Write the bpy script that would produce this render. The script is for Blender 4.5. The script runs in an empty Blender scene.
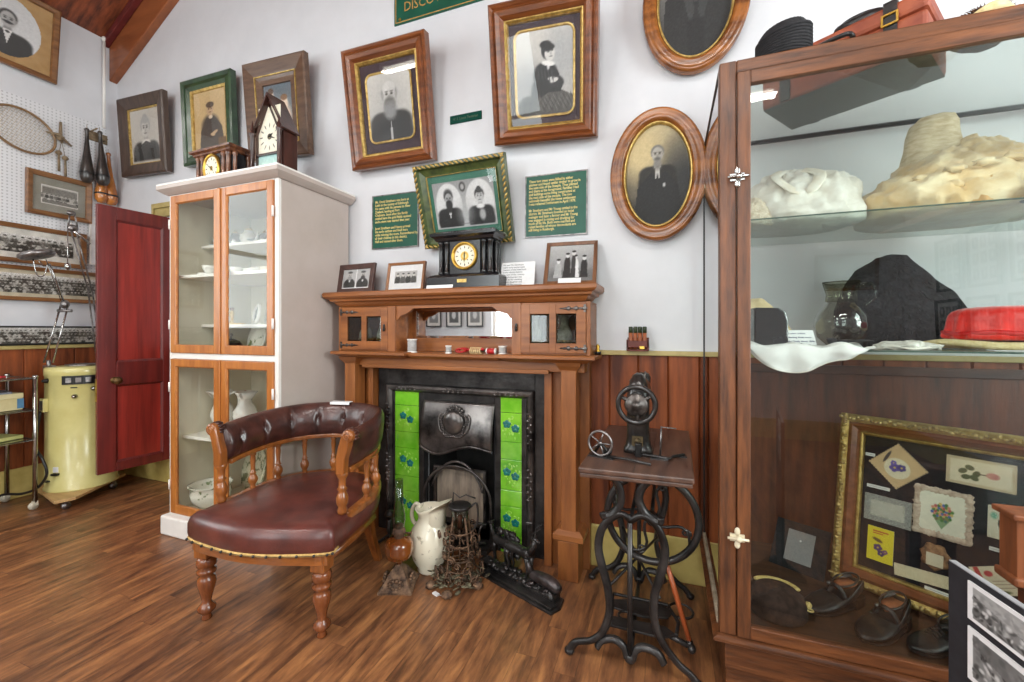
import bpy, math, random
import numpy as np
from mathutils import Vector, Matrix, noise
PI = math.pi
S = bpy.context.scene
COL = S.collection
R = math.radians
sin, cos = math.sin, math.cos

# ------------------------------------------------------------------ colours and materials
def lin(c):
    return tuple((x/255/12.92 if x/255 <= .04045 else ((x/255+.055)/1.055)**2.4) for x in c)
def rgba(c):
    return (*lin(c), 1)
MATS = {}
def newmat(name):
    m = bpy.data.materials.new(name); m.use_nodes = True
    nt = m.node_tree; b = nt.nodes['Principled BSDF']
    return m, nt, b
def nd(nt, typ, **kw):
    n = nt.nodes.new(typ)
    for k, v in kw.items():
        if k in n.inputs.keys(): n.inputs[k].default_value = v
        else: setattr(n, k, v)
    return n
def mat(name, c1, c2=None, rough=.5, metal=0, scale=12, stretch=(1, 1, 1), bump=0, bscale=None, coat=0, spec=.5, detail=4, lo=.35, hi=.65, c3=None, sheen=0):
    m, nt, b = newmat(name)
    if c2 is None: c2 = tuple(max(0, x*.86) for x in c1)
    tc = nd(nt, 'ShaderNodeTexCoord'); mp = nd(nt, 'ShaderNodeMapping'); mp.inputs['Scale'].default_value = stretch
    nt.links.new(tc.outputs['Object'], mp.inputs['Vector'])
    nz = nd(nt, 'ShaderNodeTexNoise', Scale=scale, Detail=detail, Roughness=.6)
    nt.links.new(mp.outputs[0], nz.inputs['Vector'])
    cr = nd(nt, 'ShaderNodeValToRGB'); e = cr.color_ramp.elements
    e[0].position = lo; e[0].color = rgba(c2); e[1].position = hi; e[1].color = rgba(c1)
    if c3: x = e.new((lo+hi)/2); x.color = rgba(c3)
    nt.links.new(nz.outputs['Fac'], cr.inputs[0]); nt.links.new(cr.outputs[0], b.inputs['Base Color'])
    b.inputs['Roughness'].default_value = rough; b.inputs['Metallic'].default_value = metal
    b.inputs['Coat Weight'].default_value = coat; b.inputs['Coat Roughness'].default_value = .15
    b.inputs['Specular IOR Level'].default_value = spec
    if sheen: b.inputs['Sheen Weight'].default_value = sheen
    if bump:
        n2 = nd(nt, 'ShaderNodeTexNoise', Scale=bscale or scale*2, Detail=5)
        nt.links.new(mp.outputs[0], n2.inputs['Vector'])
        bp = nd(nt, 'ShaderNodeBump', Strength=bump, Distance=.01)
        nt.links.new(n2.outputs['Fac'], bp.inputs['Height']); nt.links.new(bp.outputs[0], b.inputs['Normal'])
    return m
AX = {'x': (.12, 1, 1), 'y': (1, .12, 1), 'z': (1, 1, .12)}
def wood(name, c1, c2, axis='z', rough=.4, scale=28, coat=.2, bump=.12):
    key = name+'_'+axis
    if key not in MATS:
        MATS[key] = mat(key, c1, c2, rough=rough, scale=scale, stretch=AX[axis], bump=bump, coat=coat, detail=6, lo=.3, hi=.7)
    return MATS[key]
def glass(name, tint=(255, 255, 255), refl=1.0, rough=.0, opac=0.0):
    m = bpy.data.materials.new(name); m.use_nodes = True; nt = m.node_tree; nt.nodes.clear()
    out = nd(nt, 'ShaderNodeOutputMaterial'); tr = nd(nt, 'ShaderNodeBsdfTransparent'); gl = nd(nt, 'ShaderNodeBsdfGlossy')
    tr.inputs[0].default_value = rgba(tint); gl.inputs['Roughness'].default_value = rough
    fr = nd(nt, 'ShaderNodeFresnel', IOR=1.5); mx = nd(nt, 'ShaderNodeMixShader')
    mu = nd(nt, 'ShaderNodeMath', operation='MULTIPLY'); mu.inputs[1].default_value = refl
    # seen from inside the slab the fresnel term must not turn into total reflection
    geo = nd(nt, 'ShaderNodeNewGeometry'); inv = nd(nt, 'ShaderNodeMath', operation='SUBTRACT'); inv.inputs[0].default_value = 1
    m2 = nd(nt, 'ShaderNodeMath', operation='MULTIPLY')
    nt.links.new(geo.outputs['Backfacing'], inv.inputs[1]); nt.links.new(fr.outputs[0], mu.inputs[0])
    nt.links.new(mu.outputs[0], m2.inputs[0]); nt.links.new(inv.outputs[0], m2.inputs[1])
    nt.links.new(m2.outputs[0], mx.inputs[0]); nt.links.new(tr.outputs[0], mx.inputs[1]); nt.links.new(gl.outputs[0], mx.inputs[2])
    nt.links.new(mx.outputs[0], out.inputs[0])
    return m
def emis(name, c, s):
    m, nt, b = newmat(name)
    b.inputs['Base Color'].default_value = rgba(c); b.inputs['Emission Color'].default_value = rgba(c); b.inputs['Emission Strength'].default_value = s
    return m
def vcol_mat(name, rough=.55, coat=0):
    m, nt, b = newmat(name)
    a = nd(nt, 'ShaderNodeAttribute'); a.attribute_name = 'Col'
    tc = nd(nt, 'ShaderNodeTexCoord'); nz = nd(nt, 'ShaderNodeTexNoise', Scale=60, Detail=3); nt.links.new(tc.outputs['Object'], nz.inputs['Vector'])
    mr = nd(nt, 'ShaderNodeMapRange'); mr.inputs[3].default_value = .86; mr.inputs[4].default_value = 1.1
    nt.links.new(nz.outputs['Fac'], mr.inputs[0])
    mx = nd(nt, 'ShaderNodeVectorMath', operation='SCALE'); nt.links.new(a.outputs['Color'], mx.inputs[0]); nt.links.new(mr.outputs[0], mx.inputs['Scale'])
    nt.links.new(mx.outputs[0], b.inputs['Base Color']); b.inputs['Roughness'].default_value = rough
    b.inputs['Coat Weight'].default_value = coat
    return m

# ------------------------------------------------------------------ objects
def tag(o, label=None, cat=None, group=None, kind=None):
    if label: o['label'] = label
    if cat: o['category'] = cat
    if group: o['group'] = group
    if kind: o['kind'] = kind
    return o
def thing(name, label, cat, loc=(0, 0, 0), rz=0, group=None):
    o = bpy.data.objects.new(name, None); COL.objects.link(o); o.empty_display_size = .05
    o.location = loc; o.rotation_euler = (0, 0, rz)
    return tag(o, label, cat, group)
def copy_tree(o, parent=None):
    c = o.copy(); COL.objects.link(c); c.parent = parent
    for ch in list(o.children): copy_tree(ch, c)
    return c

class MB:
    """collects shapes in one mesh; origin is subtracted so shapes may be given in room coordinates"""
    def __init__(s, org=(0, 0, 0)):
        s.v = []; s.f = []; s.o = Vector(org); s.M = Matrix.Identity(4); s.sm = []
    def add(s, vs, fs, smooth=False):
        n = len(s.v)
        for p in vs: s.v.append(s.M @ Vector(p) - s.o)
        for f in fs: s.f.append(tuple(i+n for i in f)); s.sm.append(smooth)
        return s
    def box(s, x0, x1, y0, y1, z0, z1):
        if x0 > x1: x0, x1 = x1, x0
        if y0 > y1: y0, y1 = y1, y0
        if z0 > z1: z0, z1 = z1, z0
        vs = [(x, y, z) for z in (z0, z1) for y in (y0, y1) for x in (x0, x1)]
        return s.add(vs, [(0, 2, 3, 1), (4, 5, 7, 6), (0, 1, 5, 4), (2, 6, 7, 3), (0, 4, 6, 2), (1, 3, 7, 5)])
    def prism(s, poly, a0, a1, axis='y', smooth=False):
        """poly in the plane across axis: y -> (x,z), x -> (y,z), z -> (x,y)"""
        n = len(poly)
        def P(p, a): return (p[0], a, p[1]) if axis == 'y' else ((a, p[0], p[1]) if axis == 'x' else (p[0], p[1], a))
        vs = [P(p, a0) for p in poly]+[P(p, a1) for p in poly]
        ar = sum(poly[i][0]*poly[(i+1) % n][1]-poly[(i+1) % n][0]*poly[i][1] for i in range(n))
        fs = [tuple(range(n)), tuple(range(2*n-1, n-1, -1))]+[(i, i+n, (i+1) % n+n, (i+1) % n) for i in range(n)]
        flip = (ar > 0) == (a1 > a0)
        if axis == 'y': flip = not flip
        if flip: fs = [f[::-1] for f in fs]
        return s.add(vs, fs, smooth)
    def lathe(s, prof, c=(0, 0, 0), n=20, axis='z', fl=None):
        """prof: list of (r, h)"""
        vs = []; fs = []
        for k, (r, h) in enumerate(prof):
            for i in range(n):
                a = 2*PI*i/n; rr = r*(fl(a, k) if fl else 1)
                p = (rr*cos(a), rr*sin(a), h)
                if axis == 'y': p = (p[0], -h, p[1])
                if axis == 'x': p = (h, p[0], p[1])
                vs.append((p[0]+c[0], p[1]+c[1], p[2]+c[2]))
        for k in range(len(prof)-1):
            for i in range(n):
                j = (i+1) % n; fs.append((k*n+i, k*n+j, (k+1)*n+j, (k+1)*n+i))
        if prof[0][0] > 1e-5: fs.append(tuple(range(n-1, -1, -1)))
        if prof[-1][0] > 1e-5: fs.append(tuple((len(prof)-1)*n+i for i in range(n)))
        return s.add(vs, fs, True)
    def cyl(s, p0, p1, r, n=14, r1=None):
        return s.tube([p0, p1], [r, r if r1 is None else r1], n, smooth=True)
    def tube(s, pts, r, n=8, closed=False, flat=1.0, smooth=True, upv=None):
        pts = [Vector(p) for p in pts]; m = len(pts)
        rs = r if isinstance(r, (list, tuple)) else [r]*m
        vs = []; fs = []; prev = None
        for i, p in enumerate(pts):
            if closed: t = pts[(i+1) % m]-pts[i-1]
            else: t = pts[min(i+1, m-1)]-pts[max(i-1, 0)]
            if t.length < 1e-9: t = Vector((0, 0, 1))
            t.normalize()
            if upv is not None: a = Vector(upv); a = (a-t*a.dot(t))
            elif prev is None: a = t.orthogonal()
            else: a = prev-t*prev.dot(t)
            if a.length < 1e-6: a = t.orthogonal()
            a.normalize(); prev = a; b = t.cross(a)
            for k in range(n):
                th = 2*PI*k/n; vs.append(p+a*(cos(th)*rs[i])+b*(sin(th)*rs[i]*flat))
        for i in range(m if closed else m-1):
            j = (i+1) % m
            for k in range(n):
                l = (k+1) % n; fs.append((i*n+k, i*n+l, j*n+l, j*n+k))
        if not closed:
            fs.append(tuple(range(n-1, -1, -1))); fs.append(tuple((m-1)*n+k for k in range(n)))
        return s.add(vs, fs, smooth)
    def ell(s, c, r, nu=16, nv=10, nz=0, seed=0, M=None):
        vs = []; fs = []
        r = (r, r, r) if isinstance(r, (int, float)) else r
        for j in range(nv+1):
            ph = PI*j/nv
            for i in range(nu):
                th = 2*PI*i/nu; d = Vector((sin(ph)*cos(th), sin(ph)*sin(th), -cos(ph)))
                k = 1+(nz*noise.noise(d*2.2+Vector((seed, seed*1.7, 0))) if nz else 0)
                p = Vector((d.x*r[0]*k, d.y*r[1]*k, d.z*r[2]*k))
                if M: p = M @ p
                vs.append(p+Vector(c))
        for j in range(nv):
            for i in range(nu):
                l = (i+1) % nu; fs.append((j*nu+i, j*nu+l, (j+1)*nu+l, (j+1)*nu+i))
        return s.add(vs, fs, True)
    def loft(s, rings, close=True, smooth=True):
        n = len(rings[0]); vs = [p for r in rings for p in r]; fs = []
        for k in range(len(rings)-1):
            for i in range(n):
                j = (i+1) % n; fs.append((k*n+i, k*n+j, (k+1)*n+j, (k+1)*n+i))
        if close: fs.append(tuple(range(n-1, -1, -1))); fs.append(tuple((len(rings)-1)*n+i for i in range(n)))
        return s.add(vs, fs, smooth)
    def grid(s, fn, nu, nv, smooth=True, thick=0):
        P = [[Vector(fn(i/nu, j/nv)) for i in range(nu+1)] for j in range(nv+1)]
        vs = [p for r in P for p in r]; W = nu+1
        fs = [(j*W+i, j*W+i+1, (j+1)*W+i+1, (j+1)*W+i) for j in range(nv) for i in range(nu)]
        return s.add(vs, fs, smooth)
    def rings(s, w, h, prof, oval=False, n=56, cx=0, cz=0, closed=True):
        """mouldings: prof of (inset from the outer edge, distance in front of the wall); front is -y"""
        L = []
        for d, f in prof:
            if oval: L.append([(cx+(w/2-d)*cos(2*PI*i/n), -f, cz+(h/2-d)*sin(2*PI*i/n)) for i in range(n)])
            else: L.append([(cx+a*(w/2-d), -f, cz+b*(h/2-d)) for a, b in ((-1, -1), (1, -1), (1, 1), (-1, 1))])
        if closed: L.append(L[0])
        vs = [p for r in L for p in r]; m = len(L[0]); fs = []
        for k in range(len(L)-1):
            for i in range(m):
                j = (i+1) % m; fs.append((k*m+i, k*m+j, (k+1)*m+j, (k+1)*m+i))
        return s.add(vs, fs, oval)
    def build(s, name, m, parent=None, bevel=0, subsurf=0, solid=0, kind=None, autosmooth=True):
        me = bpy.data.meshes.new(name); me.from_pydata([tuple(p) for p in s.v], [], s.f); me.update()
        me.polygons.foreach_set('use_smooth', s.sm)
        o = bpy.data.objects.new(name, me); COL.objects.link(o); o.parent = parent
        if m: me.materials.append(m)
        if solid:
            md = o.modifiers.new('solid', 'SOLIDIFY'); md.thickness = solid; md.offset = 0
        if bevel:
            md = o.modifiers.new('bevel', 'BEVEL'); md.width = bevel; md.segments = 2; md.limit_method = 'ANGLE'; md.angle_limit = R(40)
        if subsurf:
            md = o.modifiers.new('sub', 'SUBSURF'); md.levels = subsurf; md.render_levels = subsurf
        if kind: o['kind'] = kind
        return o

def spline(pts, k=6):
    """Catmull-Rom through the points"""
    P = [Vector(p) for p in pts]; out = []
    for i in range(len(P)-1):
        a = P[max(i-1, 0)]; b = P[i]; c = P[i+1]; d = P[min(i+2, len(P)-1)]
        for t in range(k):
            u = t/k
            out.append(.5*((2*b)+(c-a)*u+(2*a-5*b+4*c-d)*u*u+(3*b-a-3*c+d)*u**3))
    out.append(P[-1]); return out

def text_obj(name, s, size, m, parent, loc=(0, 0, 0), ext=.0004, align='LEFT', sx=1.0, rot=(PI/2, 0, 0), bold=0):
    cu = bpy.data.curves.new(name, 'FONT'); cu.body = s; cu.size = size; cu.extrude = ext; cu.align_x = align; cu.resolution_u = 2; cu.offset = bold*size
    t = bpy.data.objects.new(name+'_tmp', cu); COL.objects.link(t)
    dg = bpy.context.evaluated_depsgraph_get(); me = bpy.data.meshes.new_from_object(t.evaluated_get(dg))
    bpy.data.objects.remove(t)
    me.transform(Matrix.Translation(loc) @ Matrix.Rotation(rot[2], 4, 'Z') @ Matrix.Rotation(rot[0], 4, 'X') @ Matrix.Diagonal((sx, 1, 1, 1)))
    o = bpy.data.objects.new(name, me); COL.objects.link(o); o.parent = parent; me.materials.clear(); me.materials.append(m)
    return o

# ------------------------------------------------------------------ painted paper (photographs, cards)
class Pic:
    def __init__(s, w, h, base, nx=None, ar=None):
        s.w, s.h = w, h; s.nx = nx or max(12, int(w*190)); s.ny = max(8, int(s.nx*h/w))
        s.X, s.Y = np.meshgrid(np.linspace(0, 1, s.nx+1), np.linspace(0, 1, s.ny+1))
        s.k = h/w
        s.a = np.ones((s.ny+1, s.nx+1, 3))*np.array(base, float)
        s.rng = np.random.RandomState(int(w*1000+h*77) % 9999)
    def _mix(s, m, c): s.a = s.a*(1-m[..., None])+np.array(c, float)*m[..., None]; return s
    def E(s, cx, cy, rx, ry, c, soft=.15, rot=0, op=1):
        dx = s.X-cx; dy = (s.Y-cy)*s.k; ry *= s.k; a = R(rot)
        u = dx*cos(a)+dy*sin(a); v = -dx*sin(a)+dy*cos(a)
        d = np.sqrt((u/rx)**2+(v/ry)**2)
        return s._mix(np.clip((1+soft-d)/(2*soft+1e-6), 0, 1)*op, c)
    def B(s, x0, x1, y0, y1, c, soft=.01, op=1):
        m = np.clip((s.X-x0)/soft+.5, 0, 1)*np.clip((x1-s.X)/soft+.5, 0, 1)*np.clip((s.Y-y0)/soft+.5, 0, 1)*np.clip((y1-s.Y)/soft+.5, 0, 1)
        return s._mix(m*op, c)
    def T(s, pts, c, op=1):
        m = np.zeros_like(s.X, bool); n = len(pts)
        for i in range(n):
            x0, y0 = pts[i]; x1, y1 = pts[(i+1) % n]
            if y0 == y1: continue
            cr = ((y0 > s.Y) != (y1 > s.Y)) & (s.X < (x1-x0)*(s.Y-y0)/(y1-y0)+x0); m ^= cr
        return s._mix(m*float(op), c)
    def N(s, amp, fine=1):
        g = s.rng.normal(0, 1, (s.ny//fine+2, s.nx//fine+2)); g = np.kron(g, np.ones((fine, fine)))[:s.ny+1, :s.nx+1]
        s.a = np.clip(s.a+g[..., None]*amp, 0, 255); return s
    def grad(s, c_top, c_bot):
        t = s.Y[..., None]; s.a = np.array(c_top, float)*t+np.array(c_bot, float)*(1-t); return s
    def build(s, name, m, parent, cx=0, cz=0, y=0, oval=False, M=None, dome=0):
        W = s.nx+1; me = bpy.data.meshes.new(name); s.a = np.clip(s.a, 0, 255)
        vs = [(cx+(x-.5)*s.w, y, cz+(v-.5)*s.h) for v, x in zip(s.Y.ravel(), s.X.ravel())]
        fs = []
        for j in range(s.ny):
            for i in range(s.nx):
                if oval:
                    u = ((i+.5)/s.nx-.5)*2; v = ((j+.5)/s.ny-.5)*2
                    if u*u+v*v > 1.0: continue
                fs.append((j*W+i, j*W+i+1, (j+1)*W+i+1, (j+1)*W+i))
        if M: vs = [tuple(M @ Vector(p)) for p in vs]
        me.from_pydata(vs, [], fs); me.update()
        a = s.a/255; L = np.where(a <= .04045, a/12.92, ((a+.055)/1.055)**2.4)
        ca = me.color_attributes.new('Col', 'FLOAT_COLOR', 'POINT')
        ca.data.foreach_set('color', np.concatenate([L, np.ones(L.shape[:2]+(1,))], 2).astype(np.float32).ravel())
        o = bpy.data.objects.new(name, me); COL.objects.link(o); o.parent = parent; me.materials.append(m)
        return o

def g(v, warm=0): return (v+warm, v+warm*.4, v-warm*.6)
def bust(p, cx, cy, s, skin=185, hair=70, coat=50, beard=None, lady=False, warm=6, collar=225, bald=False, bg=None, turn=0):
    """head-and-shoulders; cy is the chin-to-brow centre, s the head half height in picture widths"""
    k = p.k; sy = s/k
    p.E(cx, cy-3.5*sy, 2.35*s, 2.2*sy, g(coat, warm*.5), .06)
    p.E(cx-1.1*s, cy-2.4*sy, 1.15*s, 1.0*sy, g(coat+6, warm*.5), .15); p.E(cx+1.1*s, cy-2.4*sy, 1.15*s, 1.0*sy, g(coat, warm*.5), .15)
    p.E(cx, cy-1.2*sy, .38*s, .6*sy, g(skin-40, warm), .2)
    if lady:
        p.E(cx, cy-1.5*sy, .75*s, .35*sy, g(collar, warm), .25)
        p.E(cx, cy+.35*sy, .84*s, .95*sy, g(hair, warm*.5), .12); p.E(cx, cy+1.2*sy, .4*s, .35*sy, g(hair, warm*.5), .15)
    else:
        p.T([(cx-.42*s, cy-1.25*sy), (cx+.42*s, cy-1.25*sy), (cx, cy-2.9*sy)], g(collar, warm)); p.E(cx, cy-1.5*sy, .2*s, .14*sy, g(coat-15), .2)
        if not bald: p.E(cx, cy+.35*sy, .8*s, .85*sy, g(hair, warm*.5), .12)
    p.E(cx+turn*s, cy, .66*s, .95*sy, g(skin, warm), .1)
    if bald: p.E(cx, cy+.55*sy, .68*s, .6*sy, g(skin+12, warm), .12)
    p.E(cx+(turn+.3)*s, cy-.1*sy, .38*s, .75*sy, g(skin-28, warm), .6, op=.5)
    for sx in (-1, 1):
        p.E(cx+turn*s+sx*.27*s, cy+.1*sy, .14*s, .09*sy, g(60, warm), .4); p.E(cx+turn*s+sx*.27*s, cy+.3*sy, .2*s, .05*sy, g(95, warm), .5)
        p.E(cx+turn*.3*s+sx*.68*s, cy+.0*sy, .1*s, .2*sy, g(skin-30, warm), .3)
    p.E(cx+turn*s, cy-.18*sy, .1*s, .22*sy, g(skin-45, warm), .5, op=.7)
    p.E(cx+turn*s, cy-.5*sy, .25*s, .06*sy, g(90, warm), .5)
    if beard is not None:
        p.E(cx+turn*s, cy-.85*sy, .62*s, .75*sy, g(beard, warm), .2); p.E(cx+turn*s, cy-1.5*sy, .42*s, .65*sy, g(beard, warm), .25)
        p.E(cx+turn*s, cy-.42*sy, .42*s, .13*sy, g(beard-12, warm), .4)
    if lady: p.E(cx+turn*s, cy+.75*sy, .6*s, .25*sy, g(hair, warm*.5), .3)
    return p
def crowd(p, rows, n, y0, y1, hs, seed=1, lo=40, hi=190, warm=8, dense=True):
    rg = random.Random(seed)
    for r in range(rows):
        y = y1-(y1-y0)*r/max(1, rows-1)
        for i in range(n):
            x = (i+.5*(r % 2)+rg.uniform(.1, .5))/n; c = rg.randint(lo, 110)
            p.E(x, y-hs*1.5, hs*1.1*p.k, hs*1.4, g(c if rg.random() < .75 else hi-10, warm), .2)
            p.E(x, y, hs*.5*p.k, hs*.6, g(hi-rg.randint(0, 30), warm), .3)
            p.E(x, y+hs*.45, hs*.5*p.k, hs*.25, g(lo, warm), .4)
    return p
EXPO = -0.16
# ------------------------------------------------------------------ shared materials
M_ = {}
M_['wall'] = mat('wall_paint', (219, 220, 224), (212, 213, 217), rough=.55, scale=3, bump=.03, bscale=30)
M_['white'] = mat('white_gloss_paint', (240, 237, 232), (232, 228, 222), rough=.3, scale=6)
M_['shaded_white'] = mat('cabinet_side_shade', (190, 177, 170), (183, 170, 162), rough=.4, scale=5, bump=.04, bscale=40)  # white sides and cornice; their shade is put into this colour
M_['cream'] = mat('cabinet_lining', (222, 216, 198), (212, 205, 186), rough=.6, scale=4)
M_['yellow'] = mat('yellow_paint', (205, 184, 112), (186, 164, 92), rough=.45, scale=8, stretch=(1, 1, 1))
M_['rail'] = mat('olive_yellow_rail', (190, 172, 112), (170, 150, 92), rough=.4, scale=10)
M_['dark'] = mat('black_paint', (28, 27, 28), (18, 17, 18), rough=.35, scale=15)
M_['iron'] = mat('cast_iron', (74, 71, 70), (34, 32, 32), rough=.32, metal=.55, scale=9, bump=.15, bscale=60, detail=7)
M_['ironlight'] = mat('blackleaded_iron', (122, 116, 113), (44, 42, 43), rough=.28, metal=.75, scale=7, bump=.08, bscale=30)
M_['rust'] = mat('rusty_iron', (138, 108, 84), (66, 50, 42), rough=.7, metal=.4, scale=30, bump=.4, bscale=90)
M_['chrome'] = mat('chrome', (200, 198, 195), (150, 148, 146), rough=.22, metal=1, scale=14)
M_['steel'] = mat('dull_steel', (165, 160, 158), (105, 102, 102), rough=.35, metal=.9, scale=25)
M_['brass'] = mat('brass', (214, 176, 84), (168, 128, 50), rough=.3, metal=.9, scale=20)
M_['gold'] = mat('gilt', (214, 184, 112), (166, 134, 72), rough=.38, metal=.65, scale=40, bump=.2, bscale=120)
M_['paper'] = mat('white_paper', (238, 238, 238), (225, 225, 226), rough=.7, scale=15)
M_['cloth_white'] = mat('white_cotton', (240, 236, 228), (218, 210, 198), rough=.9, scale=14, bump=.4, bscale=30, sheen=.3)
M_['cloth_cream'] = mat('cream_satin', (246, 228, 190), (222, 186, 130), rough=.6, scale=9, bump=.6, bscale=24, sheen=.3)
M_['leather'] = mat('oxblood_leather', (102, 50, 42), (74, 36, 32), rough=.36, scale=9, bump=.12, bscale=160, coat=.25)
M_['leatherdark'] = mat('dark_leather', (82, 46, 39), (52, 29, 26), rough=.33, scale=11, bump=.15, bscale=120, coat=.3)
M_['black_leather'] = mat('black_leather', (40, 38, 38), (20, 19, 20), rough=.35, scale=18, bump=.2, bscale=80, coat=.2)
M_['black_cloth'] = mat('black_cloth', (34, 33, 36), (20, 19, 22), rough=.9, scale=30, bump=.4, bscale=100)
M_['china'] = mat('white_china', (244, 242, 238), (232, 230, 224), rough=.15, scale=8, coat=.5)
M_['green'] = mat('sign_green', (14, 88, 68), (10, 76, 58), rough=.4, scale=6)
M_['letters'] = mat('gold_letters', (232, 214, 140), (214, 190, 110), rough=.5, scale=30)
M_['letters_dark'] = mat('tan_letters', (196, 150, 82), (170, 124, 62), rough=.5, scale=30)
M_['ink'] = mat('grey_ink', (70, 70, 76), (50, 50, 54), rough=.8, scale=30)
M_['photo'] = vcol_mat('photographic_print', .6, 0)
M_['card'] = vcol_mat('printed_card', .6, 0)
M_['glass'] = glass('window_glass', (250, 252, 250), 1.0)
M_['pane'] = glass('picture_glass', (252, 252, 252), 1.0, .02)
M_['cabglass'] = glass('cabinet_glass', (250, 251, 249), 1.0)
M_['caseglass'] = glass('case_glass', (242, 245, 243), 1.7)
M_['softpane'] = glass('matt_picture_glass', (252, 252, 252), .25, .05)
M_['shelfglass'] = glass('shelf_glass', (238, 244, 241), 1.0)
M_['clear'] = glass('blown_glass', (225, 228, 226), 1.6, .03)
M_['mirror'] = mat('mirror_silver', (232, 232, 232), (226, 226, 226), rough=.02, metal=1, scale=3)
M_['passe'] = mat('purple_brown_mount', (72, 58, 64), (60, 48, 54), rough=.9, scale=30)
M_['mahog'] = wood('rosewood', (138, 76, 34), (78, 38, 18), 'x', rough=.3, coat=.3)
M_['walnut'] = wood('walnut_burl', (176, 108, 50), (84, 44, 20), 'x', rough=.25, coat=.4, scale=16)
M_['darkoak'] = wood('dark_oak', (88, 68, 56), (52, 38, 32), 'z', rough=.5)
def case_oak(a): return wood('case_oak', (122, 72, 38), (62, 35, 20), a, rough=.45, scale=42, coat=.1, bump=.25)
def rimu(a): return wood('rimu', (166, 102, 52), (116, 66, 33), a, rough=.42, scale=20, coat=.15)
def kauri(a): return wood('honey_pine', (192, 122, 54), (154, 86, 34), a, rough=.36, scale=22, coat=.3)
def chairwood(a): return wood('chair_wood', (166, 98, 44), (104, 56, 24), a, rough=.28, scale=26, coat=.5)
def redwood(a): return wood('dark_mahogany', (120, 66, 40), (70, 34, 22), a, rough=.35, scale=26, coat=.4)

# floor: narrow strips running towards the gable wall, every strip with its own joints and tone
m, nt, b = newmat('laminate_floor')
def mth(op, a, b_=None, c=None):
    n = nd(nt, 'ShaderNodeMath', operation=op)
    for i, v in enumerate((a, b_, c)):
        if v is None: continue
        if isinstance(v, (int, float)): n.inputs[i].default_value = v
        else: nt.links.new(v, n.inputs[i])
    return n.outputs[0]
tc = nd(nt, 'ShaderNodeTexCoord'); sp = nd(nt, 'ShaderNodeSeparateXYZ'); nt.links.new(tc.outputs['Object'], sp.inputs[0])
rx = mth('DIVIDE', sp.outputs[0], .082); row = mth('FLOOR', rx); w1 = nd(nt, 'ShaderNodeTexWhiteNoise', noise_dimensions='1D'); nt.links.new(row, w1.inputs['W'])
ry = mth('ADD', mth('DIVIDE', sp.outputs[1], .85), mth('MULTIPLY', w1.outputs['Value'], 9.0)); seg = mth('FLOOR', ry)
cb = nd(nt, 'ShaderNodeCombineXYZ'); nt.links.new(row, cb.inputs[0]); nt.links.new(seg, cb.inputs[1])
w2 = nd(nt, 'ShaderNodeTexWhiteNoise', noise_dimensions='2D'); nt.links.new(cb.outputs[0], w2.inputs['Vector'])
mp2 = nd(nt, 'ShaderNodeMapping'); mp2.inputs['Scale'].default_value = (1, .17, 1); nt.links.new(tc.outputs['Object'], mp2.inputs[0])
vm = nd(nt, 'ShaderNodeVectorMath', operation='MULTIPLY_ADD'); vm.inputs[1].default_value = (3, 3, 3); nt.links.new(w2.outputs['Color'], vm.inputs[0]); nt.links.new(mp2.outputs[0], vm.inputs[2])
nz = nd(nt, 'ShaderNodeTexNoise', Scale=42, Detail=8, Roughness=.68); nt.links.new(vm.outputs[0], nz.inputs['Vector'])
nz2 = nd(nt, 'ShaderNodeTexNoise', Scale=11, Detail=6, Distortion=1.8); nt.links.new(vm.outputs[0], nz2.inputs['Vector'])
fac = mth('ADD', mth('MULTIPLY', w2.outputs['Value'], .10), mth('ADD', mth('MULTIPLY', nz.outputs['Fac'], .5), mth('MULTIPLY', nz2.outputs['Fac'], .62)))
cr = nd(nt, 'ShaderNodeValToRGB'); e = cr.color_ramp.elements
e[0].position = .40; e[0].color = rgba((66, 42, 31)); e[1].position = .80; e[1].color = rgba((176, 122, 76))
x = e.new(.53); x.color = rgba((104, 68, 46)); x = e.new(.66); x.color = rgba((140, 93, 60))
nt.links.new(fac, cr.inputs[0])
fx_ = mth('FRACT', rx); fy_ = mth('FRACT', ry)
gap = mth('MINIMUM', mth('GREATER_THAN', mth('MINIMUM', fx_, mth('SUBTRACT', 1, fx_)), .014), mth('GREATER_THAN', fy_, .0028))
mx = nd(nt, 'ShaderNodeMix', data_type='RGBA'); nt.links.new(mth('MULTIPLY_ADD', gap, .45, .55), mx.inputs[0]); mx.inputs[6].default_value = rgba((50, 30, 22)); nt.links.new(cr.outputs[0], mx.inputs[7])
nt.links.new(mx.outputs[2], b.inputs['Base Color']); b.inputs['Roughness'].default_value = .34
bp = nd(nt, 'ShaderNodeBump', Strength=.15, Distance=.004); nt.links.new(nz.outputs['Fac'], bp.inputs['Height']); nt.links.new(bp.outputs[0], b.inputs['Normal'])
M_['floor'] = m

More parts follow.
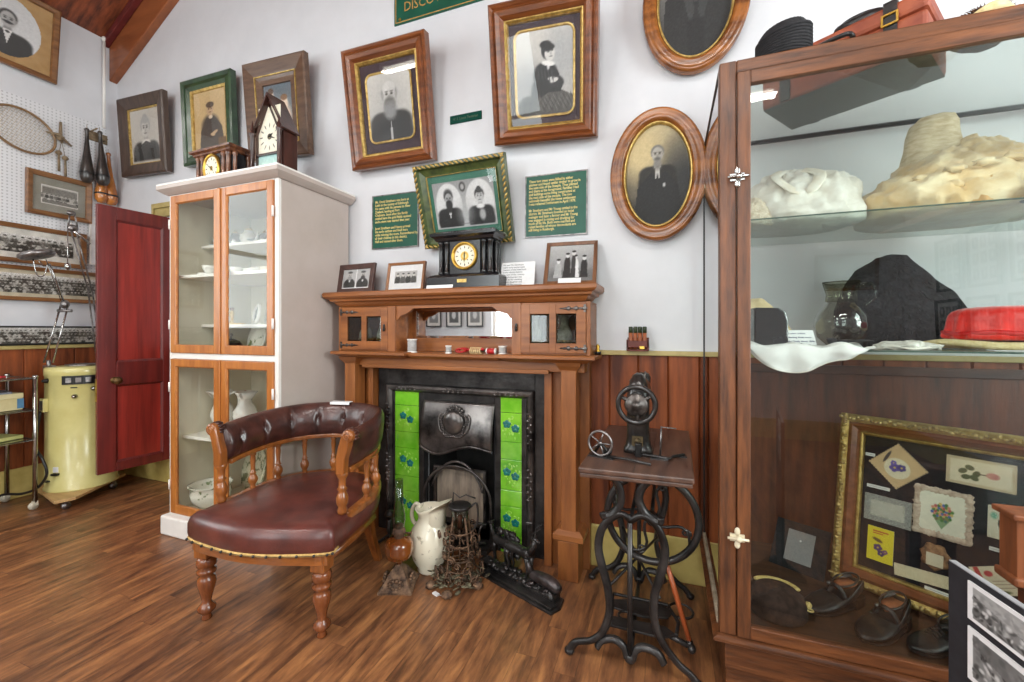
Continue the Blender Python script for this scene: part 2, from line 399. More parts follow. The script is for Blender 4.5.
# stained tongue-and-groove boards: each board its own tone
def boards(name, axis):
    m, nt, b = newmat(name)
    tc = nd(nt, 'ShaderNodeTexCoord'); sp = nd(nt, 'ShaderNodeSeparateXYZ'); nt.links.new(tc.outputs['Object'], sp.inputs[0])
    dv = nd(nt, 'ShaderNodeMath', operation='DIVIDE'); dv.inputs[1].default_value = .15; nt.links.new(sp.outputs[axis], dv.inputs[0])
    fl = nd(nt, 'ShaderNodeMath', operation='FLOOR'); nt.links.new(dv.outputs[0], fl.inputs[0])
    wn = nd(nt, 'ShaderNodeTexWhiteNoise', noise_dimensions='1D'); nt.links.new(fl.outputs[0], wn.inputs['W'])
    mp = nd(nt, 'ShaderNodeMapping'); mp.inputs['Scale'].default_value = (1, 1, .1); nt.links.new(tc.outputs['Object'], mp.inputs[0])
    vm = nd(nt, 'ShaderNodeVectorMath', operation='MULTIPLY_ADD'); vm.inputs[1].default_value = (5, 5, 5); nt.links.new(wn.outputs['Color'], vm.inputs[0]); nt.links.new(mp.outputs[0], vm.inputs[2])
    nz = nd(nt, 'ShaderNodeTexNoise', Scale=22, Detail=6, Roughness=.6); nt.links.new(vm.outputs[0], nz.inputs['Vector'])
    ad = nd(nt, 'ShaderNodeMath', operation='MULTIPLY_ADD'); ad.inputs[1].default_value = .22; nt.links.new(wn.outputs['Value'], ad.inputs[0]); nt.links.new(nz.outputs['Fac'], ad.inputs[2])
    cr = nd(nt, 'ShaderNodeValToRGB'); e = cr.color_ramp.elements
    e[0].position = .35; e[0].color = rgba((80, 36, 17)); e[1].position = .85; e[1].color = rgba((164, 86, 42))
    nt.links.new(ad.outputs[0], cr.inputs[0]); nt.links.new(cr.outputs[0], b.inputs['Base Color']); b.inputs['Roughness'].default_value = .5; b.inputs['Specular IOR Level'].default_value = .35
    return m
M_['boards_x'] = boards('stained_boards_back', 0); M_['boards_y'] = boards('stained_boards_side', 1)
M_['ceil'] = mat('ceiling_boards', (150, 80, 48), (84, 40, 26), rough=.4, scale=8, stretch=(.5, 3, 1), bump=.2, detail=7, coat=.2)
M_['rafter'] = wood('rafter_wood', (170, 100, 58), (112, 60, 34), 'x', rough=.4, scale=9)
# pegboard
m, nt, b = newmat('white_pegboard')
tc = nd(nt, 'ShaderNodeTexCoord'); mp = nd(nt, 'ShaderNodeMapping'); mp.inputs['Scale'].default_value = (40, 40, 40); nt.links.new(tc.outputs['Object'], mp.inputs[0])
fr = nd(nt, 'ShaderNodeVectorMath', operation='FRACTION'); nt.links.new(mp.outputs[0], fr.inputs[0])
sp = nd(nt, 'ShaderNodeSeparateXYZ'); nt.links.new(fr.outputs[0], sp.inputs[0])
cb = nd(nt, 'ShaderNodeCombineXYZ'); nt.links.new(sp.outputs[1], cb.inputs[0]); nt.links.new(sp.outputs[2], cb.inputs[1])
ds = nd(nt, 'ShaderNodeVectorMath', operation='DISTANCE'); ds.inputs[1].default_value = (.5, .5, 0); nt.links.new(cb.outputs[0], ds.inputs[0])
gt = nd(nt, 'ShaderNodeMath', operation='GREATER_THAN'); gt.inputs[1].default_value = .22; nt.links.new(ds.outputs['Value'], gt.inputs[0])
mx = nd(nt, 'ShaderNodeMix', data_type='RGBA'); nt.links.new(gt.outputs[0], mx.inputs[0]); mx.inputs[6].default_value = rgba((186, 187, 190)); mx.inputs[7].default_value = rgba((224, 225, 228))
nt.links.new(mx.outputs[2], b.inputs['Base Color']); b.inputs['Roughness'].default_value = .5
M_['peg'] = m
M_['red'] = mat('red_stained_door', (122, 39, 34), (92, 29, 27), rough=.4, scale=20, stretch=(1, 1, .08), bump=.15, coat=.2)
M_['redpanel'] = mat('red_door_panel', (168, 52, 42), (126, 38, 31), rough=.4, scale=22, stretch=(1, 1, .06), bump=.15, coat=.2)

# ------------------------------------------------------------------ room shell
XL, XR, YF = -4.74, 2.45, -5.0
SL = .62                                   # roof slope
XC = (XL+XR)/2
def roofz(x): return 3.91+SL*min(x-XL, XR-x)
def struct(name, mb, m, **k): return mb.build(name, m, kind='structure', **k)
fl = MB().box(XL-.2, XR+.2, YF-.2, .5, -.1, 0); struct('floor', fl, M_['floor'])
w = MB()
top = lambda x: roofz(x)+.05
FX0, FX1, FZ = -1.43, -.97, .84            # fireplace opening
w.prism([(XL-.15, 0), (FX0, 0), (FX0, top(FX0)), (XC, top(XC)) if XC < FX0 else (FX0, top(FX0)+.001), (XL-.15, 3.86)], 0, .15)
w.prism([(FX0, FZ), (FX1, FZ), (FX1, top(FX1)), (XC, top(XC)), (FX0, top(FX0))], 0, .15)
w.prism([(FX1, 0), (XR+.15, 0), (XR+.15, 3.86), (FX1, top(FX1))], 0, .15)
struct('wall_back', w, M_['wall'])
def wall_holes(mb, a0, a1, z1, holes, put):
    a = a0
    for h0, h1, zz0, zz1 in holes:
        put(a, h0, 0, z1); put(h0, h1, 0, zz0); put(h0, h1, zz1, z1); a = h1
    put(a, a1, 0, z1)
w = MB(); wall_holes(w, YF-.15, 0, 3.93, [(-3.7, -2.1, 1.25, 3.2)], lambda a, b_, c, d: w.box(XL-.15, XL, a, b_, c, d)); struct('wall_left', w, M_['wall'])
w = MB(); wall_holes(w, YF-.15, 0, 3.93, [(-2.5, -1.1, 1.0, 3.2)], lambda a, b_, c, d: w.box(XR, XR+.15, a, b_, c, d)); struct('wall_right', w, M_['wall'])
w = MB(); wall_holes(w, XL, XR, 3.93, [(-3.12, -1.92, .95, 3.3), (-.5, .8, .95, 3.3)], lambda a, b_, c, d: w.box(a, b_, YF-.15, YF, c, d))
w.prism([(XL, 3.93), (XR, 3.93), (XC, roofz(XC))], YF-.15, YF); struct('wall_front', w, M_['wall'])
c = MB(); ZF = 4.9; xf = XL+(ZF-3.91)/SL; xg = XR-(ZF-3.91)/SL
c.prism([(XL-.2, 3.91-.2*SL), (xf, ZF), (xg, ZF), (XR+.2, 3.91-.2*SL), (XR+.2, 4.05), (xg, ZF+.12), (xf, ZF+.12), (XL-.2, 4.05)], YF-.15, .15)
struct('ceiling', c, M_['ceil'])
# rafter against the gable and the moulding above it
t = MB().prism([(XL, 3.55), (-2.6, 3.55+SL*2.14), (-2.6, 3.9+SL*2.14), (XL, 3.9)], -.06, 0); struct('trim_1', t, M_['rafter'], bevel=.006)
t = MB().prism([(XL, 3.84), (-2.6, 3.84+SL*2.14), (-2.6, 3.905+SL*2.14), (XL, 3.905)], -.11, -.06); struct('trim_2', t, mat('dark_red_moulding', (112, 46, 44), (90, 34, 34), rough=.35), bevel=.008)
# wainscot (boards with V joints) and rails
def wainscot(a0, a1, z0, z1, axis):
    mb = MB(); a = math.floor(a0/.15)*.15
    while a < a1:
        p, q = max(a, a0), min(a+.15, a1)
        if q-p > .01:
            if axis == 'x': mb.prism([(p, 0), (p, -.008), (p+.006, -.016), (q-.006, -.016), (q, -.008), (q, 0)], z0, z1, 'z')
            else: mb.prism([(0, p), (.008, p), (.016, p+.006), (.016, q-.006), (.008, q), (0, q)], z0, z1, 'z')
        a += .15
    if axis == 'y': mb.v = [Vector((XL+v.x, v.y, v.z)) for v in mb.v]
    return mb
struct('trim_3', wainscot(-3.9, FX0-.4, .2, 1.165, 'x'), M_['boards_x'])
o = wainscot(FX1+.35, XR, .2, 1.165, 'x'); struct('trim_4', o, M_['boards_x'])
struct('trim_5', wainscot(YF, 0, .2, 1.155, 'y'), M_['boards_y'])
struct('trim_6', MB().box(-.6, XR, -.035, 0, 1.165, 1.19), M_['rail'], bevel=.004)
struct('trim_7', MB().box(XL, XL+.035, YF, 0, 1.15, 1.18), M_['rail'], bevel=.004)
def base(x0, x1, y0, y1, name): struct(name, MB().box(x0, x1, y0, y1, 0, .23), M_['yellow'], bevel=.006)
base(-.6, XR, -.022, 0, 'baseboard_back'); base(XL, -2.2, -.022, 0, 'baseboard_back_left'); base(XL, XL+.022, YF, 0, 'baseboard_left')
base(XR-.022, XR, YF, 0, 'baseboard_right'); base(XL, XR, YF, YF+.022, 'baseboard_front')
struct('wall_left_pegboard', MB().box(XL, XL+.008, -2.0, -.085, 1.545, 3.12), M_['peg'])
p = MB().cyl((XL+.03, -.11, 3.1), (XL+.03, -.11, 3.88), .011, 10)
p.ell((XL+.032, -.11, 3.89), (.019, .019, .024)); struct('trim_8', p, M_['white'])
# windows
def window(name, x0, x1, y0, y1, z0, z1, alongx):
    f = MB(); d = .045
    def bar(a0, a1, c0, c1, dd=d):
        if alongx: f.box(a0, a1, y0+.03, y0+.03+dd, c0, c1)
        else: f.box(x0+.03, x0+.03+dd, a0, a1, c0, c1)
    A0, A1 = (x0, x1) if alongx else (y0, y1)
    bar(A0, A0+.06, z0, z1); bar(A1-.06, A1, z0, z1); bar(A0, A1, z0, z0+.07); bar(A0, A1, z1-.06, z1); bar(A0, A1, (z0+z1)/2-.025, (z0+z1)/2+.025)
    bar((A0+A1)/2-.015, (A0+A1)/2+.015, z0, z1, .03)
    o = struct(name, f, M_['white'])
    gl = MB()
    if alongx: gl.box(A0+.03, A1-.03, y0+.048, y0+.052, z0+.03, z1-.03)
    else: gl.box(x0+.048, x0+.052, A0+.03, A1-.03, z0+.03, z1-.03)
    gl.build('pane', M_['glass'], o); return o
window('window_1', -3.12, -1.92, YF-.15, YF, .95, 3.3, True); window('window_2', -.5, .8, YF-.15, YF, .95, 3.3, True)
window('window_3', XL-.15, XL, -3.7, -2.1, 1.25, 3.2, False)
window('window_4', XR, XR+.15, -2.5, -1.1, 1.0, 3.2, False)  # unseen window, added to brighten the left wall
# red ledged cupboard door, open, with its yellow casing
cs = MB(); cs.prism([(-4.2, .16), (-4.2, 2.39), (-3.3, 2.39), (-3.3, 2.27), (-4.08, 2.27), (-4.08, .16)], -.03, 0)
cs.prism([(-4.17, .16), (-4.17, 2.36), (-3.33, 2.36), (-3.33, 2.34), (-4.15, 2.34), (-4.15, .16)], -.045, -.03); struct('trim_9', cs, M_['rail'], bevel=.004)
d = MB(); W_, H_ = .5, 2.03; T_ = .035
# stiles and rails, local: x along the door, y thickness
for a, b_, z0, z1 in ((0, .11, 0, H_), (W_-.09, W_, 0, H_), (.11, W_-.09, 0, .07), (.11, W_-.09, .66, .84), (.11, W_-.09, H_-.10, H_)):
    d.box(a, b_, 0, T_, z0, z1)
door = struct('door_1', d, M_['red'], bevel=.004)
pn = MB(); pn.box(.11, W_-.09, .014, .02, .07, H_-.1); pn.build('door_panel', M_['redpanel'], door)
ml = MB()
for z0, z1 in ((.07, .66), (.84, H_-.1)):
    cx, cz = (.11+W_-.09)/2, (z0+z1)/2; ml.rings(W_-.2, z1-z0, [(0, 0), (0, -.002), (.012, -.012), (.014, -.015), (0, -.015)], cx=cx, cz=cz)
ml.build('panel_moulding', M_['red'], door)
kb = MB(); kb.lathe([(.0, -.006), (.026, -.004), (.026, .002), (.011, .006), (.01, .03), (.024, .04), (.03, .052), (.024, .064), (0, .068)], (.1, 0, .70), 18, 'y')
kb.build('door_knob', mat('dark_brass', (132, 104, 60), (84, 64, 40), rough=.4, metal=.7), door)
lk = MB().box(-.004, .002, .008, .03, .55, .72); lk.build('lock_plate', M_['brass'], door)
door.location = (-3.985, -.495, .215); door.rotation_euler = (0, 0, R(90-7))

# ------------------------------------------------------------------ lights: strip lamps under the roof and daylight from the windows, the right one added
tubem = emis('lamp_tube', (255, 250, 240), 12)
def strip(x, y, z, L, label):
    t = thing('fluorescent_lamp', label, 'ceiling light', (x, y, z))
    MB().box(-L/2, L/2, -.06, .06, 0, .05).build('lamp_housing', M_['white'], t, bevel=.005)
    for s_ in (-1, 1): MB().cyl((-L/2+.03, s_*.032, -.02), (L/2-.03, s_*.032, -.02), .013).build('lamp_tube', tubem, t)
    for s_ in (-1, 1): MB().box(s_*L/2-.012, s_*L/2+.012, -.055, .055, -.04, .05).build('end_cap', M_['white'], t)
    MB().cyl((-.4, 0, .05), (-.4, 0, 4.9-z), .006, 6).cyl((.4, 0, .05), (.4, 0, 4.9-z), .006, 6).build('hanging_rod', M_['steel'], t)
    ld = bpy.data.lights.new('strip_light', 'AREA'); ld.shape = 'RECTANGLE'; ld.size = L; ld.size_y = .14; ld.energy = LAMP; ld.color = (1, .985, .96)
    lo = bpy.data.objects.new('strip_light', ld); COL.objects.link(lo); lo.location = (x, y, z-.05)
LAMP = 36
strip(-2.6, -2.7, 3.8, 1.5, 'fluorescent strip lamp hanging over the left half of the room')
strip(.3, -2.7, 3.8, 1.5, 'fluorescent strip lamp hanging over the right half of the room')
strip(-2.6, -4.2, 3.8, 1.5, 'fluorescent strip lamp hanging by the left window')
strip(.3, -4.2, 3.8, 1.5, 'fluorescent strip lamp hanging by the far wall behind the photographer')
def daylight(loc, rot, sx, sy, e, c=(.93, .97, 1)):
    ld = bpy.data.lights.new('daylight', 'AREA'); ld.shape = 'RECTANGLE'; ld.size = sx; ld.size_y = sy; ld.energy = e; ld.color = c
    o = bpy.data.objects.new('daylight', ld); COL.objects.link(o); o.location = loc; o.rotation_euler = rot
daylight((XL-.25, -2.9, 2.25), (0, R(-90), 0), 1.9, 1.5, 80)
daylight((-2.52, YF-.25, 2.1), (R(90), 0, 0), 1.15, 2.3, 80)
daylight((.15, YF-.25, 2.1), (R(90), 0, 0), 1.25, 2.3, 72)
daylight((XR+.25, -1.8, 2.1), (0, R(90), 0), 2.1, 1.3, 185)  # light of the added right window, fills the left wall
wd = bpy.data.worlds.new('sky'); S.world = wd; wd.use_nodes = True; bg = wd.node_tree.nodes['Background']; bg.inputs[0].default_value = (.75, .85, 1, 1); bg.inputs[1].default_value = 1.3
# ------------------------------------------------------------------ framed pictures
def hang(name, label, x, z, w, h, lean, roll, wall='b', y0=-.02, cat='picture', group=None):
    """Empty at the middle of the picture; z is the height of the lower edge, which touches the wall"""
    t = thing(name, label, cat, group=group)
    Rx = Matrix.Rotation(R(lean), 4, 'X'); Ry = Matrix.Rotation(-R(roll), 4, 'Y')
    c = Vector((x, y0-sin(R(lean))*h/2, z+cos(R(lean))*h/2)); Rz = Matrix.Identity(4)
    if wall == 'l': Rz = Matrix.Rotation(PI/2, 4, 'Z'); c = Vector((XL-c.y, x, c.z))
    if wall == 'r': Rz = Matrix.Rotation(-PI/2, 4, 'Z'); c = Vector((XR+c.y, x, c.z))
    if wall == 'f': Rz = Matrix.Rotation(PI, 4, 'Z'); c = Vector((x, YF-c.y, c.z))
    t.matrix_world = Matrix.Translation(c) @ Rz @ Rx @ Ry
    return t
def moulding(t, w, h, prof, m, name='frame', oval=False, bevel=0):
    return MB().rings(w, h, prof, oval, n=72).build(name, m, t, bevel=bevel)
def flat(t, w, h, y, m, name, cx=0, cz=0, th=.003):
    return MB().box(cx-w/2, cx+w/2, y, y+th, cz-h/2, cz+h/2).build(name, m, t)

# dark oak frame by the corner: elderly lady
w, h = .61, .66
t = hang('framed_portrait', 'dark oak framed portrait of an elderly woman, nearest the corner on the white wall', -4.225, 2.645, w, h, 4.7, -2.4)
moulding(t, w, h, [(0, 0), (0, .04), (.012, .05), (.095, .03), (.1, .012), (.1, 0)], M_['darkoak'])
moulding(t, w-.19, h-.19, [(0, 0), (0, .022), (.012, .02), (.014, .0)], M_['gold'], 'gilt_slip')
p = Pic(w-.2, h-.2, g(208, 10)); p.E(.5, .55, .5, .5, g(190, 10), .4)
bust(p, .5, .64, .19, hair=170, coat=58, lady=True, collar=225, warm=8, skin=200); p.T([(.1, .05), (.9, .05), (.8, .32), (.5, .42), (.2, .3)], g(55, 3)); p.B(0, 1, 0, .06, g(196, 12), .04); p.N(4)
p.build('photograph', M_['photo'], t, y=-.008); flat(t, w-.17, h-.17, -.014, M_['pane'], 'glass_pane', th=.002)
# green frame: sitting man, sepia
w, h = .575, .67
t = hang('framed_portrait', 'green framed sepia portrait of a young man above the black and gilt clock', -3.420, 2.634, w, h, 3.1, -1)
gm = mat('dark_green_paint', (52, 80, 50), (34, 56, 36), rough=.3, scale=14, coat=.4)
moulding(t, w, h, [(0, 0), (0, .045), (.012, .055), (.03, .04), (.06, .046), (.085, .028), (.088, 0)], gm)
moulding(t, w-.17, h-.17, [(0, 0), (0, .03), (.016, .024), (.018, 0)], M_['gold'], 'gilt_slip')
p = Pic(w-.2, h-.2, (214, 184, 138)); p.grad((222, 196, 150), (196, 160, 108)).E(.5, .5, .6, .6, (206, 176, 128), .5)
p.T([(.14, .0), (.2, .36), (.38, .56), (.62, .57), (.84, .40), (.93, .0)], (88, 78, 68)).E(.5, .40, .27, .2, (78, 70, 64), .2)
p.E(.5, .685, .105, .10, (196, 164, 128), .1).E(.5, .765, .12, .05, (88, 70, 54), .12).E(.51, .565, .06, .03, (224, 204, 176), .15).E(.62, .3, .1, .025, (200, 170, 132), .2, 20).E(.56, .27, .07, .025, (200, 170, 132), .2, -10).B(.72, .98, .0, .2, (120, 92, 64), .02)
for sx in (-.04, .04): p.E(.5+sx, .70, .022, .008, (70, 54, 44), .4)
p.E(.5, .645, .04, .008, (120, 90, 70), .4)
p.N(4); p.build('photograph', M_['photo'], t, y=-.012); flat(t, w-.17, h-.17, -.018, M_['pane'], 'glass_pane', th=.002)
# wide dark frame with a couple
w, h = .595, .682
t = hang('framed_portrait', 'wide brown oak framed photograph of a couple, partly behind the steeple clock', -2.666, 2.569, w, h, 6.8, -2.5)
moulding(t, w, h, [(0, 0), (0, .04), (.01, .046), (.02, .044), (.09, .03), (.13, .02), (.16, .018), (.165, 0)], wood('brown_oak', (112, 84, 64), (70, 48, 36), 'x', rough=.4))
moulding(t, w-.2, h-.2, [(0, 0), (0, .034), (.007, .033), (.008, 0)], M_['gold'], 'gilt_slip')
p = Pic(w-.33, h-.33, (118, 124, 130)); p.grad((100, 112, 122), (150, 146, 138)).E(.25, .75, .12, .14, (232, 214, 196), .2).E(.25, .5, .2, .22, (70, 66, 64), .2).E(.72, .6, .14, .14, (236, 212, 190), .2).E(.75, .3, .22, .28, (232, 206, 184), .3).E(.25, .88, .1, .06, (92, 66, 46), .2).E(.72, .73, .12, .06, (130, 92, 60), .2).E(.5, .1, .5, .12, (160, 120, 96), .4).N(4)
p.build('photograph', M_['photo'], t, y=-.01); flat(t, w-.3, h-.3, -.016, M_['pane'], 'glass_pane', th=.002)
# two big rosewood frames with purple mounts
def big(label, x, z, w, h, lean, roll, paintfn, iw, ih, y0=-.02):
    t = hang('framed_portrait', label, x, z, w, h, lean, roll, y0=y0)
    moulding(t, w, h, [(0, 0), (0, .055), (.01, .065), (.02, .06), (.027, .05), (.04, .062), (.062, .055), (.08, .034), (.084, .02), (.084, 0)], M_['mahog'])
    moulding(t, w-.16, h-.16, [(0, 0), (0, .034), (.007, .036), (.014, .022), (.016, .024), (.019, .014), (.019, 0)], M_['gold'], 'gilt_slip')
    flat(t, w-.18, h-.18, -.010, M_['passe'], 'mount')
    # rounded gilt opening
    mb = MB(); n = 8; rr = .05; L = []
    for d, f in ((0, .010), (0, .017), (.004, .019), (.011, .016), (.014, .0135)):
        ring = []
        for qx, qz, a0 in ((1, 1, 0), (-1, 1, 90), (-1, -1, 180), (1, -1, 270)):
            for k in range(n+1):
                a = R(a0+90*k/n); r_ = max(rr-d, .01)
                ring.append((qx*(iw/2-rr)+r_*cos(a), -f, qz*(ih/2-rr)+r_*sin(a)))
        L.append(ring)
    mb.loft(L, close=False); mb.build('gilt_opening', M_['gold'], t)
    p = Pic(iw-.022, ih-.022, g(196, 6)); paintfn(p); p.N(3)
    p.build('photograph', M_['photo'], t, y=-.0125); flat(t, w-.19, h-.19, -.026, M_['pane'], 'glass_pane', th=.002)
    return t
def f4(p):
    p.grad(g(206, 6), g(188, 4)); p.E(.5, .5, .4, .5, g(176, 4), .6)
    p.E(.37, .69, .05, .07, g(120), .5, op=.8); p.E(.63, .69, .05, .07, g(104), .5, op=.8)
    bust(p, .5, .67, .215, skin=188, hair=120, coat=52, beard=116, bald=True, collar=210, warm=4); p.T([(.0, .0), (.1, .28), (.35, .36), (.65, .36), (.92, .26), (1, 0)], g(52)); p.E(.5, .44, .15, .13, g(132), .3); p.T([(.47, .0), (.53, 0), (.51, .28), (.49, .28)], g(210), .8)
big('rosewood framed portrait of a balding bearded old man, leaning out from the wall', -1.677, 2.376, .622, .738, 9.3, -.7, f4, .35, .43)
def f5(p):
    p.grad(g(196, 6), g(168, 4)); p.E(.2, .3, .3, .3, g(150), .5); p.E(.85, .7, .3, .3, g(170), .5)
    p.T([(.02, .0), (.12, .12), (.26, .22), (.33, .40), (.32, .52), (.42, .60), (.62, .60), (.74, .5), (.82, .36), (.78, .22), (.95, .05), (.95, 0)], g(42))
    p.E(.52, .48, .21, .15, g(42), .1); p.E(.46, .32, .19, .14, g(46), .12); p.E(.28, .10, .26, .15, g(56, 2), .2); p.E(.72, .38, .12, .07, g(48), .15, -20)
    p.E(.56, .75, .105, .10, g(40), .08); p.E(.53, .82, .1, .045, g(38), .15); p.E(.60, .72, .088, .092, g(202, 5), .08); p.E(.57, .785, .115, .045, g(42), .12)
    for sx, sz in ((.575, .735), (.645, .74)): p.E(sx, sz, .018, .007, g(54), .4)
    p.E(.62, .71, .012, .02, g(160), .4); p.E(.62, .678, .028, .007, g(104), .4); p.E(.57, .605, .12, .03, g(226, 4), .15, -12); p.E(.57, .56, .022, .035, g(226), .3)
    p.E(.67, .40, .075, .024, g(205, 5), .15, 15); p.E(.62, .425, .06, .02, g(196, 4), .2)
    for i in range(5): p.E(.40+.06*i, .50-.01*i, .012, .08, g(62), .4, 10)
    p.T([(.32, .0), (.36, .18), (.56, .26), (.82, .27), (1, .2), (1, .0)], g(78, 4))
    for i in range(60): p.E(.36+.0107*i, .08+.06*((i*7) % 4)*.7, .008, .04, g(56+28*(i % 3), 3), .5, 25)
big('rosewood framed portrait of a seated woman in a dark dress', -.637, 2.377, .593, .70, 16.4, -3.4, f5, .345, .44)
# green and gilt frame with an old couple in ovals
w, h = .589, .488
t = hang('framed_portrait', 'green and gilt frame with two oval portraits, just above the black clock', -1.142, 1.823, w, h, 16.9, .5)
def twist(a, k): return 1
ol = mat('green_gilt_paint', (84, 96, 46), (42, 60, 30), rough=.4, scale=20, bump=.2, coat=.3)
moulding(t, w, h, [(0, 0), (0, .04), (.02, .045), (.03, .025), (.06, .012), (.064, .02), (.07, .01), (.07, 0)], ol)
rp = MB()
for sx, sz, L_, hor in ((0, 1, w, 1), (0, -1, w, 1), (1, 0, h, 0), (-1, 0, h, 0)):
    n = int(L_/.03)
    for i in range(n):
        a = -L_/2+L_*(i+.5)/n; M2 = Matrix.Rotation(R(35 if hor else -55), 3, 'Y')
        pos = (a, -.045, sz*(h/2-.012)) if hor else (sx*(w/2-.012), -.045, a)
        rp.ell(pos, (.019, .007, .006), 8, 6, M=M2)
rp.build('rope_moulding', M_['gold'], t)
moulding(t, w-.125, h-.125, [(0, 0), (0, .016), (.005, .017), (.008, .01), (.008, 0)], M_['gold'], 'gilt_slip')
flat(t, w-.13, h-.13, -.006, mat('green_mount', (62, 118, 98), (54, 106, 88), rough=.8), 'mount')
p = Pic(.40, .27, g(176)); p.grad(g(150), g(190)).E(.25, .5, .22, .47, g(216), .03).E(.76, .5, .23, .48, g(216), .03)
p.E(.25, .72, .075, .13, g(80), .2); bust(p, .25, .63, .092, skin=170, hair=60, coat=36, beard=44, bald=False, warm=0)
bust(p, .76, .62, .092, skin=200, hair=58, coat=40, lady=True, warm=0); p.E(.78, .24, .05, .12, g(170), .3); p.E(.5, .86, .05, .1, g(60), .2); p.E(.5, .86, .03, .06, g(170), .3)
p.B(0, 1, -.1, .03, g(176)).B(.42, .62, .06, .09, g(70), .004, .6); p.E(.5, .3, .12, .25, g(180), .6, op=.6).N(3)
p.build('photograph', M_['photo'], t, y=-.0075, cz=.0); flat(t, w-.12, h-.12, -.012, M_['pane'], 'glass_pane', th=.002)
# small gilt picture behind: oval convex frames
def oval(label, x, z, w, h, paintfn):
    lean = 3; t = hang('oval_portrait', label, x, z, w, h, lean, 0, y0=-.025)
    moulding(t, w, h, [(0, 0), (0, .03), (.008, .042), (.02, .044), (.03, .036), (.045, .048), (.06, .045), (.07, .028), (.075, .0)], M_['walnut'], oval=True)
    moulding(t, w-.14, h-.14, [(0, 0), (0, .032), (.004, .035), (.01, .03), (.014, .0)], M_['gold'], 'gilt_slip', oval=True)
    p = Pic(w-.15, h-.15, g(150, 10)); paintfn(p); p.N(3); p.build('photograph', M_['photo'], t, y=-.012, oval=True)
    mb = MB(); n, m_ = 40, 12; W2, H2 = (w-.15)/2, (h-.15)/2; L = []
    for k in range(m_, -1, -1):
        r_ = k/m_*.999; L.append([(W2*r_*cos(2*PI*i/n), -.022-.05*(1-r_*r_), H2*r_*sin(2*PI*i/n)) for i in range(n)])
    mb.loft([q[::-1] for q in L], close=False); mb.build('convex_glass', M_['pane'], t); return t
def o1(p):
    p.grad((196, 180, 142), (60, 56, 52)).E(.25, .75, .3, .25, (206, 186, 140), .5).E(.9, .35, .3, .4, g(50), .6)
    bust(p, .5, .70, .125, skin=168, hair=110, coat=38, beard=None, collar=190, warm=8); p.E(.5, .655, .045, .02, g(80, 4), .5); p.E(.5, .6, .06, .05, g(125, 5), .4)
    p.T([(.12, .0), (.2, .4), (.4, .53), (.48, .5), (.5, .3), (.52, .5), (.62, .53), (.8, .4), (.92, 0)], g(36)); p.T([(.46, .53), (.54, .53), (.5, .36)], g(190, 4)); p.E(.5, .44, .018, .07, g(40), .3); p.E(.6, .4, .02, .02, g(190), .3); p.B(0, 1, 0, .2, g(34), .2)
oval('oval walnut framed portrait of an old man in a black coat, above the sewing machine', -.052, 1.765, .475, .672, o1)
def o2(p):
    p.grad((150, 146, 140), (44, 44, 46)).E(.5, .85, .12, .11, (190, 178, 160), .12)
    p.T([(.05, .0), (.1, .55), (.36, .72), (.5, .66), (.66, .72), (.95, .5), (1, 0)], g(46)); p.T([(.42, .73), (.6, .73), (.52, .5)], (226, 224, 216)); p.T([(.49, .7), (.55, .7), (.54, .5), (.5, .5)], g(70)); p.T([(.3, .68), (.42, .74), (.5, .42), (.44, .3)], g(62)); p.T([(.74, .68), (.62, .74), (.54, .42), (.6, .3)], g(60)); p.B(.4, .62, 0, .35, g(40), .03)
oval('oval walnut framed portrait of a man in a suit, cut by the picture top', .125, 2.60, .5, .70, o2)

# green engraved signs
def sign(name, label, x, z, w, h, m=M_['green'], th=.008, cat='sign', lean=0, roll=0, rim=True):
    t = hang(name, label, x, z, w, h, lean, roll, y0=-.001, cat=cat)
    MB().box(-w/2, w/2, -th, 0, -h/2, h/2).build('board', m, t, bevel=.001)
    if rim: MB().rings(w, h, [(-.002, 0), (-.002, th+.003), (.004, th+.003), (.005, th), (.005, 0)]).build('rim', M_['steel'], t)
    return t
t = sign('text_sign', 'square green sign with gold text, left of the green gilt couple frame', -1.70, 1.846, .361, .357, lean=0, roll=-.5)
L1 = ['Mr. David Strathern was born at', 'Leith in the county of Edinburgh.', 'He came with his parents to New', 'Zealand, landing at Port', 'Chalmers. Soon after the family', 'settled here the gold fields opened', 'and a store was started that year.', '', 'Janet Strathern and Henry arrived', 'the early settlers and lived here', 'while running the town. Remembered by', 'all their children in this district.', 'Hall and named after them.']
for i, s_ in enumerate(L1):
    if s_: text_obj('lettering', s_, .0235, M_['letters'], t, (-.158, -.0088, .128-i*.0222), sx=.86, bold=.018)
t = sign('text_sign', 'square green sign with gold text, right of the green gilt couple frame', -.605, 1.840, .362, .357, lean=0, roll=-.6)
L2 = ['These two trees were felled by either', 'pioneer and found settler timber to grow in', 'the next side of the Steeple. They planted', 'and there at the foreground. Families I had', 'and buildings some living constructed at', 'the next side of the steeple. The two', 'nationally beautiful the home settlement', 'I was renamed Settlement in April 1979.', '', 'Mr Strathern and Mr Young settled in the', 'district. Mr Strathern founded an hotel', 'manager and later a farmer and Mr Young', 'was engaged in mining and dredging for', 'much of his life. Both were married and', 'raised families of whose descendants are', 'still living in Roxburgh.']
for i, s_ in enumerate(L2):
    if s_: text_obj('lettering', s_, .0215, M_['letters'], t, (-.160, -.0088, .138-i*.0188), sx=.79, bold=.018)
t = sign('name_sign', 'small green name strip on the wall between the two rosewood portraits', -1.179, 2.594, .217, .05, m=mat('dull_green', (24, 74, 62), (18, 62, 52), rough=.9, spec=.1), rim=False)
text_obj('lettering', 'W. E. Lynton Tenderton', .024, mat('faded_letters', (104, 118, 98), rough=.9, spec=.1), t, (0, -.0088, -.008), sx=.72, align='CENTER')
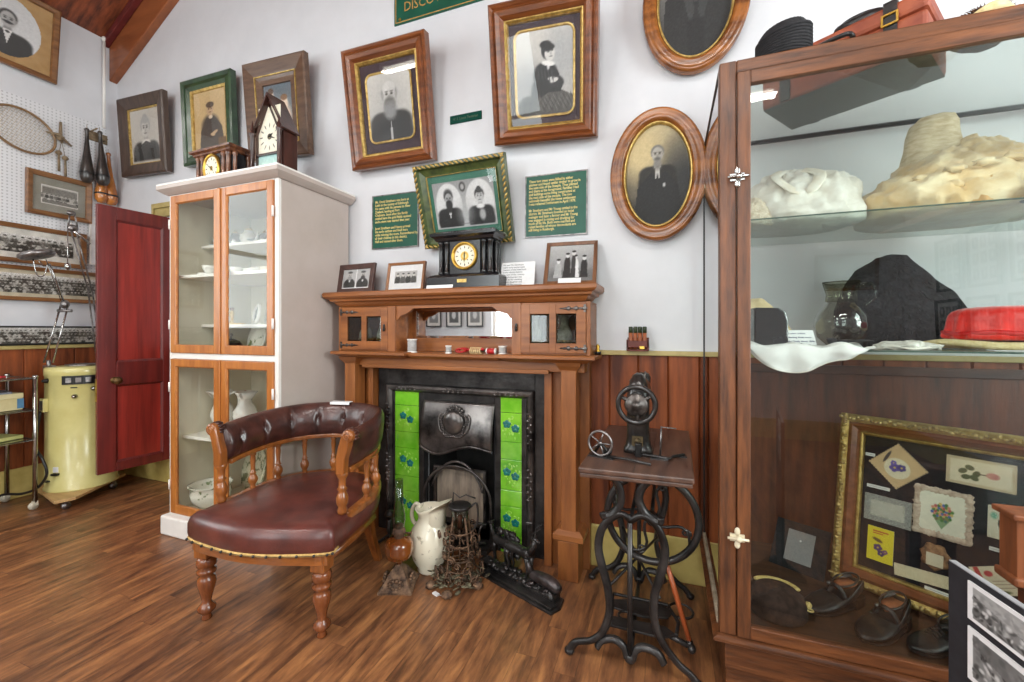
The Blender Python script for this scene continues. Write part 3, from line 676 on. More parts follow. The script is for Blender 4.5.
t = sign('shop_sign', 'long green sign reading DISCOVERY, cut by the picture top', -1.03, 3.318, 1.35, .30, rim=False)
MB().rings(1.33, .28, [(0, .0078), (0, .009), (.006, .009), (.006, .0078)]).build('border_line', M_['letters_dark'], t)
text_obj('lettering', 'DISCOVERY & GOLD', .088, M_['letters_dark'], t, (-.60, -.0088, -.075), sx=.88)
for sx in (-.63,): MB().lathe([(0, .0), (.012, .002), (.0, .006)], (sx, -.008, -.12), 10, 'y').build('fixing_screw', M_['brass'], t)

# ------------------------------------------------------------------ left wall pictures (wall 'l': x runs towards the gable)
t = hang('framed_portrait', 'framed oval portrait of a man with a moustache, high on the left wall', -.70, 3.317, .56, .59, 4.3, -.8, 'l')
fm = wood('oak_frame', (150, 104, 62), (98, 62, 36), 'x', rough=.35)
moulding(t, .56, .59, [(0, 0), (0, .03), (.01, .036), (.035, .03), (.04, .02), (.04, 0)], fm); flat(t, .49, .52, -.008, mat('ochre_mount', (196, 158, 104), (182, 142, 88), rough=.8), 'mount')
p = Pic(.36, .44, g(225)); p.grad(g(222), g(232)); bust(p, .5, .6, .17, skin=190, hair=60, coat=60, collar=235, warm=2); p.E(.5, .555, .08, .02, g(60), .3); p.N(3)
p.build('photograph', M_['photo'], t, y=-.0095, oval=True); flat(t, .5, .53, -.014, M_['pane'], 'glass_pane', th=.002)
t = hang('framed_photograph', 'brown framed group photograph on the pegboard, below the racket', -.399, 2.223, .40, .35, 1.2, 0, 'l')
moulding(t, .40, .35, [(0, 0), (0, .024), (.008, .028), (.036, .02), (.04, .012), (.04, 0)], fm); flat(t, .33, .28, -.006, mat('grey_mount', (150, 146, 134), (138, 134, 122), rough=.8), 'mount')
p = Pic(.225, .15, g(214, 8), nx=60); p.B(.03, .97, .05, .95, g(176, 8)); p.B(.03, .97, .55, .9, g(120, 8)); crowd(p, 2, 9, .3, .5, .07, 3); p.B(.03, .97, .05, .22, g(110, 8)); p.N(12)
p.build('photograph', M_['photo'], t, y=-.0075); flat(t, .33, .28, -.012, M_['pane'], 'glass_pane', th=.002)
def pano(label, z, h, a0, a1, border, mw, seed, rows, fm_, mountc=(236, 232, 222)):
    w = a1-a0; t = hang('panorama_photograph', label, (a0+a1)/2, z, w, h, 1, 0, 'l', group=None)
    moulding(t, w, h, [(0, 0), (0, .022), (.004, .026), (border, .018), (border+.002, 0)], fm_)
    flat(t, w-2*border, h-2*border, -.005, mat('pale_mount_%d' % seed, mountc), 'mount')
    pw, ph = w-2*border-2*mw, h-2*border-2*mw
    p = Pic(pw, ph, g(190, 6), nx=min(420, int(pw*300))); p.grad(g(222, 6), g(96, 4)); crowd(p, rows, int(pw/ph*rows*1.2), .18, .78, .42/rows, seed, lo=35); p.N(22)
    p.build('photograph', M_['photo'], t, y=-.0065); flat(t, w-2*border, h-2*border, -.010, M_['pane'], 'glass_pane', th=.002)
pano('long panoramic group photograph in oak frame, uppermost of the three long ones', 1.822, .30, -1.9, -.235, .035, .045, 11, 3, fm)
pano('long panoramic crowd photograph in brown frame, middle of the three long ones', 1.53, .27, -1.9, -.10, .03, .03, 12, 5, fm, (220, 208, 180))
pano('long black-edged panoramic photograph standing on the rail, lowest of the three long ones', 1.182, .15, -2.0, -.10, .008, .006, 13, 4, M_['dark'], (70, 70, 66))
t = hang('framed_photograph', 'small white framed photographs sheet on the left wall, half behind the red door', -.12, 1.87, .18, .42, 0, 0, 'l')
moulding(t, .18, .42, [(0, 0), (0, .012), (.012, .012), (.014, 0)], M_['white']); flat(t, .16, .40, -.006, M_['paper'], 'mount')
p = Pic(.1, .32, g(170)); p.N(20, 3); p.build('photograph', M_['photo'], t, y=-.0075)
# racket
t = thing('tennis_racket', 'old wooden racket with strung oval head hanging on the pegboard', 'racket', (XL+.04, -.615, 2.855))
t.rotation_euler = (R(-24), 0, 0)
rb = MB(); pts = [(0, .19*cos(a), .155*sin(a)) for a in [2*PI*i/40 for i in range(40)]]
rb.tube(pts, .009, 8, closed=True); rb.tube([(0, -.19, 0), (0, -.23, 0), (0, -.65, 0)], [.012, .012, .015], 8); rb.tube([(0, -.175, .06), (0, -.24, .0)], .007, 6); rb.tube([(0, -.175, -.06), (0, -.24, 0)], .007, 6)
rb.build('racket_frame', wood('racket_ash', (150, 116, 78), (106, 78, 48), 'y'), t)
sb = MB()
for i in range(-9, 10):
    a = i*.019; z = .155*math.sqrt(max(0, 1-(a/.19)**2)); sb.tube([(0, a, -z), (0, a, z)], .0012, 4)
for i in range(-8, 9):
    a = i*.0178; y = .19*math.sqrt(max(0, 1-(a/.155)**2)); sb.tube([(0.002, -y, a), (.002, y, a)], .0012, 4)
sb.build('strings', mat('gut_strings', (206, 190, 164), (180, 160, 130), rough=.6), t)
# bundle of wooden pegs and balls on a cord
t = thing('wooden_toy', 'small weathered wooden peg and stick bundle hanging beside the racket', 'toy', (XL+.03, -.395, 2.9))
wt = mat('weathered_wood', (150, 130, 104), (104, 88, 66), rough=.8, scale=40, bump=.3)
MB().tube([(0, 0, .12), (0, 0, .0), (0, .01, -.05)], [.009, .012, .008], 8).build('stick', wt, t)
MB().tube([(.005, -.09, .0), (.02, -.02, .005), (.02, .06, -.06)], [.006, .014, .006], 8).ell((.02, -.01, -.02), (.02, .025, .02), nz=.5).build('crosspiece', wt, t)
for i, (y_, z_) in enumerate(((-.02, -.145), (.02, -.175))):
    b_ = MB(); b_.tube([(.015, 0, -.04), (.02, y_, z_)], .002, 5); b_.ell((.02, y_, z_), .02, 10, 8); b_.tube([(.02, y_, z_-.01), (.02, y_+.002, z_-.15)], [.007, .009], 7); b_.build('ball_and_peg', wt, t)
# indian clubs
def club(name, label, y, z, m, tilt, x=.05):
    t = thing(name, label, 'exercise club', (XL+x, y, z), group=None); t.rotation_euler = (R(tilt), 0, 0)
    MB().lathe([(0, .468), (.014, .465), (.018, .45), (.012, .435), (.014, .36), (.023, .26), (.038, .155), (.047, .085), (.044, .038), (.028, .006), (0, 0)], n=16).build('club_body', m, t)
    MB().lathe([(.0475, .09), (.048, .086), (.048, .08), (.0475, .076)], n=16).build('turned_band', M_['dark'], t)
    MB().tube([(0, 0, .42), (.0, .0, .50)], .002, 5).build('hanging_cord', wt, t); return t
dk = mat('dark_club', (62, 54, 50), (34, 29, 27), rough=.3, scale=20, coat=.4); am = mat('amber_club', (206, 132, 62), (132, 72, 34), rough=.25, scale=10, coat=.6, stretch=(1, 1, .3))
club('indian_club', 'black wooden exercise club, first of the dark pair on the pegboard', -.255, 2.555, dk, 0, .09)
club('indian_club', 'black wooden exercise club, second of the dark pair, overlapping the amber ones', -.155, 2.56, dk, 3, .115)
club('indian_club', 'amber wooden exercise club between the dark pair and the corner one', -.135, 2.42, am, 0, .045)
club('indian_club', 'amber wooden exercise club hanging nearest the room corner', -.062, 2.42, am, 3, .045)
t = thing('peg_rail', 'small wooden pegs holding the exercise clubs on the pegboard', 'peg rail', (XL+.008, -.2, 3.03))
MB().cyl((0, 0, 0), (.11, 0, .01), .006, 8).build('peg', wt, t); MB().cyl((0, .09, -.05), (.07, .09, -.04), .006, 8).build('peg', wt, t); MB().box(0, .010, -.03, .12, -.07, .01).build('back_plate', wt, t)

# ------------------------------------------------------------------ other walls (seen in the mirror and in the glass)
k = 0
for iy, y_ in enumerate((-4.15, -3.70, -3.22)):
    for iz, z_ in enumerate((1.66, 1.10)):
        lb = 'black framed collage of small photographs on the right wall, %s row, %s' % (('upper', 'lower')[iz], ('farthest from the gable', 'middle one', 'closest to the gable')[iy])
        t = hang('framed_collage', lb, y_, z_, .36, .48, 2, 0, 'r', group='collages on the right wall')
        moulding(t, .36, .48, [(0, 0), (0, .022), (.024, .018), (.026, 0)], M_['dark'])
        p = Pic(.32, .44, g(205), nx=48)
        rg = random.Random(k); k += 1
        for a in range(3):
            for b_ in range(3): p.B(.08+.3*a, .30+.3*a, .08+.3*b_, .30+.3*b_, g(rg.randint(60, 130))).E(.19+.3*a, .2+.3*b_, .05, .06, g(185), .2)
        p.build('photograph', M_['photo'], t, y=-.008)
t = hang('framed_photograph', 'brown framed landscape on the far wall by the right corner', 1.9, 1.75, .6, .42, 2, 0, 'f')
moulding(t, .6, .42, [(0, 0), (0, .022), (.03, .018), (.034, 0)], fm); p = Pic(.54, .36, g(150, 10)); p.grad(g(190, 8), g(90, 8)).E(.5, .3, .4, .2, g(110, 10), .5).N(8); p.build('photograph', M_['photo'], t, y=-.008)
for i, x_ in enumerate((-1.55, -.95)):
    t = hang('framed_photograph', 'dark framed photograph on the far wall between the windows, %s' % ('nearer the left window', 'nearer the right window')[i], x_, 1.3, .5, .6, 3, 0, 'f')
    moulding(t, .5, .6, [(0, 0), (0, .022), (.04, .018), (.044, 0)], M_['darkoak']); p = Pic(.42, .52, g(190, 8)); bust(p, .5, .6, .15); p.build('photograph', M_['photo'], t, y=-.008)
for i, x_ in enumerate((-4.35, -3.9, -3.45)):
    t = hang('framed_photograph', 'small dark framed photograph on the far wall above the bookcase, %s' % ('nearest the left wall', 'middle of three', 'nearest the window')[i], x_, 1.36, .34, .42, 2, 0, 'f')
    moulding(t, .34, .42, [(0, 0), (0, .022), (.022, .018), (.024, 0)], M_['dark']); p = Pic(.29, .37, g(205, 4)); p.B(.15, .85, .15, .85, g(120 if i != 1 else 80), .01).E(.5, .55, .15, .2, g(190), .2); p.build('photograph', M_['photo'], t, y=-.008)
t = thing('low_bookcase', 'low dark bookcase under small photographs at the far wall', 'bookcase', (-3.9, YF+.2, 0))
bkw = wood('bookcase_dark', (70, 48, 38), (44, 30, 24), 'x', rough=.5)
MB().box(-.65, .65, -.15, .15, 1.14, 1.165).build('top_board', bkw, t, bevel=.003)
for x_ in (-.635, .635): MB().box(x_-.012, x_+.012, -.14, .14, 0, 1.14).build('side_board', bkw, t)
for z_ in (.08, .45, .80): MB().box(-.62, .62, -.14, .14, z_, z_+.02).build('shelf', bkw, t)
MB().box(-.62, .62, -.15, -.14, .08, 1.14).build('back_panel', bkw, t)
t = thing('display_table', 'long table with a white cloth against the far wall', 'table', (-1.5, YF+.45, 0))
MB().box(-1.2, 1.2, -.35, .35, .72, .75).build('table_top', rimu('x'), t, bevel=.004)
for sx in (-1.12, 1.12):
    for sy in (-.28, .28): MB().box(sx-.03, sx+.03, sy-.03, sy+.03, 0, .72).build('leg', rimu('z'), t)
cl = MB().box(-2.65, -.35, YF+.14, YF+.76, .75, .758).build('table_cloth', M_['cloth_white']); tag(cl, 'white cloth lying on the long table at the far wall', 'tablecloth')
# ------------------------------------------------------------------ tall white china cabinet
X0, X1, YFc, ZT = -3.015, -2.072, -.58, 2.165
cab = thing('china_cabinet', 'tall white cabinet with four honey pine glazed doors beside the red door', 'cabinet', ((X0+X1)/2, -.30, 0))
o_ = cab.location
def cb(name, m, bevel=.0, parent=cab, **k):
    def f(*boxes):
        mb = MB(o_)
        for b_ in boxes: mb.box(*b_)
        return mb.build(name, m, parent, bevel=bevel, **k)
    return f
cb('carcass', M_['shaded_white'], .003)((X0, X0+.02, YFc+.02, -.02, .1, ZT), (X1-.02, X1, YFc+.02, -.02, .1, ZT), (X0+.02, X1-.02, YFc+.02, -.02, ZT-.02, ZT))
cb('lining', M_['cream'])((X0+.02, X1-.02, -.035, -.02, .12, ZT-.02), (X0+.02, X1-.02, YFc+.03, -.035, .12, .135), (X0+.02, X0+.025, YFc+.03, -.03, .13, ZT-.02), (X1-.025, X1-.02, YFc+.03, -.03, .13, ZT-.02))
cb('face_frame', M_['white'], .002)((X0, X0+.024, YFc, YFc+.02, .12, ZT), (X1-.028, X1, YFc, YFc+.02, .12, ZT), (X0+.024, X1-.028, YFc, YFc+.02, 1.118, 1.153), (X0+.024, X1-.028, YFc, YFc+.02, 2.156, ZT), (X0+.024, X1-.028, YFc, YFc+.02, .12, .13))
cb('plinth', M_['white'], .01)((X0-.02, X1+.0, YFc-.045, -.02, 0, .12))
cn = MB(o_); cp = [(0, 0), (.012, .0), (.03, .012), (.05, .028), (.05, .05), (0, .05)]
L = []
for d, z in cp: L.append([(X0-d, YFc-d, ZT+z), (X1+d, YFc-d, ZT+z), (X1+d, -.01, ZT+z), (X0-d, -.01, ZT+z)])
cn.loft(L, smooth=False); cn.build('cornice', M_['shaded_white'], cab)
cb('top_board', M_['white'], .003)((X0-.05, X1+.05, YFc-.05, -.01, ZT+.05, ZT+.062))
for z_, y_ in ((1.875, -.40), (1.655, -.545), (1.338, -.40)): cb('shelf', M_['white'], .003)((X0+.025, X1-.025, y_, -.035, z_-.02, z_))
cb('shelf', M_['white'], .003)((X0+.025, X1-.025, -.52, -.035, .61-.02, .61)); cb('shelf', M_['white'], .003)((X0+.025, X1-.025, -.55, -.035, 1.12, 1.14))
def cdoor(x0, x1, z0, z1, hinge):
    f = MB(o_); s_ = .047; y0, y1 = YFc-.012, YFc+.012
    f.box(x0, x0+s_, y0, y1, z0, z1); f.box(x1-s_, x1, y0, y1, z0, z1); f.box(x0+s_, x1-s_, y0, y1, z0, z0+s_+.004); f.box(x0+s_, x1-s_, y0, y1, z1-s_, z1)
    d = f.build('door', kauri('z'), cab, bevel=.003)
    MB(o_).box(x0+s_-.005, x1-s_+.005, YFc-.002, YFc+.001, z0+s_-.005, z1-s_+.005).build('glass_pane', M_['cabglass'], d)
    r = MB(o_).rings(x1-x0-2*s_, z1-z0-2*s_, [(0, 0), (0, .008), (.006, 0)], cx=(x0+x1)/2, cz=(z0+z1)/2); r.v = [Vector((v.x, v.y+YFc-.001, v.z)) for v in r.v]
    r.build('glazing_bead', kauri('x'), d)
    hx = x1 if hinge > 0 else x0
    for zz in (z0+.18, z1-.18): MB(o_).cyl((hx+hinge*.004, y0-.002, zz-.03), (hx+hinge*.004, y0-.002, zz+.03), .006, 8).build('hinge', M_['white'], d)
    return d
xm = -2.535
for x0, x1, hg in ((X0+.026, xm-.006, -1), (xm+.006, X1-.03, 1)):
    cdoor(x0, x1, 1.155, 2.155, hg); cdoor(x0, x1, .132, 1.116, hg)
cb('middle_strip', kauri('z'), .003)((xm-.012, xm+.012, YFc-.02, YFc-.0125, 1.155, 2.155)); cb('middle_strip', kauri('z'), .003)((xm-.012, xm+.012, YFc-.02, YFc-.0125, .132, 1.116))

# things in the cabinet
def teapot(x, y, z, s, label, m, name='teapot'):
    t = thing(name, label, 'teapot' if name == 'teapot' else 'jug', (x, y, z))
    MB().lathe([(0, 0), (.03*s, 0), (.034*s, .006*s), (.03*s, .012*s), (.05*s, .04*s), (.053*s, .065*s), (.04*s, .1*s), (.028*s, .115*s), (.03*s, .125*s), (0, .125*s)]).build('pot_body', m, t)
    MB().lathe([(.03*s, .125*s), (.02*s, .137*s), (.006*s, .142*s), (.008*s, .152*s), (0, .158*s)], n=14).build('lid', M_['gold'], t)
    MB().tube(spline([(.045*s, 0, .04*s), (.075*s, 0, .07*s), (.085*s, 0, .11*s)], 4), [.01*s, .01*s, .009*s, .008*s, .007*s, .006*s, .006*s, .005*s, .005*s], 8).build('spout', m, t)
    MB().tube(spline([(-.04*s, 0, .1*s), (-.075*s, 0, .11*s), (-.085*s, 0, .07*s), (-.05*s, 0, .045*s)], 5), .005*s, 7).build('handle', m, t)
    return t
blue = mat('blue_gilt_china', (240, 236, 226), (60, 70, 120), rough=.15, scale=26, coat=.5, lo=.36, hi=.42)
floral = mat('floral_china', (242, 240, 230), (120, 136, 96), rough=.15, scale=18, coat=.5, lo=.38, hi=.44)
silver = M_['chrome']
teapot(-2.77, -.22, 1.875, 1.0, 'white and blue gilt teapot in the middle of the highest cabinet shelf', blue)
teapot(-2.905, -.22, 1.875, .9, 'silver jug on the highest cabinet shelf, left of the gilt teapot', silver, 'silver_jug')
teapot(-2.645, -.20, 1.875, .8, 'silver jug on the highest cabinet shelf, right of the gilt teapot', silver, 'silver_jug')
def cup(x, y, z, s, label, m=M_['china'], group=None):
    t = thing('teacup', label, 'cup', (x, y, z), group=group)
    MB().lathe([(0, 0), (.05*s, .0), (.062*s, .01*s), (.06*s, .012*s), (.02*s, .006*s), (0, .006*s)]).build('saucer', m, t)
    MB().lathe([(0, .008*s), (.018*s, .008*s), (.02*s, .014*s), (.034*s, .04*s), (.038*s, .06*s), (.036*s, .06*s), (.03*s, .038*s), (.0, .016*s)]).build('cup_body', m, t)
    MB().tube(spline([(.034*s, 0, .05*s), (.055*s, 0, .045*s), (.03*s, 0, .025*s)], 5), .003*s, 6).build('handle', m, t); return t
cup(-2.82, -.46, 1.655, 1.1, 'white china cup and saucer, on the second cabinet shelf by itself at the left')
cup(-2.93, -.33, 1.875, .8, 'small pale blue cup on the highest cabinet shelf behind the left door', mat('pale_blue_china', (190, 212, 222), rough=.2))
cup(-2.74, -.33, 1.655, 1.15, 'white china cup on the second shelf, left of the gravy boat')
cup(-2.475, -.33, 1.655, 1.0, 'tall white cup with brown band at the right end of second shelf', mat('banded_china', (240, 232, 214), (206, 150, 90), rough=.2, scale=6, lo=.3, hi=.4))
t = thing('gravy_boat', 'white china gravy boat in the middle of the second cabinet shelf', 'gravy boat', (-2.61, -.32, 1.655))
MB().loft([[(.07*k*cos(a)*(1+.25*(cos(a) > 0)*cos(a)), .035*k*sin(a), z+(.012*max(0, cos(a)) if z > .03 else 0)) for a in [2*PI*i/24 for i in range(24)]] for k, z in ((.5, 0), (.5, .008), (.8, .02), (1, .04), (1.05, .055), (.98, .055), (.7, .03), (.01, .015))]).build('boat_body', M_['china'], t)
MB().tube(spline([(-.06, 0, .05), (-.095, 0, .06), (-.085, 0, .025), (-.055, 0, .02)], 5), .004, 6).build('handle', M_['china'], t)
t = thing('figurine', 'small yellow standing figurine on the third cabinet shelf', 'figurine', (-2.90, -.25, 1.338))
ym = mat('yellow_glaze', (228, 192, 88), (196, 150, 60), rough=.25, scale=30)
MB().lathe([(0, 0), (.022, 0), (.02, .01), (.01, .02), (.012, .06), (.016, .08), (.01, .095), (0, .1)], n=12).build('figure_body', ym, t); MB().ell((0, 0, .112), .014, 10, 8).build('figure_head', mat('brown_glaze', (150, 90, 50)), t)
t = thing('oval_picture', 'white oval frame with a dark cameo on the third cabinet shelf', 'picture frame', (-2.69, -.22, 1.338+.075))
t.rotation_euler = (R(-10), 0, R(-20))
MB().rings(.12, .145, [(0, 0), (0, .01), (.012, .016), (.028, .01), (.03, 0)], True, n=32).build('frame', M_['china'], t)
Pic(.07, .09, g(50), nx=24).E(.5, .55, .2, .3, g(150), .2).build('photograph', M_['photo'], t, y=-.004, oval=True)
for i, x_ in enumerate((-2.82, -2.77)):
    t = thing('brass_ornament', ('tiny brass dish lying beside the figurine', 'tiny brass dish lying beside the oval frame')[i], 'ornament', (x_, -.28, 1.338)); MB().lathe([(0, 0), (.02, 0), (.028, .008), (.024, .01), (0, .005)], n=14).build('dish', ym, t)
t = thing('plate', 'round white plate standing on edge at the right of the third shelf', 'plate', (-2.60, -.20, 1.338+.07)); t.rotation_euler = (R(80), 0, R(-30))
MB().lathe([(0, 0), (.04, 0), (.07, .012), (.068, .015), (.038, .004), (0, .004)]).build('plate_body', M_['china'], t)
t = thing('meat_cover', 'black domed dish cover with knob under the third cabinet shelf', 'dish cover', (-2.80, -.33, 1.14))
MB().lathe([(.085, 0), (.088, .004), (.084, .01), (.075, .05), (.05, .085), (.02, .1), (0, .102)]).build('dome', mat('dark_metal', (60, 62, 66), (30, 32, 36), rough=.2, metal=.8), t); MB().lathe([(.006, .1), (.006, .115), (.013, .125), (.008, .136), (0, .138)], n=12).build('knob', M_['steel'], t)
t = thing('plate', 'white shell edged plate leaning beside the black dish cover', 'plate', (-2.62, -.26, 1.14+.10)); t.rotation_euler = (R(78), 0, R(-10))
MB().lathe([(0, 0), (.06, 0), (.105, .018), (.103, .022), (.058, .005), (0, .005)], n=40, fl=lambda a, k: 1+.05*abs(sin(5*a)) if k in (2, 3) else 1).build('plate_body', floral, t)
# lower cupboard: ewers, chamber pot, plate
def ewer(x, y, z, label, m, rz=0):
    t = thing('ewer', label, 'jug', (x, y, z), rz)
    pr = [(0, 0), (.05, 0), (.052, .01), (.04, .02), (.062, .07), (.075, .11), (.06, .16), (.036, .2), (.034, .22), (.05, .25), (.06, .27)]
    n = 28
    rr = lambda a, k: 1+(.0 if k < 8 else (.25+.2*(k-8))*max(0, cos(a))**2+.08*abs(sin(4*a)))
    MB().lathe(pr+[(.056, .272), (.03, .225), (.0, .2)], n=n, fl=rr).build('jug_body', m, t)
    MB().tube(spline([(-.05, 0, .25), (-.1, 0, .26), (-.11, 0, .17), (-.06, 0, .11)], 6), .008, 8).build('handle', m, t); return t
pinkf = mat('rose_china', (244, 242, 238), (186, 96, 84), rough=.15, scale=14, coat=.5, lo=.33, hi=.38)
ewer(-2.70, -.30, .61, 'white ewer with pink roses behind the lower right cabinet door', pinkf, R(-20))
ewer(-2.88, -.33, .61, 'white spiky-rimmed ewer behind the lower left cabinet door', M_['china'], R(200))
t = thing('chamber_pot', 'white chamber pot with floral sides on the cabinet bottom', 'chamber pot', (-2.865, -.42, .135))
MB().lathe([(0, 0), (.07, 0), (.075, .01), (.11, .05), (.118, .09), (.11, .12), (.125, .138), (.128, .142), (.118, .142), (.1, .12), (.105, .09), (.06, .02), (0, .015)], n=36, fl=lambda a, k: 1+.02*sin(10*a)).build('pot_body', floral, t)
MB().tube(spline([(.115, 0, .11), (.165, 0, .115), (.16, 0, .06), (.105, 0, .04)], 6), .009, 8).build('handle', floral, t)
t = thing('serving_plate', 'large round floral plate standing upright behind the chair spindles', 'plate', (-2.745, -.18, .135+.165)); t.rotation_euler = (R(76), 0, R(-15))
MB().lathe([(0, 0), (.09, 0), (.165, .022), (.163, .027), (.088, .006), (0, .006)], n=40).build('plate_body', mat('sage_floral_china', (226, 220, 196), (120, 128, 96), rough=.2, scale=26, coat=.4, lo=.42, hi=.5), t)

# ------------------------------------------------------------------ clocks
def dialpic(d, base=(236, 230, 208), roman=True, hands=(20, 20, 20), centre=None, hh=(10, 10)):
    p = Pic(d, d, base, nx=64)
    for i in range(12):
        a = R(90-30*i); cx, cy = .5+.39*cos(a), .5+.39*sin(a); p.E(cx, cy, .02, .055, (40, 36, 34), .2, 90-30*i-90)
        if i % 3 == 0: p.E(cx+.02, cy, .012, .045, (40, 36, 34), .2, 90-30*i-90)
    p.E(.5, .5, .48, .48, base, .01, op=0)
    if centre: p.E(.5, .5, .2, .2, centre, .08); p.E(.5, .5, .1, .1, (240, 226, 160), .1)
    p.E(.35, .32, .025, .025, (50, 44, 40), .2); p.E(.65, .32, .025, .025, (50, 44, 40), .2)
    return p
def hands(t, y, r, a1, a2, m=M_['dark'], cx=0, cz=0):
    for nm, a, l, w_ in (('hour_hand', a1, r*.5, r*.06), ('minute_hand', a2, r*.8, r*.045)):
        d = Vector((sin(R(a)), 0, cos(R(a)))); q = Vector((d.z, 0, -d.x))
        MB().prism([(cx-d.x*r*.1+q.x*w_, cz-d.z*r*.1+q.z*w_), (cx+d.x*l*.6+q.x*w_, cz+d.z*l*.6+q.z*w_), (cx+d.x*l, cz+d.z*l), (cx+d.x*l*.6-q.x*w_, cz+d.z*l*.6-q.z*w_), (cx-d.x*r*.1-q.x*w_, cz-d.z*r*.1-q.z*w_)], y-.001, y, 'y').build(nm, m, t)
ZC = ZT+.062
marble = mat('brown_marbled', (130, 84, 58), (78, 44, 32), rough=.25, scale=30, coat=.5)
blk = mat('black_enamel', (34, 33, 35), (22, 21, 23), rough=.25, scale=12, coat=.4)
t = thing('mantel_clock', 'black mantel clock with brown columns standing on the white cabinet', 'clock', (-2.815, -.37, ZC), R(-2)); t.scale = (1.0, 1.0, 1.22)
MB().box(-.215, .215, -.08, .08, 0, .022).box(-.2, .2, -.075, .075, .022, .034).build('plinth', blk, t, bevel=.004)
MB().box(-.175, .175, -.055, .07, .034, .19).build('case_body', blk, t, bevel=.003)
MB().box(-.08, .08, -.072, -.05, .034, .19).build('dial_block', blk, t, bevel=.003)
L = []
for d, z in ((0, .19), (.012, .195), (.012, .203), (.028, .21), (.03, .22), (.0, .232)): L.append([(-.175-d, -.07-d, z), (.175+d, -.07-d, z), (.175+d, .075, z), (-.175-d, .075, z)])
MB().loft(L, smooth=False).build('cornice', marble, t)
for sx in (-.15, -.105, .105, .15):
    MB().lathe([(.018, .034), (.018, .05), (.012, .056), (.014, .11), (.012, .168), (.018, .174), (.018, .19)], (sx, -.068, 0), 14).build('column', marble, t)
for sy in (-.045, .045): MB().lathe([(.016, .034), (.016, .05), (.011, .056), (.011, .168), (.016, .174), (.016, .19)], (.182, sy, 0), 12).build('column', marble, t)
dialpic(.13).build('dial', M_['card'], t, y=-.079, cz=.112, oval=True)
MB().rings(.158, .158, [(0, .07), (0, .085), (.006, .09), (.014, .084), (.016, .08), (.016, .07)], True, n=40, cz=.112).build('bezel', M_['brass'], t)
hands(t, -.082, .05, 130, 300, cz=.112); MB().lathe([(.016, -.0805), (.0, -.084)], (0, 0, .112), 12, 'y'); MB().ell((0, -.081, .112), (.013, .002, .013), 12, 6).build('dial_boss', M_['brass'], t)
# steeple clock
t = thing('steeple_clock', 'dark pointed gothic steeple clock with painted landscape panel on the cabinet', 'clock', (-2.385, -.355, ZC), R(0))
dw = wood('clock_rosewood', (78, 44, 36), (44, 24, 20), 'z', rough=.3, coat=.4)
H1, H2 = .335, .565
MB().prism([(-.12, 0), (.12, 0), (.12, H1), (0, H2), (-.12, H1)], -.02, .085).build('case_body', dw, t, bevel=.003)
MB().prism([(-.135, 0), (.135, 0), (.135, .02), (-.135, .02)], -.045, .09).build('base_moulding', dw, t, bevel=.004)
fr = MB(); fr.prism([(-.12, .02), (-.095, .02), (-.095, H1-.005), (0, H2-.045), (.095, H1-.005), (.095, .02), (.12, .02), (.12, H1+.005), (0, H2+.012), (-.12, H1+.005)], -.042, -.02)
fr.box(-.095, .095, -.038, -.02, .188, .20); fr.box(-.095, .095, -.038, -.02, .02, .034); fr.build('door_frame', dw, t, bevel=.002)
dd = Pic(.19, .30, (236, 230, 210), nx=56); k_ = dd.k
for i in range(12):
    a = R(90-30*i); dd.E(.5+.38*cos(a), .36+.38*sin(a)/k_, .018, .05, (60, 56, 50), .2, -30*i)
dd.E(.5, .36, .10, .10/k_, (70, 62, 50), .1).E(.5, .36, .05, .05/k_, (190, 170, 110), .1)
dd.build('dial', M_['card'], t, y=-.0215, cz=.20+.15)
# the corners of the dial sheet lie behind the sloping frame: trim them
me = t.children[-1].data
import bmesh
bm = bmesh.new(); bm.from_mesh(me)
bmesh.ops.delete(bm, geom=[v for v in bm.verts if v.co.z > H1+(H2-H1)*(1-abs(v.co.x)/.12)-.012], context='VERTS'); bm.to_mesh(me); bm.free()
hands(t, -.024, .07, 60, 110, cz=.20+.108)
p = Pic(.19, .155, (170, 196, 190), nx=60); p.grad((170, 206, 204), (214, 224, 196)).B(0, 1, 0, .42, (150, 150, 76), .06).B(0, 1, 0, .2, (120, 120, 60), .1)
for i in range(14): p.E(.04+.07*i, .36+.05*((i*5) % 3), .03, .09, ((110, 120, 60), (190, 170, 90), (90, 110, 70))[i % 3], .4)
p.N(6).build('painted_panel', M_['card'], t, y=-.0215, cz=.111)
for sx in (-.115, .115):
    MB().lathe([(.018, 0), (.018, .02), (.013, .025), (.013, H1-.02), (.019, H1-.012), (.019, H1), (.011, H1+.008), (.016, H1+.022), (.008, H1+.035), (.005, H1+.06), (0, H1+.085)], (sx, -.05, 0), 12).build('finial_column', dw, t)
roof = MB(); roof.prism([(-.135, H1-.005), (0, H2+.0), (.135, H1-.005), (.135, H1+.008), (0, H2+.02), (-.135, H1+.008)], -.045, .09); roof.build('roof_boards', dw, t, bevel=.002)

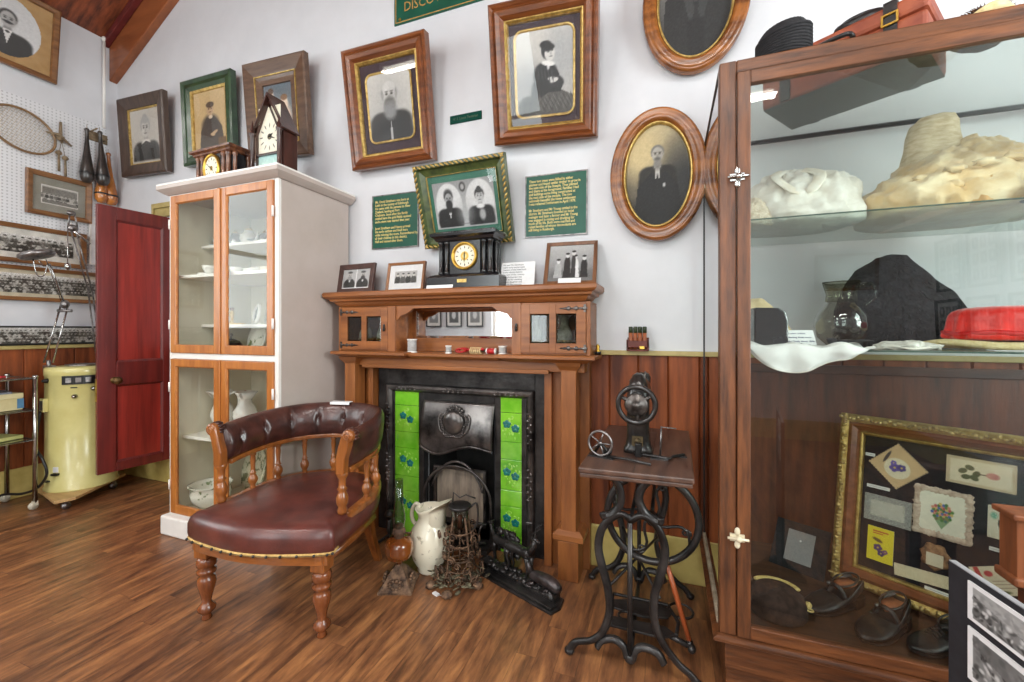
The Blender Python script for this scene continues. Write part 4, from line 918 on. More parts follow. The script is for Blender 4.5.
# ------------------------------------------------------------------ boiler on its wheeled board, trolley, magnifier lamps
t = thing('wheeled_board', 'pale wooden board on castors carrying the yellow boiler', 'dolly', (-4.31, -.47, 0), R(0))
pl_ = [(-4.60, -.60), (-4.26, -.66), (-4.06, -.70), (-4.02, -.60), (-4.30, -.16), (-4.6, -.20)]
MB(t.location).prism(pl_, .07, .092, 'z').build('board', wood('raw_ply', (206, 172, 118), (176, 138, 88), 'x', rough=.6), t, bevel=.003)
for x_, y_ in ((-4.5, -.54), (-4.10, -.62), (-4.27, -.26), (-4.52, -.3)):
    cbm = MB(t.location); cbm.box(x_-.015, x_+.015, y_-.012, y_+.012, .045, .07); cbm.cyl((x_-.01, y_, .026), (x_+.01, y_, .026), .026, 16); cbm.build('castor', M_['steel'], t)
UX, UY, UR_ = -4.34, -.42, .205
t = thing('water_boiler', 'tall pale yellow cylindrical boiler with black switch strip, behind the red door', 'boiler', (UX, UY, .092))
ue = mat('yellow_enamel', (212, 204, 138), (200, 190, 122), rough=.3, scale=5, coat=.3)
MB().lathe([(UR_+.008, 0), (UR_+.008, .012), (UR_, .016), (UR_, .86), (UR_+.004, .864), (UR_+.004, .915), (UR_-.005, .925), (0, .93)], n=48).build('drum', ue, t)
MB().lathe([(.1, .928), (.1, .94), (.02, .946), (0, .946)], (0, 0, 0), 28).build('lid_plate', M_['steel'], t)
# curved switch strip facing the room
def wrap(mb, a0, a1, z0, z1, r0, r1, n=10):
    L = []
    for i in range(n+1):
        a = R(a0+(a1-a0)*i/n); L.append([(r0*cos(a), r0*sin(a), z0), (r1*cos(a), r1*sin(a), z0), (r1*cos(a), r1*sin(a), z1), (r0*cos(a), r0*sin(a), z1)])
    return mb.loft(L, smooth=False)
wrap(MB(), -55, -2, .80, .865, UR_, UR_+.008).build('switch_strip', M_['dark'], t)
for a in (-44, -30, -16): wrap(MB(), a-4, a+4, .815, .85, UR_+.008, UR_+.016, 3).build('switch', M_['steel'], t)
def on(a, z, r): return (UR_*cos(R(a)), UR_*sin(R(a)), z)
wrap(MB(), -42, -32, .772, .78, UR_, UR_+.004, 3).build('maker_plate', M_['dark'], t)
for a, z_ in ((-36, .71), (-88, .83), (-8, .76)):
    d = Vector((cos(R(a)), sin(R(a)), 0)); c = d*UR_+Vector((0, 0, z_)); MB().tube([c, c+d*.012, c+d*.03], [.018, .016, .008], 12).build('dial_knob', M_['dark'] if a == -88 else M_['chrome'], t)
wrap(MB(), -98, -84, .60, .70, UR_, UR_+.03, 3).build('junction_box', ue, t, bevel=.004)
wrap(MB(), -96, -86, .615, .685, UR_+.03, UR_+.033, 3).build('socket_plate', M_['steel'], t)
wrap(MB(), -72, -60, .13, .145, UR_, UR_+.02, 3).build('outlet', M_['dark'], t); wrap(MB(), -92, -80, .08, .09, UR_, UR_+.02, 3).build('outlet', M_['dark'], t)
wrap(MB(), -72, -62, .15, .19, UR_, UR_+.003, 3).build('warning_label', M_['paper'], t)
cpts = spline([(UX-.01, UY-UR_-.03, .70), (UX-.02, UY-UR_-.05, .45), (UX+.07, UY-UR_-.05, .36), (UX+.10, UY-UR_-.04, .25), (UX+.03, UY-UR_-.06, .15), (UX-.08, UY-UR_-.1, .105), (UX-.2, UY-UR_-.16, .10), (UX-.26, UY-UR_-.24, .03), (UX-.35, UY-UR_-.4, .012), (UX-.3, UY-UR_-.7, .012)], 6)
o = MB().tube(cpts, .009, 8).build('power_cable', M_['dark']); tag(o, 'black cable hanging down the boiler and along the floor', 'cable')
o = MB().tube(spline([(-4.6, -1.1, .01), (-4.5, -.85, .05), (-4.62, -.80, .05), (-4.7, -.9, .012)], 6), .009, 8).build('power_cable', M_['dark']); tag(o, 'black cable looped on the floor under the steel trolley', 'cable')
# trolley
t = thing('steel_trolley', 'chrome trolley with three shelves at the left wall in front of the boiler', 'trolley', (-4.51, -1.1, 0))
ty0, ty1 = -.70, -1.6
for x_ in (-4.305, -4.70):
    for y_ in (ty0, ty1):
        q = MB(t.location); q.tube([(x_, y_, .05), (x_, y_, .955)], .0135, 12); q.ell((x_, y_, .96), (.018, .018, .014), 12, 8); q.build('post', M_['chrome'], t)
        q = MB(t.location); q.cyl((x_-.008, y_-.01, .028), (x_+.008, y_-.01, .028), .027, 16); q.box(x_-.012, x_+.012, y_-.015, y_+.012, .03, .06); q.build('castor', mat('ivory_wheel', (214, 206, 186)), t)
for z_ in (.505, .72, .95):
    q = MB(t.location); q.box(-4.70, -4.305, ty1, ty0, z_-.003, z_); q.tube([(-4.305, ty0, z_), (-4.70, ty0, z_), (-4.70, ty1, z_), (-4.305, ty1, z_)], .007, 8, closed=True); q.build('shelf', M_['chrome'], t)
t = thing('cardboard_box', 'cream cardboard box with a blue corner on the trolley middle shelf', 'box', (-4.52, -.885, .724), R(4))
MB().box(-.13, .13, -.15, .15, 0, .085).build('box_body', mat('cream_card', (220, 208, 160), (206, 192, 142), rough=.7), t, bevel=.003)
MB().box(-.133, .133, -.153, .153, .085, .12).build('box_lid', mat('cream_lid', (232, 222, 178), (222, 210, 164), rough=.6), t, bevel=.003); MB().box(.1, .1335, .12, .154, .01, .08).build('corner_label', mat('blue_label', (90, 140, 180)), t)
t = thing('leaflet_stack', 'grey leaflets lying on the cream cardboard box', 'leaflets', (-4.52, -.885, .8445), R(-8)); MB().box(-.10, .11, -.12, .12, 0, .012).build('leaflets', mat('grey_blue_print', (150, 156, 170), (90, 96, 110), scale=30), t)
t = thing('booklet', 'pale green booklet lying on the lowest trolley shelf', 'booklet', (-4.50, -.86, .509), R(12)); MB().box(-.1, .1, -.13, .13, 0, .025).build('pages', mat('green_card', (196, 196, 128), (180, 180, 110), rough=.7), t, bevel=.003)
t = thing('red_pliers', 'small red handled tool lying on the trolley top shelf', 'tool', (-4.50, -.82, .954), R(20)); q = MB(); q.tube(spline([(-.09, .03, .008), (-.03, .012, .01), (0, 0, .01), (.05, -.01, .01)], 4), .007, 7); q.tube(spline([(-.09, -.03, .008), (-.03, -.012, .01), (0, 0, .01), (.05, .01, .01)], 4), .007, 7); q.build('handles', mat('red_plastic', (196, 48, 52)), t)
# magnifier lamps
def rod(mb, a, b_, r=.006): return mb.tube([a, b_], r, 8)
t = thing('magnifier_lamp', 'chrome magnifier lamp with round lens head on a folding arm above the boiler', 'lamp', (-4.47, -.56, 1.02))
B0 = Vector((-4.42, -.585, 1.05)); B1 = Vector((-4.40, -.50, 1.50)); B2 = Vector((-4.30, -.625, 1.79))
q = MB(t.location); q.box(-4.46, -4.40, -.60, -.55, .98, 1.03); q.cyl((-4.43, -.575, 1.0), (-4.42, -.585, 1.07), .012, 10); q.build('clamp', M_['steel'], t)
q = MB(t.location)
for s_ in (-1, 1): q.tube([B0+Vector((.018*s_, .018*s_, 0)), B1+Vector((.015*s_, .015*s_, 0))], .0065, 8)
q.build('lower_arm', M_['chrome'], t)
q = MB(t.location); q.ell(B1, (.028, .028, .035)); q.cyl(B1+Vector((-.03, -.03, -.05)), B1+Vector((.03, .03, -.05)), .012, 10); q.build('elbow_joint', M_['steel'], t)
q = MB(t.location); q.tube([B1, B2], .006, 8); q.tube([B1+Vector((0, -.02, .02)), B2+Vector((0, -.02, .03))], .003, 6); q.build('upper_arm', M_['chrome'], t)
hM = Matrix.Translation(Vector((-4.28, -.70, 1.84))-Vector(t.location)) @ Matrix.Rotation(R(14), 4, 'X') @ Matrix.Rotation(R(-10), 4, 'Y')
q = MB(); q.M = hM; q.lathe([(.05, -.012), (.085, -.016), (.10, 0), (.097, .016), (.08, .026), (.05, .02), (.05, -.012)], n=32); q.build('lamp_head', M_['steel'], t)
q = MB(); q.M = hM; q.lathe([(0, -.006), (.05, -.004), (.05, .004), (0, .006)], n=24); q.build('lens', M_['clear'], t)
q = MB(t.location); q.tube(spline([B2, (-4.29, -.66, 1.77), (-4.28, -.69, 1.80)], 4), .005, 6); q.tube(spline([(-4.28, -.72, 1.81), (-4.28, -.70, 1.70), (-4.29, -.66, 1.70), (-4.29, -.64, 1.79)], 5), .004, 6); q.build('spring_yoke', M_['chrome'], t)
t = thing('magnifier_lamp', 'chrome magnifier lamp with thin raised arm, partly hidden by the red door', 'lamp', (-4.46, -.22, .98))
C0 = Vector((-4.48, -.25, 1.0)); C1 = Vector((-4.50, -.30, 1.62)); C2 = Vector((-4.5, -.41, 2.12)); C3 = Vector((-4.42, -.475, 1.80))
q = MB(t.location)
for s_ in (-1, 1): q.tube([C0+Vector((0, .014*s_, 0)), C1+Vector((0, .014*s_, 0))], .006, 8)
q.build('lower_arm', M_['steel'], t)
q = MB(t.location)
for s_ in (-1, 1): q.tube([C1+Vector((0, .012*s_, 0)), C2+Vector((0, .016*s_, 0))], .006, 8)
q.build('upper_arm', M_['steel'], t)
q = MB(t.location); q.ell(C2, (.02, .035, .03)); q.ell(C2+Vector((0, -.01, .12)), (.015, .03, .02)); q.tube([C2+Vector((0, -.03, 0)), C2+Vector((0, -.015, .13))], .006, 6); q.tube([C2+Vector((0, .03, 0)), C2+Vector((0, .01, .13))], .006, 6); q.build('spring_joint', M_['steel'], t)
q = MB(t.location); q.tube([C2+Vector((0, -.03, .02)), C3], .004, 6); q.tube([C2+Vector((0, -.02, 0)), C2+Vector((.02, .10, -.11))], .009, 8); q.ell(C3, (.02, .02, .03)); q.build('hanging_arm', M_['chrome'], t)
# ------------------------------------------------------------------ cast iron fireplace with tiles
FX = -1.2185
t = thing('fireplace', 'black cast iron fireplace with green tiled cheeks in the wooden chimneypiece', 'fireplace', (FX, -.03, 0))
o_ = Vector(t.location)
A0, A1, AZ = -1.791, -.646, 1.056
def ib(name, m=M_['iron'], bevel=.003):
    def f(*bx):
        q = MB(o_)
        for b_ in bx: q.box(*b_)
        return q.build(name, m, t, bevel=bevel)
    return f
ib('outer_plate')((A0, -1.716, -.06, -.001, 0, AZ), (-.712, A1, -.06, -.001, 0, AZ), (-1.716, -.712, -.06, -.001, .952, AZ))
# half-round moulding inside the plate
q = MB(o_); prof = [(0, 0), (0, .035), (.006, .05), (.018, .058), (.03, .056), (.042, .04), (.046, .02), (.046, 0)]
def ushape(q, x0, x1, z1, prof, y0):
    L = []
    for d, f_ in prof: L.append([(x0+d, y0-f_, 0), (x0+d, y0-f_, z1-d), (x1-d, y0-f_, z1-d), (x1-d, y0-f_, 0)])
    vs = [p for l in L for p in l]; fs = []
    for k in range(len(L)-1):
        for i in range(3): fs.append((k*4+i, (k+1)*4+i, (k+1)*4+i+1, k*4+i+1))
    q.add(vs, fs, False)
ushape(q, -1.716, -.712, .952, prof, -.035); q.build('inner_moulding', M_['ironlight'], t)
# relief ornament on the moulding
def scrollwork(q, c, s, ax, y):
    for i in range(-4, 5):
        a = i*.014*s; b_ = .006*s*(1 if i % 2 else -1)
        p = (c[0]+(a if ax else b_), y, c[1]+(b_ if ax else a)); q.ell(p, (.007*s, .006, .007*s), 8, 5)
for x_ in (-1.56, -1.22, -.88): q = MB(o_); scrollwork(q, (x_, .929), 1.2, True, -.092); q.build('relief_ornament', M_['ironlight'], t)
for z_ in (.74, .42): 
    for x_ in (-1.693, -.735): q = MB(o_); scrollwork(q, (x_, z_), 1.5, False, -.092); q.build('relief_ornament', M_['ironlight'], t)
for x_ in (-1.693, -.735): q = MB(o_); q.box(x_-.02, x_+.02, -.098, -.09, .195, .215); q.build('cast_band', M_['ironlight'], t, bevel=.003)
# inner iron face between tiles
ib('inner_face')((-1.67, -1.658, -.07, -.001, 0, .906), (-1.482, -1.445, -.06, -.001, 0, .906), (-.961, -.921, -.06, -.001, 0, .906), (-.79, -.758, -.07, -.001, 0, .906), (-1.445, -.961, -.06, -.001, .862, .906))
# tiles
m, nt, b = newmat('green_glazed_tile')
tc = nd(nt, 'ShaderNodeTexCoord'); nz = nd(nt, 'ShaderNodeTexNoise', Scale=9, Detail=3); nt.links.new(tc.outputs['Object'], nz.inputs['Vector'])
cr = nd(nt, 'ShaderNodeValToRGB'); e = cr.color_ramp.elements; e[0].position = .3; e[0].color = rgba((92, 176, 30)); e[1].position = .75; e[1].color = rgba((148, 214, 66))
nt.links.new(nz.outputs['Fac'], cr.inputs[0]); nt.links.new(cr.outputs[0], b.inputs['Base Color']); b.inputs['Roughness'].default_value = .12; b.inputs['Coat Weight'].default_value = .6
M_['tile'] = m; M_['relief'] = mat('pale_green_relief', (176, 226, 104), (132, 200, 60), rough=.2, scale=40, coat=.5); M_['teal'] = mat('teal_flower_glaze', (34, 132, 118), (20, 96, 96), rough=.2, scale=40, coat=.5)
def tiles(x0, x1, label):
    P = ib(label, M_['tile'], .002)
    zs = [.906, .818, .648, .545, .366, .272, .10, .0]; bx = []
    for i in range(len(zs)-1): bx.append((x0, x1, -.064, -.02, zs[i+1]+.0012, zs[i]-.0012))
    P0 = P(*bx); cx = (x0+x1)/2
    for zt, zb in ((.818, .648), (.545, .366), (.272, .10)):
        cz = (zt+zb)/2; q = MB(o_); rg = random.Random(int(zt*100))
        for i in range(30):
            a = rg.uniform(0, 2*PI); r_ = rg.uniform(.25, 1); px = cx+(x1-x0)*.42*r_*cos(a); pz = cz+(zt-zb)*.42*r_*sin(a)
            q.ell((px, -.0645, pz), (rg.uniform(.003, .009), .0012, rg.uniform(.003, .01)), 8, 4)
        q.tube([(cx-.03, -.065, cz-.06), (cx-.01, -.065, cz-.02), (cx+.02, -.065, cz+.02)], .0016, 5); q.build('leaf_relief', M_['relief'], P0)
        q = MB(o_)
        for fx, fz in ((-.026, .018), (.026, -.004)):
            for k in range(5): a = 2*PI*k/5+.3; q.ell((cx+fx+.014*cos(a), -.0655, cz+fz+.013*sin(a)), (.0125, .0018, .012), 10, 5)
        q.build('teal_flowers', M_['teal'], P0)
    return P0
tiles(-1.658, -1.482, 'tile_panel'); tiles(-.921, -.79, 'tile_panel')
# hood with crest
q = MB(o_)
def hood(u, v):
    x = -1.445+.484*u; zt = .862; zb = .60-.035*sin(2*PI*u*1.0+.4)*(1 if u < .5 else .9)-.03*math.sin(PI*u)+.0
    z = zt+(zb-zt)*v; y = -.055-.05*sin(v*PI*.55)-.012*sin(PI*u); return (x, y, z)
q.grid(hood, 24, 14); h = q.build('hood', M_['ironlight'], t, solid=.008)
q = MB(o_); q.tube([hood(i/24, 1) for i in range(25)], .009, 8); q.build('hood_rim', M_['ironlight'], h)
cx, cz = -1.205, .745
q = MB(o_); q.ell((cx, -.114, cz), (.072, .028, .072), 20, 12); q.build('crest_shield', M_['ironlight'], h)
q = MB(o_)
for i in range(36):
    a = 2*PI*i/36; r_ = .082+.008*sin(5*a); q.ell((cx+r_*cos(a), -.116+.012*sin(a), cz+r_*1.0*sin(a)-.005), (.009, .010, .007), 7, 5)
for s_ in (-1, 1): q.tube(spline([(cx+s_*.03, -.126, cz-.085), (cx+s_*.09, -.12, cz-.05), (cx+s_*.105, -.108, cz+.02), (cx+s_*.085, -.10, cz+.05)], 5), .005, 6)
for i in range(-3, 4): q.ell((cx+i*.017, -.102, cz+.094-.0025*i*i), (.010, .012, .010), 8, 5)
q.build('crest_wreath', M_['ironlight'], h)
# firebox behind, ash front and grate
q = MB(o_)
q.add([(-1.425, -.03, 0), (-1.36, .22, 0), (-1.04, .22, 0), (-.975, -.03, 0), (-1.425, -.03, .83), (-1.36, .22, .83), (-1.04, .22, .83), (-.975, -.03, .83)], [(0, 1, 5, 4), (1, 2, 6, 5), (2, 3, 7, 6), (4, 5, 6, 7), (3, 2, 1, 0)]); q.build('firebox', mat('sooty_iron', (38, 35, 33), (20, 19, 18), rough=.8, scale=12), t)
q = MB(o_)
arc = [(-1.205-.225*cos(a), -.075, .27+.20*sin(a)) for a in [PI*i/16 for i in range(17)]]
q.tube([(-1.43, -.075, .02)]+arc+[(-.98, -.075, .02)], .012, 8, flat=.6); arc2 = [(-1.205-.17*cos(a), -.07, .33+.17*sin(a)**1.5) for a in [PI*i/14 for i in range(15)]]; q.tube(arc2, .008, 8); q.build('arched_surround', M_['ironlight'], t)
q = MB(o_); q.box(-1.37, -1.04, -.03, -.015, .12, .44); q.build('stone_fire_back', mat('pale_fire_back', (168, 152, 134), (110, 98, 88), rough=.8, scale=18, stretch=(1, 1, .2), bump=.3), t, bevel=.03)
q = MB(o_); q.rings(.355, .345, [(0, .02), (0, .035), (.014, .035), (.014, .02)], cx=-1.205, cz=.28); q.v = [Vector((v.x, v.y-.012, v.z)) for v in q.v]; q.build('fire_back_rim', M_['ironlight'], t)
for i in range(9):
    x_ = -1.39+.046*i; q = MB(o_); q.tube(spline([(x_, -.06, .04), (x_-.01, -.13, .06), (x_-.0, -.14, .14), (x_+.012, -.12, .17)], 4), .0065, 6); q.build('grate_bar', M_['ironlight'], t)
q = MB(o_); q.tube([(-1.42, -.12, .17), (-.99, -.12, .17)], .009, 8); q.tube([(-1.42, -.12, .06), (-.99, -.12, .06)], .008, 8); q.box(-1.43, -.975, -.14, -.03, 0, .035); q.build('grate_rail', M_['iron'], t)

# ------------------------------------------------------------------ wooden chimneypiece with overmantel
t = thing('chimneypiece', 'honey brown wooden chimneypiece with mirror and two glazed cupboards', 'mantelpiece', (FX, -.1, 0))
o_ = Vector(t.location)
def wb(name, ax='x', bevel=.003, parent=None, m=None):
    def f(*bx):
        q = MB(o_)
        for b_ in bx: q.box(*b_)
        return q.build(name, m or rimu(ax), parent or t, bevel=bevel)
    return f
TL_, TR_ = -2.06, -.33
def slab(name, x0, x1, yf, z0, z1, prof, m):
    """moulded shelf edge; prof of (inset, z fraction)"""
    q = MB(o_); L = [[(x0+d, yf+d, z0+(z1-z0)*k), (x1-d, yf+d, z0+(z1-z0)*k), (x1-d, -.002, z0+(z1-z0)*k), (x0+d, -.002, z0+(z1-z0)*k)] for d, k in prof]
    q.loft(L, smooth=False); return q.build(name, m, t)
slab('mantel_shelf', TL_, TR_+.0, -.27, 1.449, 1.537, [(.075, 0), (.06, .15), (.05, .3), (.03, .38), (.028, .5), (.01, .58), (0, .7), (0, .92), (.006, 1)], rimu('x'))
slab('lower_shelf', -2.0, -1.45, -.265, 1.128, 1.168, [(.05, 0), (.035, .2), (.02, .4), (0, .55), (0, .9), (.005, 1)], rimu('x'))
slab('lower_shelf', -.875, -.34, -.265, 1.128, 1.168, [(.05, 0), (.035, .2), (.02, .4), (0, .55), (0, .9), (.005, 1)], rimu('x'))
slab('lower_shelf', -1.46, -.865, -.225, 1.130, 1.163, [(.02, 0), (.0, .5), (0, .9), (.005, 1)], rimu('x'))
wb('frieze')((-1.93, -.41, -.16, -.005, 1.075, 1.13)); wb('frieze_moulding')((-1.83, -.60, -.175, -.16, 1.062, 1.085))
wb('back_panel')((-1.56, -.80, -.022, -.004, 1.165, 1.45))
# pilasters
for x0, x1 in ((-1.945, -1.865), (-.526, -.446)):
    wb('pilaster', 'z', .004)((x0, x1, -.20, -.10, .24, 1.09))
    cx = (x0+x1)/2
    q = MB(o_); q.loft([[(cx-w_, -.155-w_, z), (cx+w_, -.155-w_, z), (cx+w_, -.09, z), (cx-w_, -.09, z)] for w_, z in ((.04, 1.075), (.045, 1.09), (.06, 1.11), (.068, 1.13))], smooth=False); q.build('capital', rimu('x'), t)
    wb('foot_block', 'z', .004)((cx-.054, cx+.054, -.215, -.08, 0, .205))
    q = MB(o_); q.loft([[(cx-w_, -.15-w_+.01, z), (cx+w_, -.15-w_+.01, z), (cx+w_, -.06, z), (cx-w_, -.06, z)] for w_, z in ((.075, .203), (.08, .21), (.08, .235), (.058, .256), (.042, .258))], smooth=False); q.build('foot_moulding', rimu('x'), t)
for a_, b_ in ((-2.02, -1.80), (-.64, -.398)): wb('back_board', 'z', .003)((a_, b_, -.075, -.002, 0, 1.13))
for a_, b_ in ((-1.83, -1.795), (-.642, -.60)): wb('inner_fillet', 'z', .003)((a_, b_, -.115, -.075, 0, 1.07)); wb('inner_head', 'x', .003)((-1.83, -.60, -.115, -.004, 1.058, 1.09))
# overmantel cupboards
def cupboard(x0, x1, hinge):
    c = wb('cupboard', 'x', .003)((x0, x1, -.195, -.004, 1.168, 1.18), (x0, x1, -.195, -.004, 1.435, 1.447), (x0, x0+.02, -.195, -.004, 1.18, 1.435), (x1-.02, x1, -.195, -.004, 1.18, 1.435), (x0+.02, x1-.02, -.02, -.004, 1.18, 1.435))
    fx = x1 if hinge < 0 else x0   # the stile next to the mirror
    d0, d1 = (x0+.022, x1-.055) if hinge < 0 else (x0+.055, x1-.022)
    for bx_ in ((x1-.054, x1, -.205, -.196, 1.168, 1.447) if hinge < 0 else (x0, x0+.054, -.205, -.196, 1.168, 1.447), (x0, x0+.021, -.203, -.196, 1.168, 1.447) if hinge < 0 else (x1-.021, x1, -.203, -.196, 1.168, 1.447)): wb('stile', 'z', .002, c)(bx_)
    w_ = d1-d0; a = .05; mid = (d0+d1)/2
    d = wb('door', 'x', .002, c)((d0, d0+a, -.208, -.19, 1.178, 1.437), (d1-a, d1, -.208, -.19, 1.178, 1.437), (mid-.018, mid+.018, -.208, -.19, 1.178, 1.437), (d0+a, mid-.018, -.208, -.19, 1.178, 1.23), (mid+.018, d1-a, -.208, -.19, 1.178, 1.23), (d0+a, mid-.018, -.208, -.19, 1.385, 1.437), (mid+.018, d1-a, -.208, -.19, 1.385, 1.437))
    return c, d0, d1, a, mid
bevg = glass('bevelled_glass', (215, 218, 212), 1.8, .03)
for x0, x1, hinge in ((-1.99, -1.555, -1), (-.80, -.372, 1)):
    c, d0, d1, a, mid = cupboard(x0, x1, hinge)
    for p0, p1 in ((d0+a, mid-.018), (mid+.018, d1-a)):
        q = MB(o_); q.rings(p1-p0, .155, [(0, 0), (.008, .004), (.008, 0)], cx=(p0+p1)/2, cz=1.3075); q.box(p0, p1, .0, .002, 1.23, 1.385); q.v = [Vector((v.x, v.y-.199, v.z)) for v in q.v]; q.build('bevelled_pane', bevg, c)
    hx = d0+.005 if hinge < 0 else d1-.005
    for z_ in (1.205, 1.412):
        q = MB(o_); s_ = 1 if hinge < 0 else -1
        for k, (a_, r_) in enumerate(((.0, .012), (.02, .006), (.045, .011), (.065, .005), (.085, .012), (.105, .006), (.12, .004))):
            q.ell((hx+s_*a_, -.211, z_), (.013, .004, r_), 10, 6)
        q.tube([(hx, -.211, z_), (hx+s_*.125, -.211, z_)], .0035, 6); q.box(hx-.006, hx+.006, -.213, -.206, z_-.02, z_+.02); q.build('strap_hinge', M_['ironlight'], c)
    kx = (d1+.028) if hinge < 0 else (d0-.028)
    kx = d1-.022 if hinge < 0 else d0-.026
    q = MB(o_); q.ell((kx, -.212, 1.325), (.008, .003, .012), 10, 6); q.ell((kx, -.214, 1.305), (.009, .005, .014), 10, 6); q.tube([(kx, -.216, 1.32), (kx, -.22, 1.295)], .003, 6); q.build('drop_handle', M_['iron'], c)
for k_, (vx, lb_) in enumerate(((-1.86, 'added white vase for pale reflections behind the far left pane of the overmantel cupboard'), (-1.72, 'added white vase for pale reflections behind the second pane of the left overmantel cupboard'), (-.70, 'added white vase for pale reflections in the right overmantel cupboard, nearer the mirror'), (-.53, 'added white vase for pale reflections in the right overmantel cupboard, nearer its hinges'))):  # vases added to give the dark panes their pale reflections
    v_ = thing('gleam_vase', lb_, 'vase', (vx, -.10, 1.18)); MB().lathe([(0, 0), (.03, 0), (.032, .008), (.045, .05), (.042, .10), (.022, .15), (.024, .18), (.036, .20), (.03, .20), (.018, .17), (0, .14)], n=20).build('vase_body', mat('pale_vase_%d' % k_, (226, 224, 216), (150, 146, 136), rough=.2, scale=22, coat=.4), v_); MB().lathe([(.0465, .055), (.047, .06), (.0465, .066)], n=20).build('painted_band', M_['gold'], v_)
# arched apron over the mirror recess
q = MB(o_); pts = [(-1.556, 1.447), (-.799, 1.447), (-.799, 1.362), (-.815, 1.365), (-.83, 1.388), (-.86, 1.395), (-.885, 1.405), (-.92, 1.43)]+[(-.92-.0285*i, 1.43+.002*math.sin(PI*i/18)) for i in range(1, 18)]+[(-1.435, 1.43), (-1.47, 1.405), (-1.495, 1.395), (-1.525, 1.388), (-1.54, 1.365), (-1.556, 1.362)]
q.prism(pts, -.195, -.175, 'y'); q.build('arched_apron', rimu('x'), t)
q = MB(o_); q.box(-1.53, -.84, -.03, -.022, 1.24, 1.432); q.build('mirror_backing', rimu('x'), t)
q = MB(o_); q.box(-1.52, -.85, -.033, -.030, 1.25, 1.425); q.build('mirror', M_['mirror'], t)
q = MB(o_)
L = []
for d, f in ((0, .0331), (.014, .036)): L.append([(-1.52+d, -f, 1.25+d), (-.85-d, -f, 1.25+d), (-.85-d, -f, 1.425-d), (-1.52+d, -f, 1.425-d)])
q.loft(L, close=False, smooth=False); q.build('mirror_bevel', M_['mirror'], t)

# ------------------------------------------------------------------ on the mantel shelf
ZM = 1.537
def standing(name, label, x, y, w, h, lean, rz, cat='photo frame'):
    t = thing(name, label, cat, (x, y, ZM)); t.matrix_world = Matrix.Translation((x, y, ZM)) @ Matrix.Rotation(R(rz), 4, 'Z') @ Matrix.Rotation(R(-lean), 4, 'X'); return t
def stand_frame(label, x, y, w, h, lean, rz, m, fw, paintfn, mount=None, mw=0, dep=.014):
    t = standing('framed_photograph', label, x, y, w, h, lean, rz)
    MB().rings(w, h, [(0, -.004), (0, dep), (.003, dep+.002), (fw, dep-.003), (fw, -.004)], cz=h/2).build('frame', m, t)
    MB().box(-w/2+.004, w/2-.004, -.001, .004, .004, h-.004).build('backing_board', M_['dark'], t)
    MB().prism([(-.03, h*.7), (.03, h*.7), (.045, .0), (-.045, 0)], .004, .007, 'y').build('easel_strut', M_['dark'], t)
    if mount: flat(t, w-2*fw, h-2*fw, -.004, mount, 'mount', cz=h/2, th=.002)
    p = Pic(w-2*fw-2*mw, h-2*fw-2*mw, g(220), nx=max(36, int(w*300))); paintfn(p)
    p.build('photograph', M_['photo'], t, y=-.005, cz=h/2); flat(t, w-2*fw, h-2*fw, -.009, M_['pane'], 'glass_pane', cz=h/2, th=.0015); return t
def two_men(p):
    p.B(-1, 2, -1, 2, g(190)); 
    for cx, bd in ((.26, 150), (.74, 70)): p.E(cx, .2, .21, .34, g(46, 1), .08); p.E(cx, .68, .085, .17, g(196, 4), .12); p.E(cx, .55, .075, .13, g(bd), .25); p.E(cx, .85, .085, .06, g(80), .3); p.E(cx-.03, .72, .016, .02, g(60), .4); p.E(cx+.03, .72, .016, .02, g(60), .4); p.E(cx, .40, .03, .06, g(220), .3)
    p.B(.485, .515, -1, 2, g(245)).B(-1, 2, -1, .06, g(240)).N(6)
brn = mat('dark_brown_frame', (88, 62, 56), (62, 42, 38), rough=.4, scale=20)
stand_frame('dark brown photo frame with two small portraits, at the left end of the shelf', -1.925, -.13, .305, .20, 10, -4, brn, .035, two_men)
def trio(p):
    p.B(-1, 2, -1, 2, g(182, 4)); p.B(0, 1, 0, .2, g(120, 4))
    for i in range(4):
        cx = .14+.24*i; p.E(cx, .28, .12, .34, g((50, 84, 44, 70)[i], 4), .1); p.E(cx, .66, .055, .13, g(196, 8), .15); p.E(cx, .79, .055, .06, g(60), .25)
    p.N(8)
stand_frame('small oak photo frame with white mount and group photograph, beside the black clock', -1.54, -.13, .28, .19, 10, -2, wood('thin_oak', (160, 106, 60), (110, 66, 36), 'x'), .016, trio, M_['paper'], .04)
def wedding(p):
    p.grad(g(196), g(120)); p.B(0, 1, 0, .3, g(110), .2)
    for cx, c, wd, hh in ((.22, 178, .1, .5), (.42, 44, .09, .66), (.60, 232, .1, .6), (.56, 60, .06, .72), (.8, 46, .09, .58)):
        p.T([(cx-wd, .1), (cx+wd, .1), (cx+wd*.5, hh), (cx-wd*.5, hh)], g(c)); p.E(cx, hh*.72, wd*.8, hh*.3, g(c), .2); p.E(cx, hh+.05, .042, .062, g(220), .15); p.E(cx, hh+.105, .045, .03, g(46), .25)
    p.B(0, 1, 0, .1, g(120), .04).N(6)
t = stand_frame('brown wooden photo frame with a wedding group, at the right end of the shelf', -.49, -.16, .28, .275, 26, 5, wood('brown_frame', (136, 92, 62), (88, 56, 38), 'z'), .02, wedding)
MB().box(-.06, .06, -.016, -.013, .006, .035).build('caption_card', M_['paper'], t)
t = standing('text_card', 'white printed card leaning on the shelf right of the black clock', -.79, -.15, .2, .15, 14, 3, 'card')
MB().box(-.098, .098, -.001, .001, 0, .15).build('card_sheet', M_['paper'], t)
